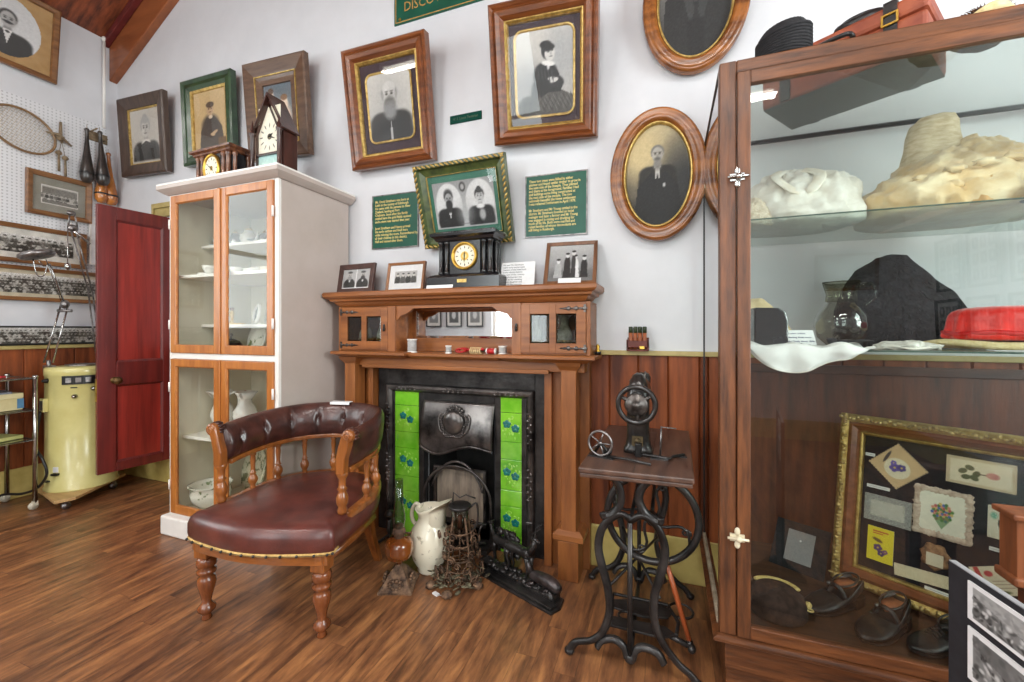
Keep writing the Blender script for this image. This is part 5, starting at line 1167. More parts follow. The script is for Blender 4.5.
for i in range(9): text_obj('printed_lines', ['Mr and Mrs Strathern', 'were early settlers and', 'owners of the hotel built', 'in this district before', 'the turn of the century.', 'This photograph was', 'taken at the wedding', 'of their daughter and', 'given to the museum.'][i], .0135, M_['ink'], t, (-.088, -.0015, .130-i*.0145))
MB().prism([(.0, .001), (.05, .001), (.0, .12)], .07, .074, 'x').build('card_fold', M_['paper'], t)
t = thing('black_mantel_clock', 'large black mantel clock with brass-rimmed dial, in the middle of the mantel shelf', 'clock', (-1.08, -.15, ZM)); t.scale = (.96, 1, .96)
L = []
for x0, y0, z in ((.235, .10, 0), (.235, .10, .065), (.225, .09, .075), (.19, .075, .085)): L.append([(-x0, -y0, z), (x0, -y0, z), (x0, .05, z), (-x0, .05, z)])
MB().loft(L, smooth=False).build('plinth', blk, t, bevel=.002)
MB().box(-.165, .165, -.045, .045, .08, .285).build('case_body', blk, t, bevel=.003); MB().box(-.10, .10, -.065, -.04, .085, .285).build('dial_block', blk, t, bevel=.003)
L = []
for d, z in ((0, .28), (.01, .286), (.015, .3), (.032, .31), (.035, .325), (.02, .335), (.01, .34)): L.append([(-.18-d, -.07-d, z), (.18+d, -.07-d, z), (.18+d, .05, z), (-.18-d, .05, z)])
MB().loft(L, smooth=False).build('cornice', blk, t)
for sx in (-.162, -.122, .122, .162): MB().lathe([(.017, .085), (.017, .1), (.013, .105), (.013, .262), (.017, .268), (.018, .283)], (sx, -.058, 0), 14).build('column', blk, t)
for sy in (-.01, .03): MB().lathe([(.015, .085), (.015, .1), (.012, .105), (.012, .262), (.015, .268), (.016, .283)], (.178, sy, 0), 12).build('column', blk, t)
dialpic(.132, centre=(222, 182, 84)).build('dial', M_['card'], t, y=-.0665, cz=.19, oval=True)
MB().rings(.166, .166, [(0, .06), (0, .075), (.006, .083), (.014, .076), (.018, .069), (.018, .06)], True, n=44, cz=.19).build('bezel', M_['brass'], t)
hands(t, -.07, .055, 2, 182, cz=.19)
MB().box(-.03, .03, -.1025, -.10, .03, .05).build('presentation_plate', M_['gold'], t)
t = thing('caption_card', 'small white card lying against the plinth of the black clock', 'card', (-1.22, -.258, ZM)); t.rotation_euler = (R(-25), 0, 0)
MB().box(-.085, .085, -.001, .001, 0, .045).build('card_sheet', M_['paper'], t)
# on the lower shelf
ZL = 1.163
def spool(x, y, r, h, label):
    t = thing('thread_spool', label, 'spool', (x, y, ZL))
    MB().lathe([(0, 0), (r, 0), (r, .006), (r*.8, .008), (r*.8, h-.008), (r, h-.006), (r, h), (0, h)], n=18).build('reel', M_['white'], t)
    MB().lathe([(r*.8, .008), (r*.88, .012), (r*.88, h-.012), (r*.8, h-.008)], n=18).build('wound_thread', mat('grey_thread', (186, 184, 182), (150, 148, 146), rough=.8, scale=40, stretch=(1, 1, 8)), t)
spool(-1.465, -.16, .031, .082, 'large white cotton reel at the left of the mirror recess')
spool(-1.205, -.175, .019, .046, 'small white cotton reel in the middle of the mirror recess'); spool(-.868, -.165, .025, .048, 'white cotton reel at the right end of the mirror recess')
t = thing('red_scissors', 'red-handled scissors with cream wrapping, lying between two cotton reels', 'scissors', (-1.03, -.17, ZL)); rp_ = mat('red_handle', (196, 40, 44), (170, 30, 34), rough=.3)
q = MB()
for s_ in (-1, 1): q.tube([(-.09+.028*cos(a), s_*.018+.014*sin(a), .02+.010*sin(a)) for a in [2*PI*i/14 for i in range(14)]], .0055, 7, closed=True)
q.tube(spline([(-.065, .01, .02), (-.02, 0, .028), (.05, -.005, .028)], 4), .008, 7); q.build('handles', rp_, t)
MB().tube([(.03, 0, .02), (.14, .01, .016)], [.01, .003], 6, flat=.4).build('blades', M_['steel'], t)
q = MB()
for i in range(6): q.tube([(-.03+.012*i, 0, 0)]+[(-.03+.012*i, .018*sin(a), .018-.018*cos(a)) for a in [2*PI*k/10 for k in range(11)]], .0045, 6)
q.build('wrapping', mat('cream_yarn', (222, 196, 150), (196, 166, 118), rough=.9), t)
t = thing('red_thread_reel', 'red thread reel lying beside the scissors on the lower shelf', 'spool', (-.935, -.17, ZL)); q = MB(); q.cyl((-.022, 0, .018), (.022, 0, .018), .016, 14); q.build('wound_thread', rp_, t); q = MB(); q.lathe([(.004, -.028), (.018, -.028), (.018, -.023), (.006, -.021), (.006, .021), (.018, .023), (.018, .028), (.004, .028)], (0, 0, .018), 14, 'x'); q.build('reel', M_['white'], t)
# cartridge rack on the rail
t = thing('cartridge_rack', 'little red-brown wooden rack on the rail beside the chimneypiece', 'rack', (-.15, -.045, 1.19))
q = MB(); q.box(-.055, .055, -.035, .03, 0, .008); q.box(-.055, -.048, -.035, .03, 0, .06); q.box(.048, .055, -.035, .03, 0, .06); q.box(-.055, .055, -.035, -.03, .02, .055); q.box(-.055, .055, .025, .03, .01, .07); q.build('rack_body', mat('red_brown_box', (110, 44, 30), (84, 32, 22), rough=.5), t, bevel=.001)
MB().box(.012, .035, -.037, -.035, .012, .026).build('rack_label', M_['brass'], t)
ctm = mat('cartridge_card', (180, 104, 66), (140, 76, 46), rough=.5); cgm = mat('cartridge_green', (62, 74, 46), (44, 54, 34), rough=.5)
proto = None
for i in range(4):
    lab = '%s brown cartridge with green band in the little rack' % ('leftmost', 'second from the left', 'third from the left', 'rightmost')[i]
    if i == 0:
        c_ = thing('shotgun_cartridge', lab, 'cartridge', (-.186, -.048, 1.2), group='cartridges in the little rack'); MB().lathe([(0, 0), (.0105, 0), (.0105, .085), (0, .085)], n=14).build('case_tube', ctm, c_); MB().lathe([(.0108, .085), (.0108, .115), (.008, .118), (0, .118)], n=14).build('green_band', cgm, c_); proto = c_
    else: c_ = copy_tree(proto); c_.location = (-.186+.0235*i, -.048, 1.2); c_['label'] = lab
t = thing('small_dark_ornament', 'small dark brass ornament on the lower mantel shelf end, right of the cupboard', 'ornament', (-.352, -.09, 1.168)); MB().lathe([(0, 0), (.014, 0), (.016, .02), (.008, .03), (.012, .045), (0, .06)], n=12).build('body', M_['brass'], t); MB().lathe([(.0165, .0), (.018, .01), (.0165, .018)], n=12).build('band', M_['dark'], t)

# ------------------------------------------------------------------ on the hearth
crm = mat('cream_floral_jug', (236, 230, 208), (158, 148, 126), rough=.18, scale=24, coat=.5, lo=.31, hi=.40)
t = thing('water_jug', 'large cream china jug with faint flowers standing on the floor before the grate', 'jug', (-1.215, -.365, 0), R(-10))
pr = [(0, 0), (.06, 0), (.066, .008), (.06, .016), (.092, .07), (.108, .13), (.108, .18), (.096, .225), (.072, .258), (.06, .275), (.06, .295), (.07, .318), (.08, .335)]
rr = lambda a, k: 1+(0 if k < 9 else (.12+.16*(k-9))*max(0, cos(a))**2+.03*abs(sin(3*a)))
q = MB(); q.lathe(pr+[(.074, .338), (.05, .295), (.045, .26), (0, .2)], n=36, fl=rr); q.v = [Vector((v.x, v.y, v.z+(max(0, v.x)*.45 if v.z > .28 else 0))) for v in q.v]; q.build('jug_body', crm, t)
q = MB(); q.tube(spline([(-.062, 0, .325), (-.10, 0, .335), (-.13, 0, .29), (-.125, 0, .24), (-.085, 0, .21)], 6), .011, 10); q.build('handle', crm, t)
# oil lamp
t = thing('oil_lamp', 'old oil lamp with amber glass font, square iron foot and tall chimney, beside the jug', 'lamp', (-1.285, -.545, 0), R(20))
q = MB(); L = []
for w_, z in ((.085, 0), (.085, .012), (.075, .02), (.055, .05), (.035, .085), (.018, .10), (.012, .11)):
    L.append([(w_*(1 if abs(c_[0]) > .5 else 1)*c_[0], w_*c_[1], z) for c_ in ((-1, -1), (-.33, -.96), (.33, -.96), (1, -1), (.96, -.33), (.96, .33), (1, 1), (.33, .96), (-.33, .96), (-1, 1), (-.96, .33), (-.96, -.33))])
q.loft(L, smooth=False); q.build('iron_foot', M_['rust'], t)
for s4 in range(4):
    q = MB(); Mx = Matrix.Rotation(s4*PI/2, 4, 'Z')
    for k in range(9):
        a = 2*PI*k/9; pnt = Mx @ Vector((.03*cos(a), -.066+.012*sin(a)*0, .04+.02*sin(a))); pnt2 = Mx @ Vector((0, -.0, 0)); q.ell(pnt, (.011, .011, .009), 7, 5)
    q.build('foot_scrollwork', M_['rust'], t)
amb = mat('amber_glass', (176, 104, 44), (128, 66, 24), rough=.1, scale=6, coat=.8); amb.node_tree.nodes['Principled BSDF'].inputs['Transmission Weight'].default_value = .35
MB().lathe([(.012, .11), (.014, .125), (.03, .13), (.062, .15), (.07, .18), (.068, .22), (.055, .235), (.03, .24), (.025, .245)], n=28).build('font', amb, t)
q = MB(); q.lathe([(.022, .24), (.026, .25), (.024, .262), (.034, .268), (.030, .288), (.018, .30), (.02, .31), (0, .31)], n=20); q.cyl((.03, 0, .268), (.06, 0, .268), .003, 6); q.ell((.062, 0, .268), (.004, .009, .009), 8, 6); q.build('burner', M_['rust'], t)
MB().lathe([(.026, .295), (.032, .33), (.03, .36), (.021, .42), (.02, .54), (.0185, .54), (.0195, .42), (.0285, .36), (.030, .33), (.0245, .295)], n=24).build('chimney', M_['clear'], t)
# small black round ornaments left behind the lamp
t = thing('fire_poker_stand', 'small black iron knob-ended fire dog at the left foot of the fireplace', 'fire dog', (-1.60, -.20, 0)); q = MB(); q.tube([(0, 0, .0), (0, 0, .16)], .012, 8); q.ell((0, 0, .17), .03, 12, 8); q.tube([(-.05, -.05, .01), (0, 0, .05), (.05, -.05, .01)], .009, 7); q.tube([(0, 0, .06), (.0, .09, .05)], .01, 7); q.build('dog_body', M_['iron'], t); MB().ell((0, 0, .17), (.031, .031, .006), 12, 6).build('collar', M_['rust'], t)
# wrought iron flower lamp
t = thing('iron_plant_lamp', 'tangled wrought iron candle lamp with leaves and a glass cup, right of the jug', 'candle lamp', (-1.03, -.37, 0), R(15)); t.scale = (1.12, 1.12, 1.08)
rg = random.Random(9)
q = MB()
for sx in (-.05, .06):
    for sy in (-.05, .05): q.tube(spline([(sx*1.6, sy*1.6, .0), (sx, sy, .04), (sx*.8, sy*.8, .17), (sx*.5, sy*.5, .30)], 5), .0055, 6)
for z_ in (.05, .10, .17, .23): q.tube([(.065*cos(a), .06*sin(a), z_) for a in [2*PI*i/20 for i in range(20)]], .004, 6, closed=True)
q.build('iron_frame', M_['rust'], t)
q = MB()
for i in range(64):
    a = rg.uniform(0, 2*PI); z_ = rg.uniform(.02, .23); r_ = .06+rg.uniform(0, .04)+(.03 if z_ < .08 else 0); c_ = Vector((r_*cos(a), r_*sin(a), z_)); s_ = rg.uniform(.014, .028)
    q.tube([c_+Vector((s_*(1-k/14)*cos(k*.75)*cos(a+PI/2), s_*(1-k/14)*cos(k*.75)*sin(a+PI/2), s_*(1-k/14)*sin(k*.75))) for k in range(12)], .0032, 5)
q.tube([(0, 0, .02), (0, 0, .24)], .004, 6)
for i in range(12): q.tube([(0, 0, .03+.018*i), (.085*cos(i*2.4), .085*sin(i*2.4), .03+.017*i)], .0025, 5)
q.build('scrolls', M_['rust'], t)
q = MB()
for i in range(54):
    a = rg.uniform(PI*.95, 2.05*PI); r_ = rg.uniform(.05, .15); c_ = Vector((r_*cos(a), r_*sin(a), rg.uniform(.012, .05))); Mx = Matrix.Rotation(rg.uniform(0, 6), 3, 'Z') @ Matrix.Rotation(rg.uniform(-.6, .6), 3, 'X'); q.ell(c_, (.02, .009, .004), 8, 5, M=Mx)
q.build('iron_leaves', mat('verdigris_iron', (122, 116, 92), (62, 52, 42), rough=.7, metal=.3, scale=40, bump=.3), t)
q = MB(); q.lathe([(.0, .235), (.02, .235), (.035, .26), (.042, .33), (.05, .345), (.047, .345), (.04, .33), (.033, .262), (.018, .24), (0, .24)], n=20); q.build('glass_cup', M_['clear'], t)
q = MB(); q.lathe([(.049, .335), (.053, .34), (.053, .35), (.049, .352)], n=24); q.tube(spline([(.05, 0, .34), (.08, 0, .36), (.085, 0, .28), (.06, 0, .22)], 5), .005, 6); q.tube([(-.035, 0, .35), (-.03, 0, .41), (.0, 0, .385), (.03, 0, .40), (.075, 0, .385)], .0035, 6); q.build('cup_ring', M_['iron'], t)
MB().cyl((0, 0, .24), (0, 0, .30), .012, 10, .01).build('candle', mat('dark_wax', (120, 66, 44), (96, 48, 32), rough=.4), t)
for i, (a, r_) in enumerate(((-2.4, .15), (-1.7, .165), (-.7, .13))): MB().ell((r_*cos(a), r_*sin(a), .016), (.024, .022, .018), 12, 8, nz=.3, seed=i).build('iron_berry', M_['rust'], t)
t = thing('price_tag', 'tiny white paper tag on the floor before the iron plant lamp', 'tag', (-1.07, -.545, .0), R(-20)); MB().box(-.018, .018, -.01, .01, .0, .006).build('tag_sheet', M_['paper'], t); MB().tube([(.018, 0, .004), (.04, .02, .003), (.05, .05, .004)], .001, 5).build('string', M_['paper'], t)

# cast iron deer group: two parts of a fender end
t = thing('deer_sculpture', 'black cast iron deer group on a stepped base, before the right pilaster foot', 'cast iron ornament', (-.705, -.33, 0), R(-22))
# local x along the base, front is -y
L = []
q = MB(); q.prism([(-.20, -.082), (.255, -.082), (.265, -.02), (.24, .045), (-.26, .045), (-.31, .0)], 0, .014, 'z'); q.prism([(-.19, -.07), (.245, -.07), (.25, -.03), (-.19, -.03)], .014, .026, 'z'); q.prism([(-.29, -.01), (-.1, -.03), (.23, -.03), (.22, .04), (-.25, .04)], .014, .04, 'z'); q.build('stepped_base', M_['iron'], t, bevel=.004)
q = MB(); rg = random.Random(4)
for i in range(70): q.ell((rg.uniform(-.25, .22), rg.uniform(-.025, .03), .042), (rg.uniform(.012, .03), .018, rg.uniform(.008, .02)), 9, 6, nz=.5, seed=i)
q.build('rocky_ground', M_['iron'], t)
def deer(q, x, y, z, s, facing=1, antlers=True, down=False):
    P = lambda a, b_, c_: (x+facing*a*s, y+b_*s, z+c_*s)
    if down:
        q.tube(spline([P(-.12, 0, .04), P(-.05, 0, .06), P(.04, 0, .06), P(.10, 0, .05)], 4), [.02*s, .028*s, .034*s, .037*s, .038*s, .038*s, .037*s, .036*s, .034*s, .032*s, .03*s, .028*s, .02*s], 10)
        q.tube([P(.09, 0, .06), P(.12, 0, .10), P(.13, 0, .14)], [.024*s, .016*s, .013*s], 8); hd = P(.13, 0, .145)
        for a in (-.06, .05): q.tube([P(a, -.03, .03), P(a+.06, -.04, .012), P(a+.01, -.045, .008)], [.013*s, .009*s, .006*s], 7)
    else:
        q.tube(spline([P(-.1, 0, .155), P(-.05, 0, .165), P(.04, 0, .16), P(.09, 0, .175)], 4), [.02*s, .028*s, .033*s, .034*s, .033*s, .032*s, .031*s, .031*s, .032*s, .034*s, .033*s, .03*s, .022*s], 10)
        q.tube([P(.08, 0, .175), P(.115, 0, .22), P(.125, 0, .265)], [.026*s, .017*s, .014*s], 8); hd = P(.125, 0, .27)
        for a, b_ in ((-.085, -.015), (-.07, .015), (.07, -.015), (.085, .015)):
            k = -.015 if a < 0 else .0
            q.tube([P(a, b_, .14), P(a+k, b_, .10), P(a+.005, b_, .055), P(a-.003, b_, 0)], [.018*s, .011*s, .007*s, .006*s], 7)
        q.tube([P(-.115, 0, .165), P(-.13, 0, .14)], [.009*s, .003*s], 6)
    h = Vector(hd); q.ell(h, (.02*s, .014*s, .015*s), 10, 8); q.tube([h, h+Vector((facing*.035*s, 0, -.012*s))], [.013*s, .007*s], 8)
    for b_ in (-1, 1):
        q.ell(h+Vector((-facing*.01*s, b_*.018*s, .012*s)), (.005*s, .012*s, .006*s), 8, 5)
        if antlers:
            q.tube(spline([h+Vector((0, b_*.006*s, .01*s)), h+Vector((-facing*.02*s, b_*.03*s, .04*s)), h+Vector((0, b_*.045*s, .075*s))], 4), .0035*s, 5)
            q.tube([h+Vector((-facing*.015*s, b_*.025*s, .035*s)), h+Vector((facing*.02*s, b_*.03*s, .06*s))], .003*s, 5); q.tube([h+Vector((-facing*.008*s, b_*.035*s, .055*s)), h+Vector((facing*.02*s, b_*.05*s, .085*s))], .003*s, 5)
q = MB(); deer(q, -.01, .005, .045, .80, 1); q.build('standing_stag', M_['iron'], t)
q = MB(); deer(q, -.15, .025, .045, .72, -1, False); q.build('grazing_doe', M_['iron'], t)
q = MB(); deer(q, .15, .0, .04, .82, -1, False, True); q.build('lying_doe', mat('worn_iron', (92, 84, 84), (46, 42, 42), rough=.35, metal=.6, scale=20), t)
q = MB()
for i in range(14): a = rg.uniform(-.24, -.06); q.ell((a, .045, rg.uniform(.09, .21)), (.028, .014, .02), 9, 6, nz=.6, seed=i+50)
q.tube([(-.14, .045, .04), (-.15, .045, .14)], .012, 7); q.build('iron_bush', M_['iron'], t)
# ------------------------------------------------------------------ tub armchair
ch = thing('tub_armchair', 'oxblood leather tub armchair with buttoned curved back and turned wooden spindles', 'armchair', (-1.668, -.985, 0), R(9.5)); ch.scale = (.965, .95, 1)
# local: x across (right when seen from the front), y towards the back, front is -y
def outline(k, dz=0, n=48, front=.085):
    pts = []
    ctrl = [(-.36, -.06), (-.17, -.05-front*.75), (0, -.05-front), (.17, -.05-front*.75), (.355, -.06), (.362, .0), (.35, .2), (.335, .38), (.27, .54), (.14, .63), (0, .655), (-.14, .63), (-.27, .54), (-.335, .38), (-.35, .2), (-.366, .0)]
    P = [Vector((a, b_, 0)) for a, b_ in ctrl]; m_ = len(P)
    for i in range(m_):
        a, b_, c, d = P[i-1], P[i], P[(i+1) % m_], P[(i+2) % m_]
        for t_ in range(3):
            u = t_/3; q = .5*((2*b_)+(c-a)*u+(2*a-5*b_+4*c-d)*u*u+(3*b_-a-3*c+d)*u**3); pts.append(q)
    cy = .27
    return [(p.x*k, cy+(p.y-cy)*k, dz) for p in pts]
legwood = wood('chair_leg_wood', (138, 76, 38), (84, 42, 22), 'z', rough=.25, coat=.5)
seatb = MB(); seatb.loft([outline(k, z) for k, z in ((.955, .345), (.965, .35), (.975, .36))]); seatb.build('seat_frame', chairwood('x'), ch, bevel=.003)
s_ = MB(); s_.loft([outline(k, z) for k, z in ((.98, .36), (1.0, .372), (1.012, .40), (1.01, .435), (.985, .462), (.94, .478), (.8, .486), (.55, .493), (.25, .496), (.02, .497))]); s_.build('seat', M_['leather'], ch)
tr = MB(); tr.tube([Vector(p) for p in outline(.995, .372)[-4:]+outline(.995, .372)[:16]], .0085, 6); gimp = tr.build('gimp_braid', mat('gimp_braid', (214, 178, 112), (176, 140, 80), rough=.8, scale=60), ch)
st = MB()
ol_ = outline(1.003, .366)
for i in range(0, 14): p = Vector(ol_[i])+Vector((0, -.008, .006)); st.ell(p, .0065, 8, 6)
st.tube([Vector(ol_[i])+Vector((0, -.006, .006)) for i in range(14)], .001, 4)
st.build('brass_studs', M_['iron'], gimp)
# front apron, gently arched
ap = MB(); fr_ = outline(.972, 0)[0:13]
L = []
for i, p in enumerate(fr_):
    u = i/(len(fr_)-1); zb = .318+.012*math.sin(PI*u); L.append([(p[0], p[1], zb), (p[0], p[1], .36), (p[0], p[1]+.022, .36), (p[0], p[1]+.022, zb)])
ap.loft(L, smooth=False); ap.build('front_rail', chairwood('x'), ch)
for s4 in (-1, 1):
    sr = MB(); sr.tube([(s4*.315, .0, .325), (s4*.325, .2, .325), (s4*.30, .42, .325)], .02, 6); sr.build('side_rail', chairwood('y'), ch)
    bl = MB(); bl.box(s4*.30-.034, s4*.30+.034, -.060, .014, .285, .366); bl.build('leg_block', chairwood('z'), ch, bevel=.004)
    lg = MB(); lg.lathe([(0, 0), (.018, 0), (.023, .006), (.018, .02), (.021, .028), (.036, .042), (.038, .056), (.026, .07), (.019, .08), (.024, .105), (.034, .14), (.040, .168), (.036, .19), (.022, .203), (.040, .211), (.041, .224), (.026, .234), (.041, .244), (.042, .268), (.033, .285)], (s4*.30, -.024, 0), 24); lg.build('front_leg', legwood, ch)
    rl = MB(); rl.loft([[(s4*x_-w_, y_-w_, z), (s4*x_+w_, y_-w_, z), (s4*x_+w_, y_+w_, z), (s4*x_-w_, y_+w_, z)] for x_, y_, z, w_ in ((.235, .60, 0, .019), (.225, .545, .14, .021), (.22, .51, .25, .024), (.22, .50, .35, .026))], smooth=False); rl.build('rear_leg', chairwood('z'), ch, bevel=.003)
# horseshoe path
def shoe(off=0, n=40, z=0, a0=0):
    C = [(-.328, .10), (-.338, .22), (-.325, .38), (-.26, .53), (-.14, .62), (0, .645), (.14, .62), (.26, .53), (.325, .38), (.338, .22), (.328, .10)]
    pts = spline([(a, b_, 0) for a, b_ in C], 4)
    out = []
    for i, p in enumerate(pts):
        t_ = (pts[min(i+1, len(pts)-1)]-pts[max(i-1, 0)]).normalized(); nrm = Vector((-t_.y, t_.x, 0)); out.append(Vector((p.x, p.y, z))+nrm*off)
    return out
sh = MB(); P0 = shoe(.0)
def sweep(q, secfn, pts):
    L = []
    for i, p in enumerate(pts):
        t_ = (pts[min(i+1, len(pts)-1)]-pts[max(i-1, 0)]).normalized(); nrm = Vector((-t_.y, t_.x, 0))   # points outward (towards the back)
        L.append([p+nrm*a+Vector((0, 0, b_)) for a, b_ in secfn(i/(len(pts)-1))])
    q.loft([l for l in L], smooth=True)
base_r = MB(); sweep(base_r, lambda u: [(-.024, .445), (.024, .445), (.024, .474), (.018, .479), (-.018, .479), (-.024, .474)], P0); base_r.build('spindle_rail', chairwood('x'), ch, bevel=.002)
def rise(u): return .022*sin(PI*u)**.8
top_r = MB(); sweep(top_r, lambda u: [(-.026, .652+rise(u)), (.02, .652+rise(u)), (.02, .674+rise(u)), (-.026, .674+rise(u))], P0[1:-1]); top_r.build('top_rail', chairwood('x'), ch, bevel=.003)
# padded back with buttons
NB = 9; pts = []
C = shoe(0)
import bisect
dist = [0]
for i in range(1, len(C)): dist.append(dist[-1]+(C[i]-C[i-1]).length)
def along(u):
    d = u*dist[-1]; i = min(max(bisect.bisect(dist, d)-1, 0), len(C)-2); k = (d-dist[i])/max(1e-9, dist[i+1]-dist[i]); p = C[i].lerp(C[i+1], k); t_ = (C[min(i+1, len(C)-1)]-C[max(i-1, 0)]).normalized(); t2 = (C[min(i+2, len(C)-1)]-C[i]).normalized(); t_ = t_.lerp(t2, k).normalized(); return p, Vector((-t_.y, t_.x, 0))
nu, ns = 150, 28; L = []
for i in range(nu+1):
    u = i/nu; p, nr = along(u); ring = []
    H = .086+.010*sin(PI*u); zc = .757+rise(u); ein = min(1, min(u, 1-u)*16+.80)
    for j in range(ns):
        a = 2*PI*j/ns; ca, sa = cos(a), sin(a)
        x_ = -.046*ca if ca > 0 else -.036*ca; z_ = sa*H
        bu = (u*NB) % 1; tuft = 0
        if ca > -.1:
            du = min(bu, 1-bu) if 0 else abs(bu-.5); 
            dv = abs(z_-.01)/H
            tuft = .030*math.exp(-((du/.10)**2+(dv/.17)**2))
            tuft += .009*math.exp(-(du/.045)**2)*(1 if z_ < .01 else .75)*max(0, ca+.1)
        if sa > .3: x_ += .0  # rolled top leans outwards
        x_ += .02*max(0, sa)
        ring.append(p+nr*((x_+(tuft if ca > -.1 else 0))*ein)+Vector((0, 0, zc+z_*ein)))
    L.append(ring)
pad = MB(); pad.loft(L); pad = pad.build('back_pad', M_['leatherdark'], ch)
bt = MB()
for k in range(NB):
    u = (k+.5)/NB; p, nr = along(u); bt.ell(p-nr*(.046-.028)+Vector((0, 0, .767+rise(u))), .0075, 8, 6)
bt.build('buttons', M_['leatherdark'], pad)
# spindles
def spindle(x_, y_, z0, z1, r=1.0, name='spindle'):
    h = z1-z0; pr = [(.012, 0), (.016, .04), (.012, .08), (.017, .13), (.024, .2), (.024, .28), (.016, .36), (.012, .39), (.018, .42), (.012, .45), (.0105, .55), (.014, .8), (.012, .88), (.018, .92), (.014, .96), (.016, 1)]
    q = MB(); q.lathe([(a*r, z0+b_*h) for a, b_ in pr], (x_, y_, 0), 16); q.build(name, chairwood('z'), ch)
for u in (.13, .235, .335, .445, .555, .665, .765, .87):
    p, nr = along(u); spindle(p.x, p.y, .475, .656+rise(u))
# front posts with scrolled arm ends
for s4 in (-1, 1):
    px, py = s4*.330, .085
    q = MB(); q.lathe([(.02, .48), (.024, .495), (.018, .51), (.026, .525), (.028, .55), (.02, .572), (.015, .58), (.024, .59), (.016, .60), (.017, .635), (.026, .65), (.026, .665)], (px, py, 0), 18); q.build('arm_post', chairwood('z'), ch)
    q = MB(); zc = .80
    arc_ = [(py-.002+.0*a, z) for a, z in ((0, .66),)]
    # scroll outline in the y-z plane seen from the side, extruded across
    q.prism([(px-.021, .655), (px+.021, .655), (px+.023+s4*.002, .72), (px+s4*.02+.024, .78), (px+s4*.032+.022, .835), (px+s4*.036, .850), (px+s4*.032-.022, .838), (px-.022+s4*.014, .78), (px-.022, .72)], py-.028, py+.02, 'y'); q.build('arm_front', chairwood('z'), ch, bevel=.008)
    q = MB(); q.lathe([(0, -.0), (.024, .0), (.029, .006), (.029, .044), (.024, .05), (0, .05)], (px+s4*.038, py+.024, .828), 22, 'y'); q.tube([(px+s4*.038+.021*(1-k/22)*cos(k*.55), py-.027, .828+.021*(1-k/22)*sin(k*.55)) for k in range(20)], .003, 5); q.build('arm_scroll', chairwood('x'), ch)
    q = MB()
    for k in range(9): a = PI*(-.1+k/8*1.2); q.ell((px+s4*.036+.031*cos(a), py+.014, .824+.031*sin(a)), (.008, .022, .008), 8, 6)
    q.build('pleated_edge', M_['leatherdark'], ch)
t = thing('seat_card', 'small white card lying on top of the armchair back', 'card', (-1.80, -.385, .877), R(12)); MB().box(-.06, .06, -.02, .02, 0, .003).build('card_sheet', M_['paper'], t); MB().box(-.06, .06, -.022, -.02, -.012, .003).build('folded_edge', M_['paper'], t)

# ------------------------------------------------------------------ treadle sewing machine table
sw = thing('sewing_table', 'treadle sewing machine table with dark wooden top and black cast iron scroll legs', 'sewing table', (-.13, -.42, 0))
o_ = Vector(sw.location)
dwt = lambda a: wood('worn_walnut', (100, 72, 58), (56, 38, 32), a, rough=.42, scale=22, coat=.2, bump=.25)
q = MB(o_); q.prism([(-.315, -.80), (.085, -.785), (.098, -.045), (-.30, -.045)], .768, .79, 'z'); q.build('table_top', dwt('y'), sw, bevel=.006)
q = MB(o_); q.prism([(-.31, -.795), (.08, -.78), (.092, -.05), (-.295, -.05)], .752, .768, 'z'); q.build('edge_moulding', dwt('y'), sw, bevel=.004)
q = MB(o_); q.prism([(-.24, -.70), (.02, -.70), (.03, -.12), (-.23, -.12)], .722, .752, 'z'); q.build('drop_box', dwt('y'), sw, bevel=.004)
q = MB(o_); q.box(-.118, -.1165, -.794, -.46, .7902, .7912); q.build('top_joint', M_['dark'], sw)
def iron_end(y):
    P = lambda L_: [(a, y, b_) for a, b_ in L_]
    q = MB(o_); r_ = .0125; F_ = 1.5
    def tb(L_, r=r_, k=5): q.tube(spline(P(L_), k), r, 8, flat=F_, upv=(0, 1, 0) if False else None)
    tb([(-.245, .735), (-.203, .729), (-.176, .693), (-.172, .64), (-.195, .597), (-.228, .577), (-.235, .59)])
    tb([(-.005, .738), (-.056, .739), (-.093, .704), (-.104, .655), (-.078, .605), (-.034, .585), (-.03, .60)])
    tb([(-.134, .573), (-.168, .592), (-.215, .564), (-.246, .515), (-.256, .449), (-.244, .385), (-.222, .306), (-.213, .21), (-.24, .122), (-.284, .078), (-.345, .055), (-.372, .015)], .0125)
    tb([(-.134, .573), (-.093, .597), (-.048, .575), (-.019, .522), (-.012, .463), (-.029, .38), (-.047, .311), (-.051, .232), (-.029, .152), (.029, .078), (.075, .045), (.10, .015)], .0125)
    tb([(-.262, .056), (-.24, .09), (-.196, .105), (-.161, .086), (-.148, .048)], .010); tb([(-.126, .048), (-.113, .087), (-.081, .103), (-.036, .092), (-.014, .058)], .010)
    q.tube(P([(-.137, .58), (-.137, .03)]), .010, 8); q.tube([(-.25, y, .742), (.02, y, .742)], .011, 8)
    for a in (-.372, .10): q.ell((a, y, .016), (.02, .018, .016), 10, 8)
    q.ell((-.137, y, .045), (.022, .014, .02), 10, 8); q.ell((-.137, y, .58), (.016, .016, .018), 10, 8)
    return q.build('leg_frame', M_['iron'], sw)
iron_end(-.69); iron_end(-.15)
q = MB(o_); q.tube([(-.137, -.69, .045), (-.137, -.15, .045)], .009, 8); q.tube([(-.22, -.69, .30), (-.03, -.15, .30)], .006, 6); q.tube([(-.03, -.69, .30), (-.22, -.15, .30)], .006, 6); q.tube([(-.137, -.69, .56), (-.137, -.15, .56)], .008, 8); q.build('stretcher', M_['iron'], sw)
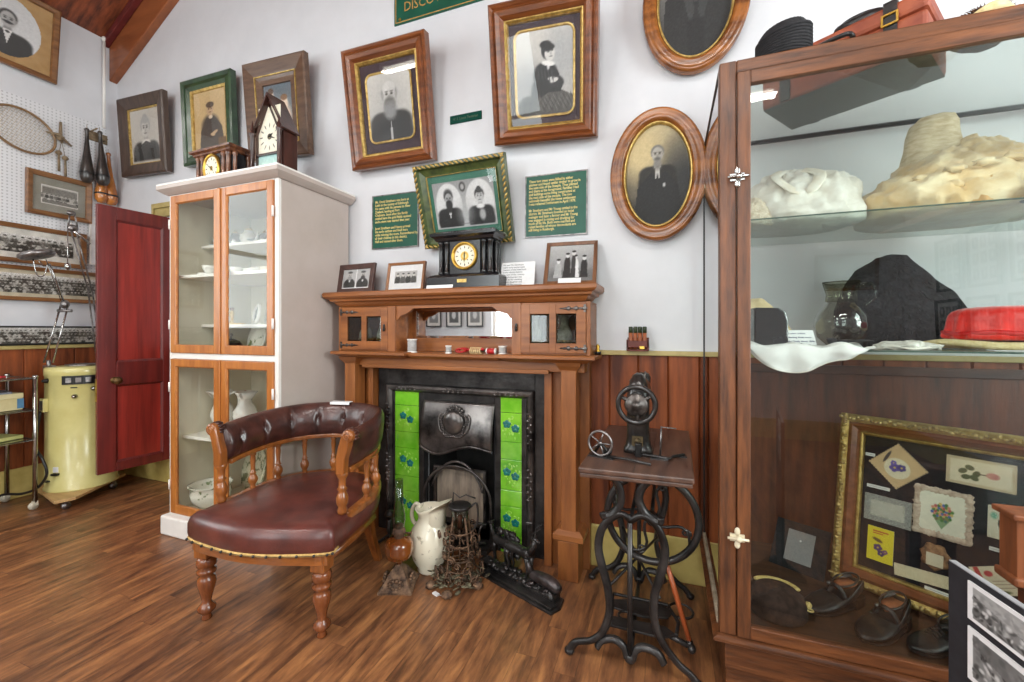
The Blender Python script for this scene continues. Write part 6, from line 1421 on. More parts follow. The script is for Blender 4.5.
# drive wheel
wy = -.55; wc = (-.063, .535); wr = .176
q = MB(o_); q.tube([(wc[0]+wr*cos(a), wy, wc[1]+wr*sin(a)) for a in [2*PI*i/56 for i in range(56)]], .0145, 10, closed=True)
q.build('drive_wheel', M_['iron'], sw)
dw_ = sw.children[-1]; q = MB(o_)
for k in range(4):
    a0 = k*PI/2+.5; pl2 = []
    for i in range(10):
        u = i/9; r_ = .02+(wr-.03)*u; a = a0+.9*math.sin(u*PI*.8); pl2.append((wc[0]+r_*cos(a), wy, wc[1]+r_*sin(a)))
    q.tube(pl2, .006, 7)
    a1 = a0+.75; q.tube([(wc[0]+(.135)*cos(a1)+.02*(1-j/14)*cos(a1+j*.5), wy, wc[1]+.135*sin(a1)+.02*(1-j/14)*sin(a1+j*.5)) for j in range(13)], .005, 6)
q.build('wheel_spokes', M_['iron'], dw_); q = MB(o_); q.cyl((wc[0], wy-.03, wc[1]), (wc[0], wy+.03, wc[1]), .02, 14); q.build('wheel_hub', M_['iron'], dw_)
q = MB(o_); q.tube([(wc[0], wy+.03, wc[1]), (wc[0], -.15, wc[1])], .008, 8); q.tube([(-.137, -.15, .56), (wc[0], -.15, wc[1])], .009, 8); q.tube([(-.03, -.60, .30), (-.015, -.45, .34)], .006, 6); q.build('wheel_axle', M_['iron'], sw)
q = MB(o_); q.tube([(-.03, -.50, .42), (.025, -.54, .25), (.078, -.575, .085)], [.009, .011, .009], 8); q.build('pitman_rod', wood('orange_rod', (186, 96, 52), (138, 62, 32), 'z', rough=.35), sw)
q = MB(o_); q.tube([(.078, -.575, .09), (.082, -.58, .06)], .012, 8); q.tube([(-.03, -.55, .085), (.082, -.58, .07)], .011, 8); q.ell((.085, -.585, .068), (.016, .02, .018)); q.build('crank_arm', M_['iron'], sw)
# treadle plate, pierced
q = MB(o_)
out1 = [(-.235, -.60), (-.02, -.60), (.03, -.565), (-.01, -.53), (-.235, -.54)]
q.prism(out1, .085, .095, 'z'); q.prism([(-.235, -.48), (-.10, -.50), (.0, -.47), (.02, -.42), (-.04, -.39), (-.16, -.40), (-.235, -.43)], .085, .095, 'z')
q.tube([(-.235, -.60, .09), (-.235, -.38, .09), (.0, -.38, .09), (.04, -.48, .09), (.03, -.565, .09)], .008, 7)
q.tube([(-.17+.028*cos(a), -.515+.028*sin(a), .09) for a in [2*PI*i/16 for i in range(16)]], .006, 6, closed=True); q.tube([(.05+.05*cos(a), -.40+.05*sin(a), .09) for a in [2*PI*i/20 for i in range(20)]], .006, 6, closed=True)
q.build('treadle_plate', M_['iron'], sw, bevel=.002)
# the machine head
mh = thing('sewing_machine', 'black antique sewing machine head with large hand wheel standing on the treadle table', 'sewing machine', (-.118, -.45, .79))
o_ = Vector((-.118, -.53, .79))
mh.location = (-.118, -.53, .79)
wm = mat('worn_black_japan', (70, 66, 64), (28, 26, 26), rough=.28, scale=16, metal=.4, coat=.4, lo=.3, hi=.75)
def sec(cx_, cy_, z, a, b_, n=20, e=.75): return [(cx_+math.copysign(abs(cos(2*PI*i/n))**e, cos(2*PI*i/n))*a, cy_+math.copysign(abs(sin(2*PI*i/n))**e, sin(2*PI*i/n))*b_, z) for i in range(n)]
q = MB(); q.loft([sec(0, .02, 0, .060, .045, e=.5), sec(0, .02, .018, .058, .043, e=.5), sec(0, .02, .03, .052, .040), sec(0, .015, .06, .047, .038), sec(0, .01, .11, .045, .036), sec(0, .01, .17, .046, .040), sec(0, .02, .235, .046, .048), sec(0, .03, .285, .038, .048), sec(0, .04, .318, .024, .034), sec(0, .045, .328, .008, .012)]); q.build('machine_column', wm, mh)
q = MB(); pts_ = spline([(0, .02, .225), (.003, .12, .265), (.005, .22, .262), (.005, .30, .235)], 6); q.tube(pts_, [.042, .041, .039, .037, .035, .034, .033, .032, .031, .03, .03, .03, .03, .03, .031, .032, .033, .034, .034], 14, flat=1.15); q.build('machine_arm', wm, mh)
q = MB(); q.loft([sec(.005, .315, z, a, b_) for z, a, b_ in ((.075, .012, .014), (.09, .024, .026), (.15, .028, .03), (.24, .032, .034), (.285, .034, .036), (.30, .024, .028), (.305, .01, .01))]); q.build('face_head', wm, mh)
q = MB(); q.tube([(.005, .315, .08), (.005, .315, .03)], .005, 8); q.tube([(.02, .315, .08), (.02, .315, .015)], .004, 6); q.box(.0, .03, .295, .33, .008, .014); q.build('needle_bar', M_['steel'], mh)
q = MB(); q.lathe([(.0, .31), (.005, .32), (.009, .335), (.011, .34), (.010, .348), (.005, .352), (.005, .358), (0, .36)], (0, .05, -.055), 12); q.tube([(.02, .10, .28), (.025, .10, .33)], .0035, 6); q.tube([(-.02, .06, .27), (-.035, .05, .295)], .006, 6); q.build('thread_pins', M_['steel'], mh)
q = MB(); q.tube([(.0+.071*cos(a), -.085, .213+.071*sin(a)) for a in [2*PI*i/40 for i in range(40)]], .0105, 10, closed=True); hw_ = q.build('hand_wheel', wm, mh)
q = MB()
for k in range(3): a = k*2*PI/3+.6; q.tube([(.025*cos(a), -.083, .213+.025*sin(a)), (.066*cos(a), -.085, .213+.066*sin(a))], [.011, .007], 8)
q.lathe([(.0, .075), (.044, .078), (.047, .085), (.042, .093), (.036, .094), (.032, .098), (.018, .10), (.014, .113), (.0, .116)], (0, 0, .213), 24, 'y'); q.cyl((0, -.09, .213), (0, .0, .213), .02, 14); q.build('wheel_hub', mat('dull_dark_steel', (112, 106, 102), (54, 50, 48), rough=.35, metal=.7, scale=30), hw_)
q = MB(); q.prism([(-.055, .045), (.06, .045), (.065, .38), (-.06, .38)], .0, .006, 'z'); q.build('bed_plate', wm, mh, bevel=.002)
q = MB(); q.lathe([(.0, .0325), (.014, .033), (.014, .036), (0, .037)], (0, .0, .055), 16, 'y'); q.box(-.022, .022, -.031, -.026, .035, .075); q.build('maker_badge', mat('dull_badge', (120, 100, 66), (80, 66, 44), rough=.5, metal=.5), mh)
# bobbin winder, lever and thread guide on the top
t = thing('bobbin_winder', 'small spoked bobbin winder wheel screwed on the near left corner of the sewing table', 'bobbin winder', (-.255, -.655, .79), R(-12))
q = MB(); q.tube([(.048*cos(a), 0, .058+.048*sin(a)) for a in [2*PI*i/32 for i in range(32)]], .005, 8, closed=True); q.build('winder_wheel', M_['steel'], t)
q = MB()
for k in range(5): a = 2*PI*k/5; q.tube([(0, 0, .058), (.046*cos(a), 0, .058+.046*sin(a))], .003, 6)
q.ell((0, 0, .058), .009, 10, 8); q.build('winder_spokes', M_['steel'], t)
q = MB(); q.tube([(-.035, .02, .004), (-.01, .015, .045), (0, .01, .058)], .006, 7); q.tube([(.035, .02, .004), (.012, .015, .04), (0, .01, .058)], .006, 7); q.box(-.05, .055, -.005, .035, 0, .006); q.ell((.02, .03, .02), (.018, .014, .016), nz=.3); q.build('winder_bracket', M_['iron'], t)
q = MB(); q.tube([(.03, .0, .01), (.12, .0, .012), (.20, -.01, .01)], .005, 7); q.build('winder_rod', M_['iron'], t)
t = thing('thread_stand', 'thin iron thread stand with lever on the right side of the sewing table', 'thread stand', (-.03, -.57, .79))
q = MB(); q.tube([(0, 0, 0), (.004, 0, .125)], .0035, 7); q.tube([(.004, 0, .122), (.06, .01, .118)], .003, 6); q.build('thread_rod', M_['steel'], t)
q = MB(); q.tube(spline([(-.10, -.01, .008), (-.03, -.02, .01), (.03, -.03, .008), (.045, 0, .008), (.09, .05, .008)], 5), .006, 7); q.box(-.035, .03, -.035, .01, 0, .005); q.box(.045, .1, .03, .05, 0, .004); q.build('lever_plate', M_['iron'], t); q = MB(); q.box(-.095, -.07, -.03, .0, 0, .055); q.build('lever_block', M_['iron'], t, bevel=.003)
# ------------------------------------------------------------------ glazed oak display case
KX0, KX1, KY0, KY1 = .165, 1.45, -.75, -.03
kc = thing('display_case', 'tall oak framed glass museum display case at the right', 'display case', (.80, -.38, 0))
o_ = Vector(kc.location)
def kb_(name, ax='x', bevel=.002, parent=None, m=None):
    def f(*bx):
        q = MB(o_)
        for b_ in bx: q.box(*b_)
        return q.build(name, m or case_oak(ax), parent or kc, bevel=bevel)
    return f
kb_('plinth', 'x', .004)((.19, KX1-.03, -.70, KY1, 0, .12), (.185, KX1-.02, -.715, KY1, .12, .235))
q = MB(o_); L = []
for d, z in ((-.01, .235), (.012, .238), (.02, .244), (.02, .252), (.01, .258), (-.004, .262)): L.append([(KX0-d, KY0-d, z), (KX1+d, KY0-d, z), (KX1+d, KY1, z), (KX0-d, KY1, z)])
q.loft(L, smooth=False); q.build('base_moulding', case_oak('x'), kc)
kb_('floor_board', 'x', 0, m=wood('dark_case_floor', (92, 62, 44), (58, 38, 28), 'x', rough=.5))((KX0+.02, KX1-.02, KY0+.03, KY1-.005, .262, .285))
kb_('corner_post', 'z', .004)((KX0, .217, KY0, KY0+.05, .262, 2.215)); kb_('corner_post', 'z', .004)((KX1-.05, KX1, KY0, KY0+.05, .262, 2.215))
kb_('top_rail', 'x', .004)((.217, KX1-.05, KY0, KY0+.05, 2.172, 2.215))
door2 = bpy.data.objects.new('door', None); COL.objects.link(door2); door2.parent = kc
for x0_, x1_ in ((.219, .259), (KX1-.095, KX1-.055)): kb_('door_stile', 'z', .003, door2)((x0_, x1_, KY0-.006, KY0+.02, .264, 2.17))
for z0_, z1_ in ((.264, .305), (2.127, 2.17)): kb_('door_rail', 'x', .003, door2)((.259, KX1-.095, KY0-.006, KY0+.02, z0_, z1_))

kb_('glass_pane', 'x', 0, door2, M_['caseglass'])((.257, KX1-.093, KY0+.004, KY0+.008, .303, 2.13))
for z_ in (1.815, .60):
    q = MB(o_); q.box(.196, .240, KY0-.012, KY0-.005, z_-.012, z_+.012); q.ell((.218, KY0-.011, z_+.022), (.009, .005, .014)); q.ell((.218, KY0-.011, z_-.022), (.009, .005, .014)); q.tube([(.188, KY0-.019, z_), (.252, KY0-.019, z_)], .0045, 8); q.ell((.222, KY0-.022, z_), (.010, .008, .010)); q.build('cupboard_bolt', M_['chrome'] if z_ > 1 else mat('cream_bolt', (226, 214, 184), rough=.35), door2)
# side, top and back glass in thin dark strips
kb_('side_glass', 'y', 0, m=M_['caseglass'])((KX0+.004, KX0+.008, KY0+.05, KY1, .262, 2.205)); kb_('side_glass', 'y', 0, m=M_['caseglass'])((KX1-.008, KX1-.004, KY0+.05, KY1, .262, 2.205))
kb_('top_glass', 'y', 0, m=M_['caseglass'])((KX0+.01, KX1-.01, KY0+.05, KY1, 2.203, 2.208))
kb_('glass_edging', 'z', .001, m=M_['dark'])((KX0, KX0+.009, KY0+.05, KY1, 2.203, 2.213), (KX0, KX0+.010, KY1-.01, KY1, .262, 2.213), (KX1-.01, KX1, KY1-.01, KY1, .262, 2.213), (KX1-.01, KX1, KY0+.05, KY1, 2.203, 2.213), (KX0, KX1, KY1-.012, KY1, 2.195, 2.215))
kb_('lower_side_bead', 'y', .002, m=mat('worn_grey_bead', (176, 160, 138), (132, 112, 92), rough=.5, scale=20))((KX0-.004, KX0+.012, KY0+.05, KY1, .262, .285))
for z_, y0 in ((1.70, -.63), (1.236, -.70)):
    kb_('glass_shelf', 'x', .001, m=M_['shelfglass'])((KX0+.03, KX1-.03, y0, KY1-.06, z_-.006, z_))
    q = MB(o_)
    for x_ in (KX0+.022, KX1-.022): q.box(x_-.012, x_+.012, KY0+.04, KY1-.05, z_-.013, z_-.0065)
    q.build('shelf_bearer', M_['steel'], kc)
kb_('shelf_edge', 'x', .001, m=mat('green_glass_edge', (84, 104, 94), (66, 86, 78), rough=.2))((KX0+.03, KX1-.03, -.631, -.629, 1.6945, 1.6995), (KX0+.03, KX1-.03, -.701, -.699, 1.2305, 1.2355))
kb_('lower_back_panel', 'x', 0, m=wood('dark_back_panel', (112, 58, 33), (62, 31, 19), 'z', rough=.5, coat=0))((KX0+.02, KX1-.02, KY1-.02, KY1-.008, .285, 1.13)); kb_('panel_moulding', 'x', .003, m=wood('dark_back_panel', (92, 48, 28), (52, 27, 18), 'x', rough=.5, coat=0))((KX0+.02, KX1-.02, KY1-.035, KY1-.02, 1.10, 1.14))

# ---- on the case: pleated hat, leather suitcase, fur, straw hats
ZK = 2.215
t = thing('pleated_hat', 'black pleated pillbox hat on the top corner of the display case', 'hat', (.372, -.665, ZK), R(10))
q = MB(); n = 60; L = []
for r_, z in ((.066, 0), (.074, .004), (.080, .03), (.080, .07), (.074, .105), (.06, .125), (.03, .135), (.004, .137)):
    L.append([(r_*1.0*cos(2*PI*i/n)*(1+.035*(i % 2)), r_*.85*sin(2*PI*i/n)*(1+.035*(i % 2)), z+(.012*cos(2*PI*i/n) if z > .02 else 0)) for i in range(n)])
q.loft(L); q.build('hat_crown', M_['black_cloth'], t)
q = MB()
for z_ in (.012, .022, .032, .042, .052, .062, .072, .082, .092): q.tube([((.0815)*cos(a), .0702*sin(a), z_+.012*cos(a)*(z_/.06)) for a in [2*PI*i/40 for i in range(40)]], .005, 6, closed=True)
q.build('pleats', M_['black_cloth'], t)
sc_m = mat('tan_red_leather', (176, 92, 60), (136, 62, 42), rough=.5, scale=9, bump=.15)
t = thing('leather_suitcase', 'red-brown leather suitcase lying on the glass top of the display case', 'suitcase', (.654, -.363, ZK), R(-34))
MB().box(-.25, .25, -.145, .145, 0, .125).build('case_base', sc_m, t, bevel=.012); MB().box(-.255, .255, -.15, .15, .125, .185).build('case_lid', sc_m, t, bevel=.014)
MB().box(-.246, .246, -.141, .141, -.002, .0).build('bottom_cloth', mat('grey_canvas', (112, 108, 100), (92, 88, 82), rough=.9, scale=60), t)
for x_ in (-.16, .16):
    q = MB(); L = [(-.155, -.004), (-.155, .19), (.155, .19), (.155, -.004)]
    q.box(x_-.018, x_+.018, -.156, -.150, .0, .19); q.box(x_-.018, x_+.018, -.156, .156, .186, .192); q.box(x_-.018, x_+.018, .150, .156, 0, .19); q.build('strap', M_['black_leather'], t); q = MB(); q.rings(.045, .04, [(0, 0), (0, .006), (.006, .006), (.006, 0)], cx=x_, cz=.13); q.v = [Vector((v.x, v.y-.157, v.z)) for v in q.v]; q.build('buckle', M_['brass'], t)
MB().tube(spline([(-.06, -.15, .12), (-.05, -.18, .135), (.05, -.18, .135), (.06, -.15, .12)], 5), .008, 8).build('handle', M_['black_leather'], t)
q = MB()
for x_ in (-.255, .255):
    for y_ in (-.15, .15): q.ell((x_*.985, y_*.97, .185), (.022, .022, .018), 10, 7)
q.build('corner_caps', M_['black_leather'], t)
t = thing('leather_pouch', 'small black leather pouch lying on the front edge of the red-brown suitcase', 'pouch', (.665, -.44, ZK+.193), R(-37))
q = MB(); q.ell((0, 0, .026), (.085, .04, .026), 18, 10, nz=.25, seed=3); q.build('bag_body', M_['black_leather'], t); q = MB(); q.tube(spline([(-.085, -.01, .02), (-.04, -.015, .05), (.03, -.01, .052), (.08, 0, .03)], 5), .005, 7); q.build('pouch_flap', M_['black_leather'], t)
t = thing('fur_hat', 'brown shaggy fur hat on the display case behind the straw brims', 'hat', (.96, -.53, ZK)); t.scale = (.8, .8, .85)
q = MB(); q.ell((0, 0, .075), (.10, .09, .075), 20, 12, nz=.15); q.build('hat_body', mat('brown_fur', (94, 58, 38), (46, 28, 20), rough=1, scale=60, bump=.8), t)
rg = random.Random(3); q = MB()
for i in range(420):
    a = rg.uniform(0, 2*PI); e_ = rg.uniform(.02, 1.4); d = Vector((cos(a)*cos(e_), sin(a)*cos(e_), sin(e_))); p = Vector((d.x*.098, d.y*.088, .075+d.z*.073)); p2 = p+d*.022+Vector((rg.uniform(-.01, .01), rg.uniform(-.01, .01), -.012)); q.tube([p, p2], [.0028, .0006], 3)
o = q.build('fur_tufts', mat('fur_tips', (116, 74, 48), (60, 38, 26), rough=1, scale=50), t)
straw = mat('straw', (234, 218, 170), (212, 190, 136), rough=.8, scale=50, bump=.4)
def brimhat(x, y, z, s, label, m, crown_m=None, wav=.012, rz=0, cr=.5):
    t = thing('brimmed_hat', label, 'hat', (x, y, z), R(rz)); q = MB(); n = 48
    def ring(r_, zz, w_): return [(r_*s*cos(2*PI*i/n), r_*.85*s*sin(2*PI*i/n), zz+w_*(1+sin(3*2*PI*i/n))) for i in range(n)]
    q.loft([ring(.5, .001, 0), ring(.8, .001, wav*.5), ring(1, .003, wav), ring(1, .008, wav), ring(.8, .007, wav*.5), ring(.52, .010, 0)]); q.build('brim', m, t)
    q = MB(); q.loft([ring(.53, .008, 0), ring(.55, .03, 0), ring(.52, .4*s*.9*cr*2, 0), ring(.42, .48*s*.95*cr*2, 0), ring(.02, .5*s*.95*cr*2, 0)]); q.build('crown', crown_m or m, t)
    q = MB(); q.tube([Vector(p) for p in ring(.56, .022, 0)], .009, 6, closed=True); q.build('hat_band', crown_m or M_['black_cloth'], t); return t
brimhat(.885, -.675, ZK, .072, 'cream straw hat with wavy brim in front of the brown fur hat', straw, cr=.25)
lil = mat('lilac_felt', (150, 140, 156), (122, 112, 130), rough=.9, scale=30)
brimhat(1.035, -.675, ZK, .072, 'cream brimmed hat with lilac crown at the right of the display case top', straw, lil, cr=.35)

# ---- shelf 1: garments
Z1 = 1.7
def folds(v, amp, f=18, seed=0): return amp*noise.noise(Vector((v.x*f+seed, v.y*f*.6, v.z*f*.5)))+amp*.6*noise.noise(Vector((v.x*f*2.3, v.y*f*2.1+seed, v.z*f)))
def drape(q, rings_, amp, seed=0, f=16):
    L = []
    fine = []
    for (z0, a0, b0, c0, d0), (z1, a1, b1, c1, d1) in zip(rings_, rings_[1:]):
        for k in range(5): u = k/5; fine.append((z0+(z1-z0)*u, a0+(a1-a0)*u, b0+(b1-b0)*u, c0+(c1-c0)*u, d0+(d1-d0)*u))
    fine.append(rings_[-1])
    for z, cx_, cy_, a, b_ in fine:
        R_ = []
        for i in range(96):
            th = 2*PI*i/96; p = Vector((cx_+a*math.copysign(abs(cos(th))**.8, cos(th)), cy_+b_*math.copysign(abs(sin(th))**.8, sin(th)), z)); k = folds(p, amp, f, seed); R_.append((p.x+k*cos(th), p.y+k*sin(th), p.z+k*.5))
        L.append(R_)
    return q.loft(L)
t = thing('white_blouse', 'folded white cotton blouse with wide collar on the upper glass shelf', 'blouse', (.47, -.38, Z1))
q = MB(); drape(q, [(0.006, 0, 0, .19, .16), (.03, 0, 0, .205, .17), (.07, .01, .01, .205, .16), (.12, .02, .02, .20, .14), (.17, .03, .03, .185, .11), (.205, .03, .04, .15, .085), (.235, .0, .05, .085, .06), (.25, -.0, .05, .04, .035), (.25, -.0, .05, .01, .01)], .017, 3, 30); q.build('bodice', M_['cloth_white'], t)
q = MB()
for s4 in (-1, 1):
    pth = spline([(s4*.03, -.0, .238), (s4*.07, -.045, .208), (s4*.06, -.092, .165), (s4*.015, -.137, .105)], 6)
    q.tube(pth, [.004]+[.020]*(len(pth)-3)+[.012, .004], 10, flat=.25, upv=(s4, -.2, 0))
q.build('collar', mat('ivory_collar', (246, 242, 232), (228, 218, 200), rough=.85, scale=20), t)
q = MB(); drape(q, [(.004, -.15, -.10, .06, .07), (.03, -.15, -.10, .07, .075), (.07, -.15, -.08, .06, .065), (.11, -.14, -.05, .04, .04), (.125, -.14, -.05, .01, .01)], .014, 9); q.build('lace_front', mat('lace_cotton', (238, 226, 206), (206, 186, 160), rough=.95, scale=70, bump=.8), t)
q = MB(); drape(q, [(.004, .14, -.05, .065, .09), (.05, .145, -.04, .07, .09), (.11, .14, -.01, .065, .07), (.16, .12, .02, .04, .045), (.18, .12, .02, .01, .01)], .009, 19); q.build('sleeve', M_['cloth_white'], t)
t = thing('satin_gown', 'cream satin gown with high collar and gathered frills on the upper glass shelf', 'gown', (.96, -.36, Z1))
q = MB(); drape(q, [(.005, 0, 0, .27, .20), (.04, 0, 0, .285, .21), (.08, 0, 0, .28, .2), (.13, .02, .01, .25, .18), (.18, .04, .02, .20, .15), (.23, .06, .03, .15, .11), (.27, .05, .04, .10, .08), (.295, .03, .05, .05, .05), (.30, .03, .05, .01, .01)], .022, 5, 26); q.build('skirt_folds', M_['cloth_cream'], t)
q = MB(); drape(q, [(.20, -.03, .03, .10, .075), (.27, -.03, .04, .085, .065), (.33, -.03, .04, .074, .058), (.37, -.025, .04, .066, .05), (.395, -.02, .04, .05, .04), (.40, -.02, .04, .01, .01)], .006, 7); q.build('high_collar', mat('sheer_cream', (232, 216, 186), (204, 184, 150), rough=.9, scale=30, stretch=(1, 1, 3)), t)
q = MB(); rg = random.Random(8)
for i in range(16):
    a = PI*(1.0+i/15); cx_, cy_ = .27*cos(a), .19*sin(a); q.ell((cx_*.93, cy_*.9-.01, .03+rg.uniform(0, .05)), (.03, .022, .018), 12, 8, nz=.8, seed=i)
for i in range(5): a = PI*(1.15+.12*i); q.ell((.2*cos(a), .17*sin(a)-.01, .11+.012*i), (.03, .012, .012), 12, 8, nz=.9, seed=i+70)
q.build('gathered_frill', M_['cloth_cream'], t)
q = MB(); drape(q, [(.005, -.02, -.19, .03, .018), (.05, .0, -.175, .035, .02), (.10, .03, -.155, .03, .02), (.14, .05, -.13, .012, .01)], .01, 14, 30); q.build('bodice_fold', mat('ochre_satin', (220, 176, 112), (190, 142, 84), rough=.5, scale=14), t)
t = thing('dark_hat_stub', 'small dark felt cap beside the cream gown on the upper glass shelf', 'cap', (1.085, -.58, Z1)); q = MB(); q.ell((0, 0, .04), (.045, .04, .045), 16, 10, nz=.1); q.v = [Vector((v.x, v.y, max(0, v.z))) for v in q.v]; q.build('cap_crown', mat('dark_plum_felt', (66, 56, 62), (46, 40, 46), rough=.95, scale=40), t); MB().lathe([(.05, 0), (.056, .003), (.046, .008)], n=28).build('cap_edge', M_['black_cloth'], t)
# ---- shelf 2
Z2 = 1.237
t = thing('bonnet_box', 'dark rounded box with glossy front on the lower glass shelf by the case post', 'box', (.345, -.565, Z2), R(6))
q = MB(); q.prism([(-.055, 0), (.055, 0), (.055, .10), (.045, .13), (.025, .143), (-.055, .145)], -.04, .04, 'y'); q.build('box_shell', mat('dark_lacquer', (44, 42, 46), (30, 28, 30), rough=.15, coat=.6), t, bevel=.006)
MB().box(-.058, .058, -.044, .044, 0, .008).build('box_base', M_['dark'], t, bevel=.002)
t = thing('straw_bonnet', 'cream fabric bonnet behind the dark rounded box', 'bonnet', (.36, -.38, Z2)); q = MB(); drape(q, [(.004, 0, 0, .11, .10), (.06, 0, 0, .10, .09), (.12, -.01, 0, .08, .07), (.17, -.02, 0, .05, .04), (.19, -.02, 0, .01, .01)], .012, 21); q.build('bonnet_body', mat('ecru_cloth', (224, 204, 164), (198, 176, 134), rough=.9, scale=16), t)
q = MB(); q.tube([(.11*cos(a), .10*sin(a), .01) for a in [2*PI*i/30 for i in range(30)]], .008, 6, closed=True); q.build('bonnet_hem', M_['cloth_white'], t)
t = thing('handwritten_card', 'white handwritten card standing between the dark box and the glass jug', 'card', (.44, -.60, Z2+.0), R(8)); t.rotation_euler = (R(-28), 0, R(8))
MB().box(-.052, .052, -.001, .001, 0, .07).build('card_sheet', M_['paper'], t)
for i, s_ in enumerate(('Hand sewn cotton', 'christening dress worn', 'by the family about 1890')): text_obj('handwriting', s_, .0095, mat('blue_ink', (70, 76, 120)), t, (-.047, -.0015, .054-i*.016))
t = thing('glass_jug', 'round clear glass jug with crimped rim and handle on the lower glass shelf', 'jug', (.615, -.42, Z2))
q = MB(); q.lathe([(0, .002), (.045, .002), (.05, .01), (.075, .035), (.088, .075), (.082, .115), (.058, .15), (.042, .17), (.040, .20), (.052, .24), (.060, .245), (.048, .20), (.05, .172)], n=36, fl=lambda a, k: 1+(.06*sin(6*a) if k >= 9 else 0)); q.build('jug_body', glass('smoky_jug_glass', (222, 222, 214), 3.0, .02), t)
MB().tube(spline([(.048, 0, .225), (.09, 0, .235), (.105, 0, .19), (.07, 0, .15)], 6), .007, 8).build('handle', M_['clear'], t)
t = thing('hanging_cloth', 'white linen cloth spilling over the front edge of the lower glass shelf', 'cloth', (.42, -.66, Z2))
def clf(u, v):
    x = -.17+.36*u; w_ = sin(PI*min(1, u*1.05))**.8
    drop = (.085+.02*sin(u*7))*w_*(1 if u < .93 else .6)
    if v < .5: y = .12-.175*(v/.5); z = .012+.012*noise.noise(Vector((u*6, v*5, 0)))
    else:
        k = (v-.5)/.5; y = -.055-.006*sin(k*PI)-.006*noise.noise(Vector((u*9, k, 3))); z = .010-k*drop*1.0
    return (x+.02*noise.noise(Vector((u*4, v*4, 2))), y+(.012*sin(u*22)*(v) if v > .3 else 0)*.6, z+.007*sin(u*16+v*3)*(1-abs(v-.5)))
q = MB(); q.grid(clf, 60, 30); q.build('cloth_sheet', mat('white_linen', (244, 243, 242), (226, 224, 224), rough=.85, scale=9), t, solid=.002, subsurf=1)
q = MB(); q.tube([clf(i/50, 1) for i in range(51)], .0022, 6); q.build('hem', M_['cloth_white'], t)
t = thing('black_glove', 'black lace glove lying on the white linen cloth', 'glove', (.56, -.63, Z2+.022), R(15))
q = MB(); q.ell((0, 0, .004), (.035, .018, .006), 14, 8)
for k in range(4): q.tube(spline([(.028, -.012+.008*k, .004), (.055, -.016+.011*k, .005), (.075, -.02+.013*k, .003)], 3), .0042, 6)
q.tube([(.0, -.015, .004), (.03, -.032, .004)], .0042, 6); q.build('glove_body', M_['black_cloth'], t); MB().tube([(-.055, 0, .004), (-.03, 0, .005)], [.014, .014], 8, flat=.4).build('cuff', M_['black_cloth'], t)
t = thing('black_ribbon', 'thin curled black ribbon beside the dark rounded box', 'ribbon', (.425, -.60, Z2+.002)); MB().tube(spline([(-.03, -.02, .006), (0, -.01, .012), (.03, -.02, .006), (.045, -.005, .004)], 5), .006, 6, flat=.5).build('ribbon_band', M_['black_cloth'], t)
t = thing('fur_cape', 'large black fur cape heaped at the back of the lower glass shelf', 'cape', (.875, -.26, Z2))
q = MB(); drape(q, [(.003, 0, 0, .20, .13), (.06, 0, 0, .205, .13), (.14, -.02, .01, .19, .12), (.22, -.04, .02, .15, .10), (.30, -.05, .02, .10, .07), (.35, -.05, .02, .05, .04), (.365, -.05, .02, .01, .01)], .03, 31, 9); q.build('cape_body', mat('black_fur', (36, 36, 42), (14, 14, 18), rough=.9, scale=40, bump=1.0), t)
q = MB(); rg = random.Random(12)
for i in range(500):
    th = rg.uniform(0, 2*PI); u = rg.random(); z = .34*u; a = .20*(1-u**2.2)+.01; b_ = .13*(1-u**2.2)+.01; p = Vector((-.05*u+a*cos(th), b_*sin(th), z+.01)); q.tube([p, p+Vector((.02*cos(th), .02*sin(th), -.02))], [.003, .0008], 3)
q.build('fur_fringe', mat('black_fur_tips', (44, 44, 50), (20, 20, 24), rough=.9, scale=40), t)
t = thing('lace_collar', 'crumpled white lace collar on the lower glass shelf, left of the red hat', 'collar', (.735, -.60, Z2)); q = MB(); drape(q, [(.002, 0, 0, .08, .05), (.012, 0, 0, .085, .055), (.024, .0, 0, .06, .04), (.03, 0, 0, .01, .01)], .012, 41, 26); q.build('lace_body', mat('fine_lace', (236, 234, 226), (204, 200, 190), rough=.95, scale=60, bump=.6), t); q = MB(); q.tube([(.083*cos(a), .053*sin(a), .006+.004*sin(5*a)) for a in [2*PI*i/40 for i in range(40)]], .004, 6, closed=True); q.build('lace_edge', M_['cloth_white'], t)
t = thing('red_hat', 'bright red satin hat with cream straw brim on the lower glass shelf', 'hat', (1.03, -.54, Z2), R(0))
n = 64; q = MB()
def rg_(r_, z, w_=0): return [(r_*cos(2*PI*i/n), r_*.72*sin(2*PI*i/n), z+w_*sin(4*2*PI*i/n)) for i in range(n)]
q.loft([rg_(.12, .002), rg_(.19, .006, .004), (rg_(.225, .012, .006)), rg_(.228, .024, .006), rg_(.20, .03, .004), rg_(.16, .026)]); q.build('straw_brim', straw, t)
q = MB(); L = []
for r_, z, k in ((.17, .026, .004), (.172, .045, .007), (.158, .06, .006), (.156, .10, .004), (.148, .125, .003), (.11, .137, .002), (.05, .14, .001), (.004, .141, 0)):
    L.append([((r_+k*sin(17*2*PI*i/n)+k*.6*sin(7*2*PI*i/n))*cos(2*PI*i/n), (r_+k*sin(17*2*PI*i/n))*.72*sin(2*PI*i/n), z) for i in range(n)])
q.loft(L); q.build('satin_crown', mat('red_satin', (244, 50, 40), (206, 26, 26), rough=.35, scale=14, bump=.4, sheen=.3), t, subsurf=1)
q = MB(); q.tube([(.163*cos(a), .118*sin(a), .052+.003*sin(5*a)) for a in [2*PI*i/48 for i in range(48)]], .008, 8, closed=True); q.build('red_hat_band', mat('red_ribbon', (214, 34, 34), (176, 20, 24), rough=.4), t)
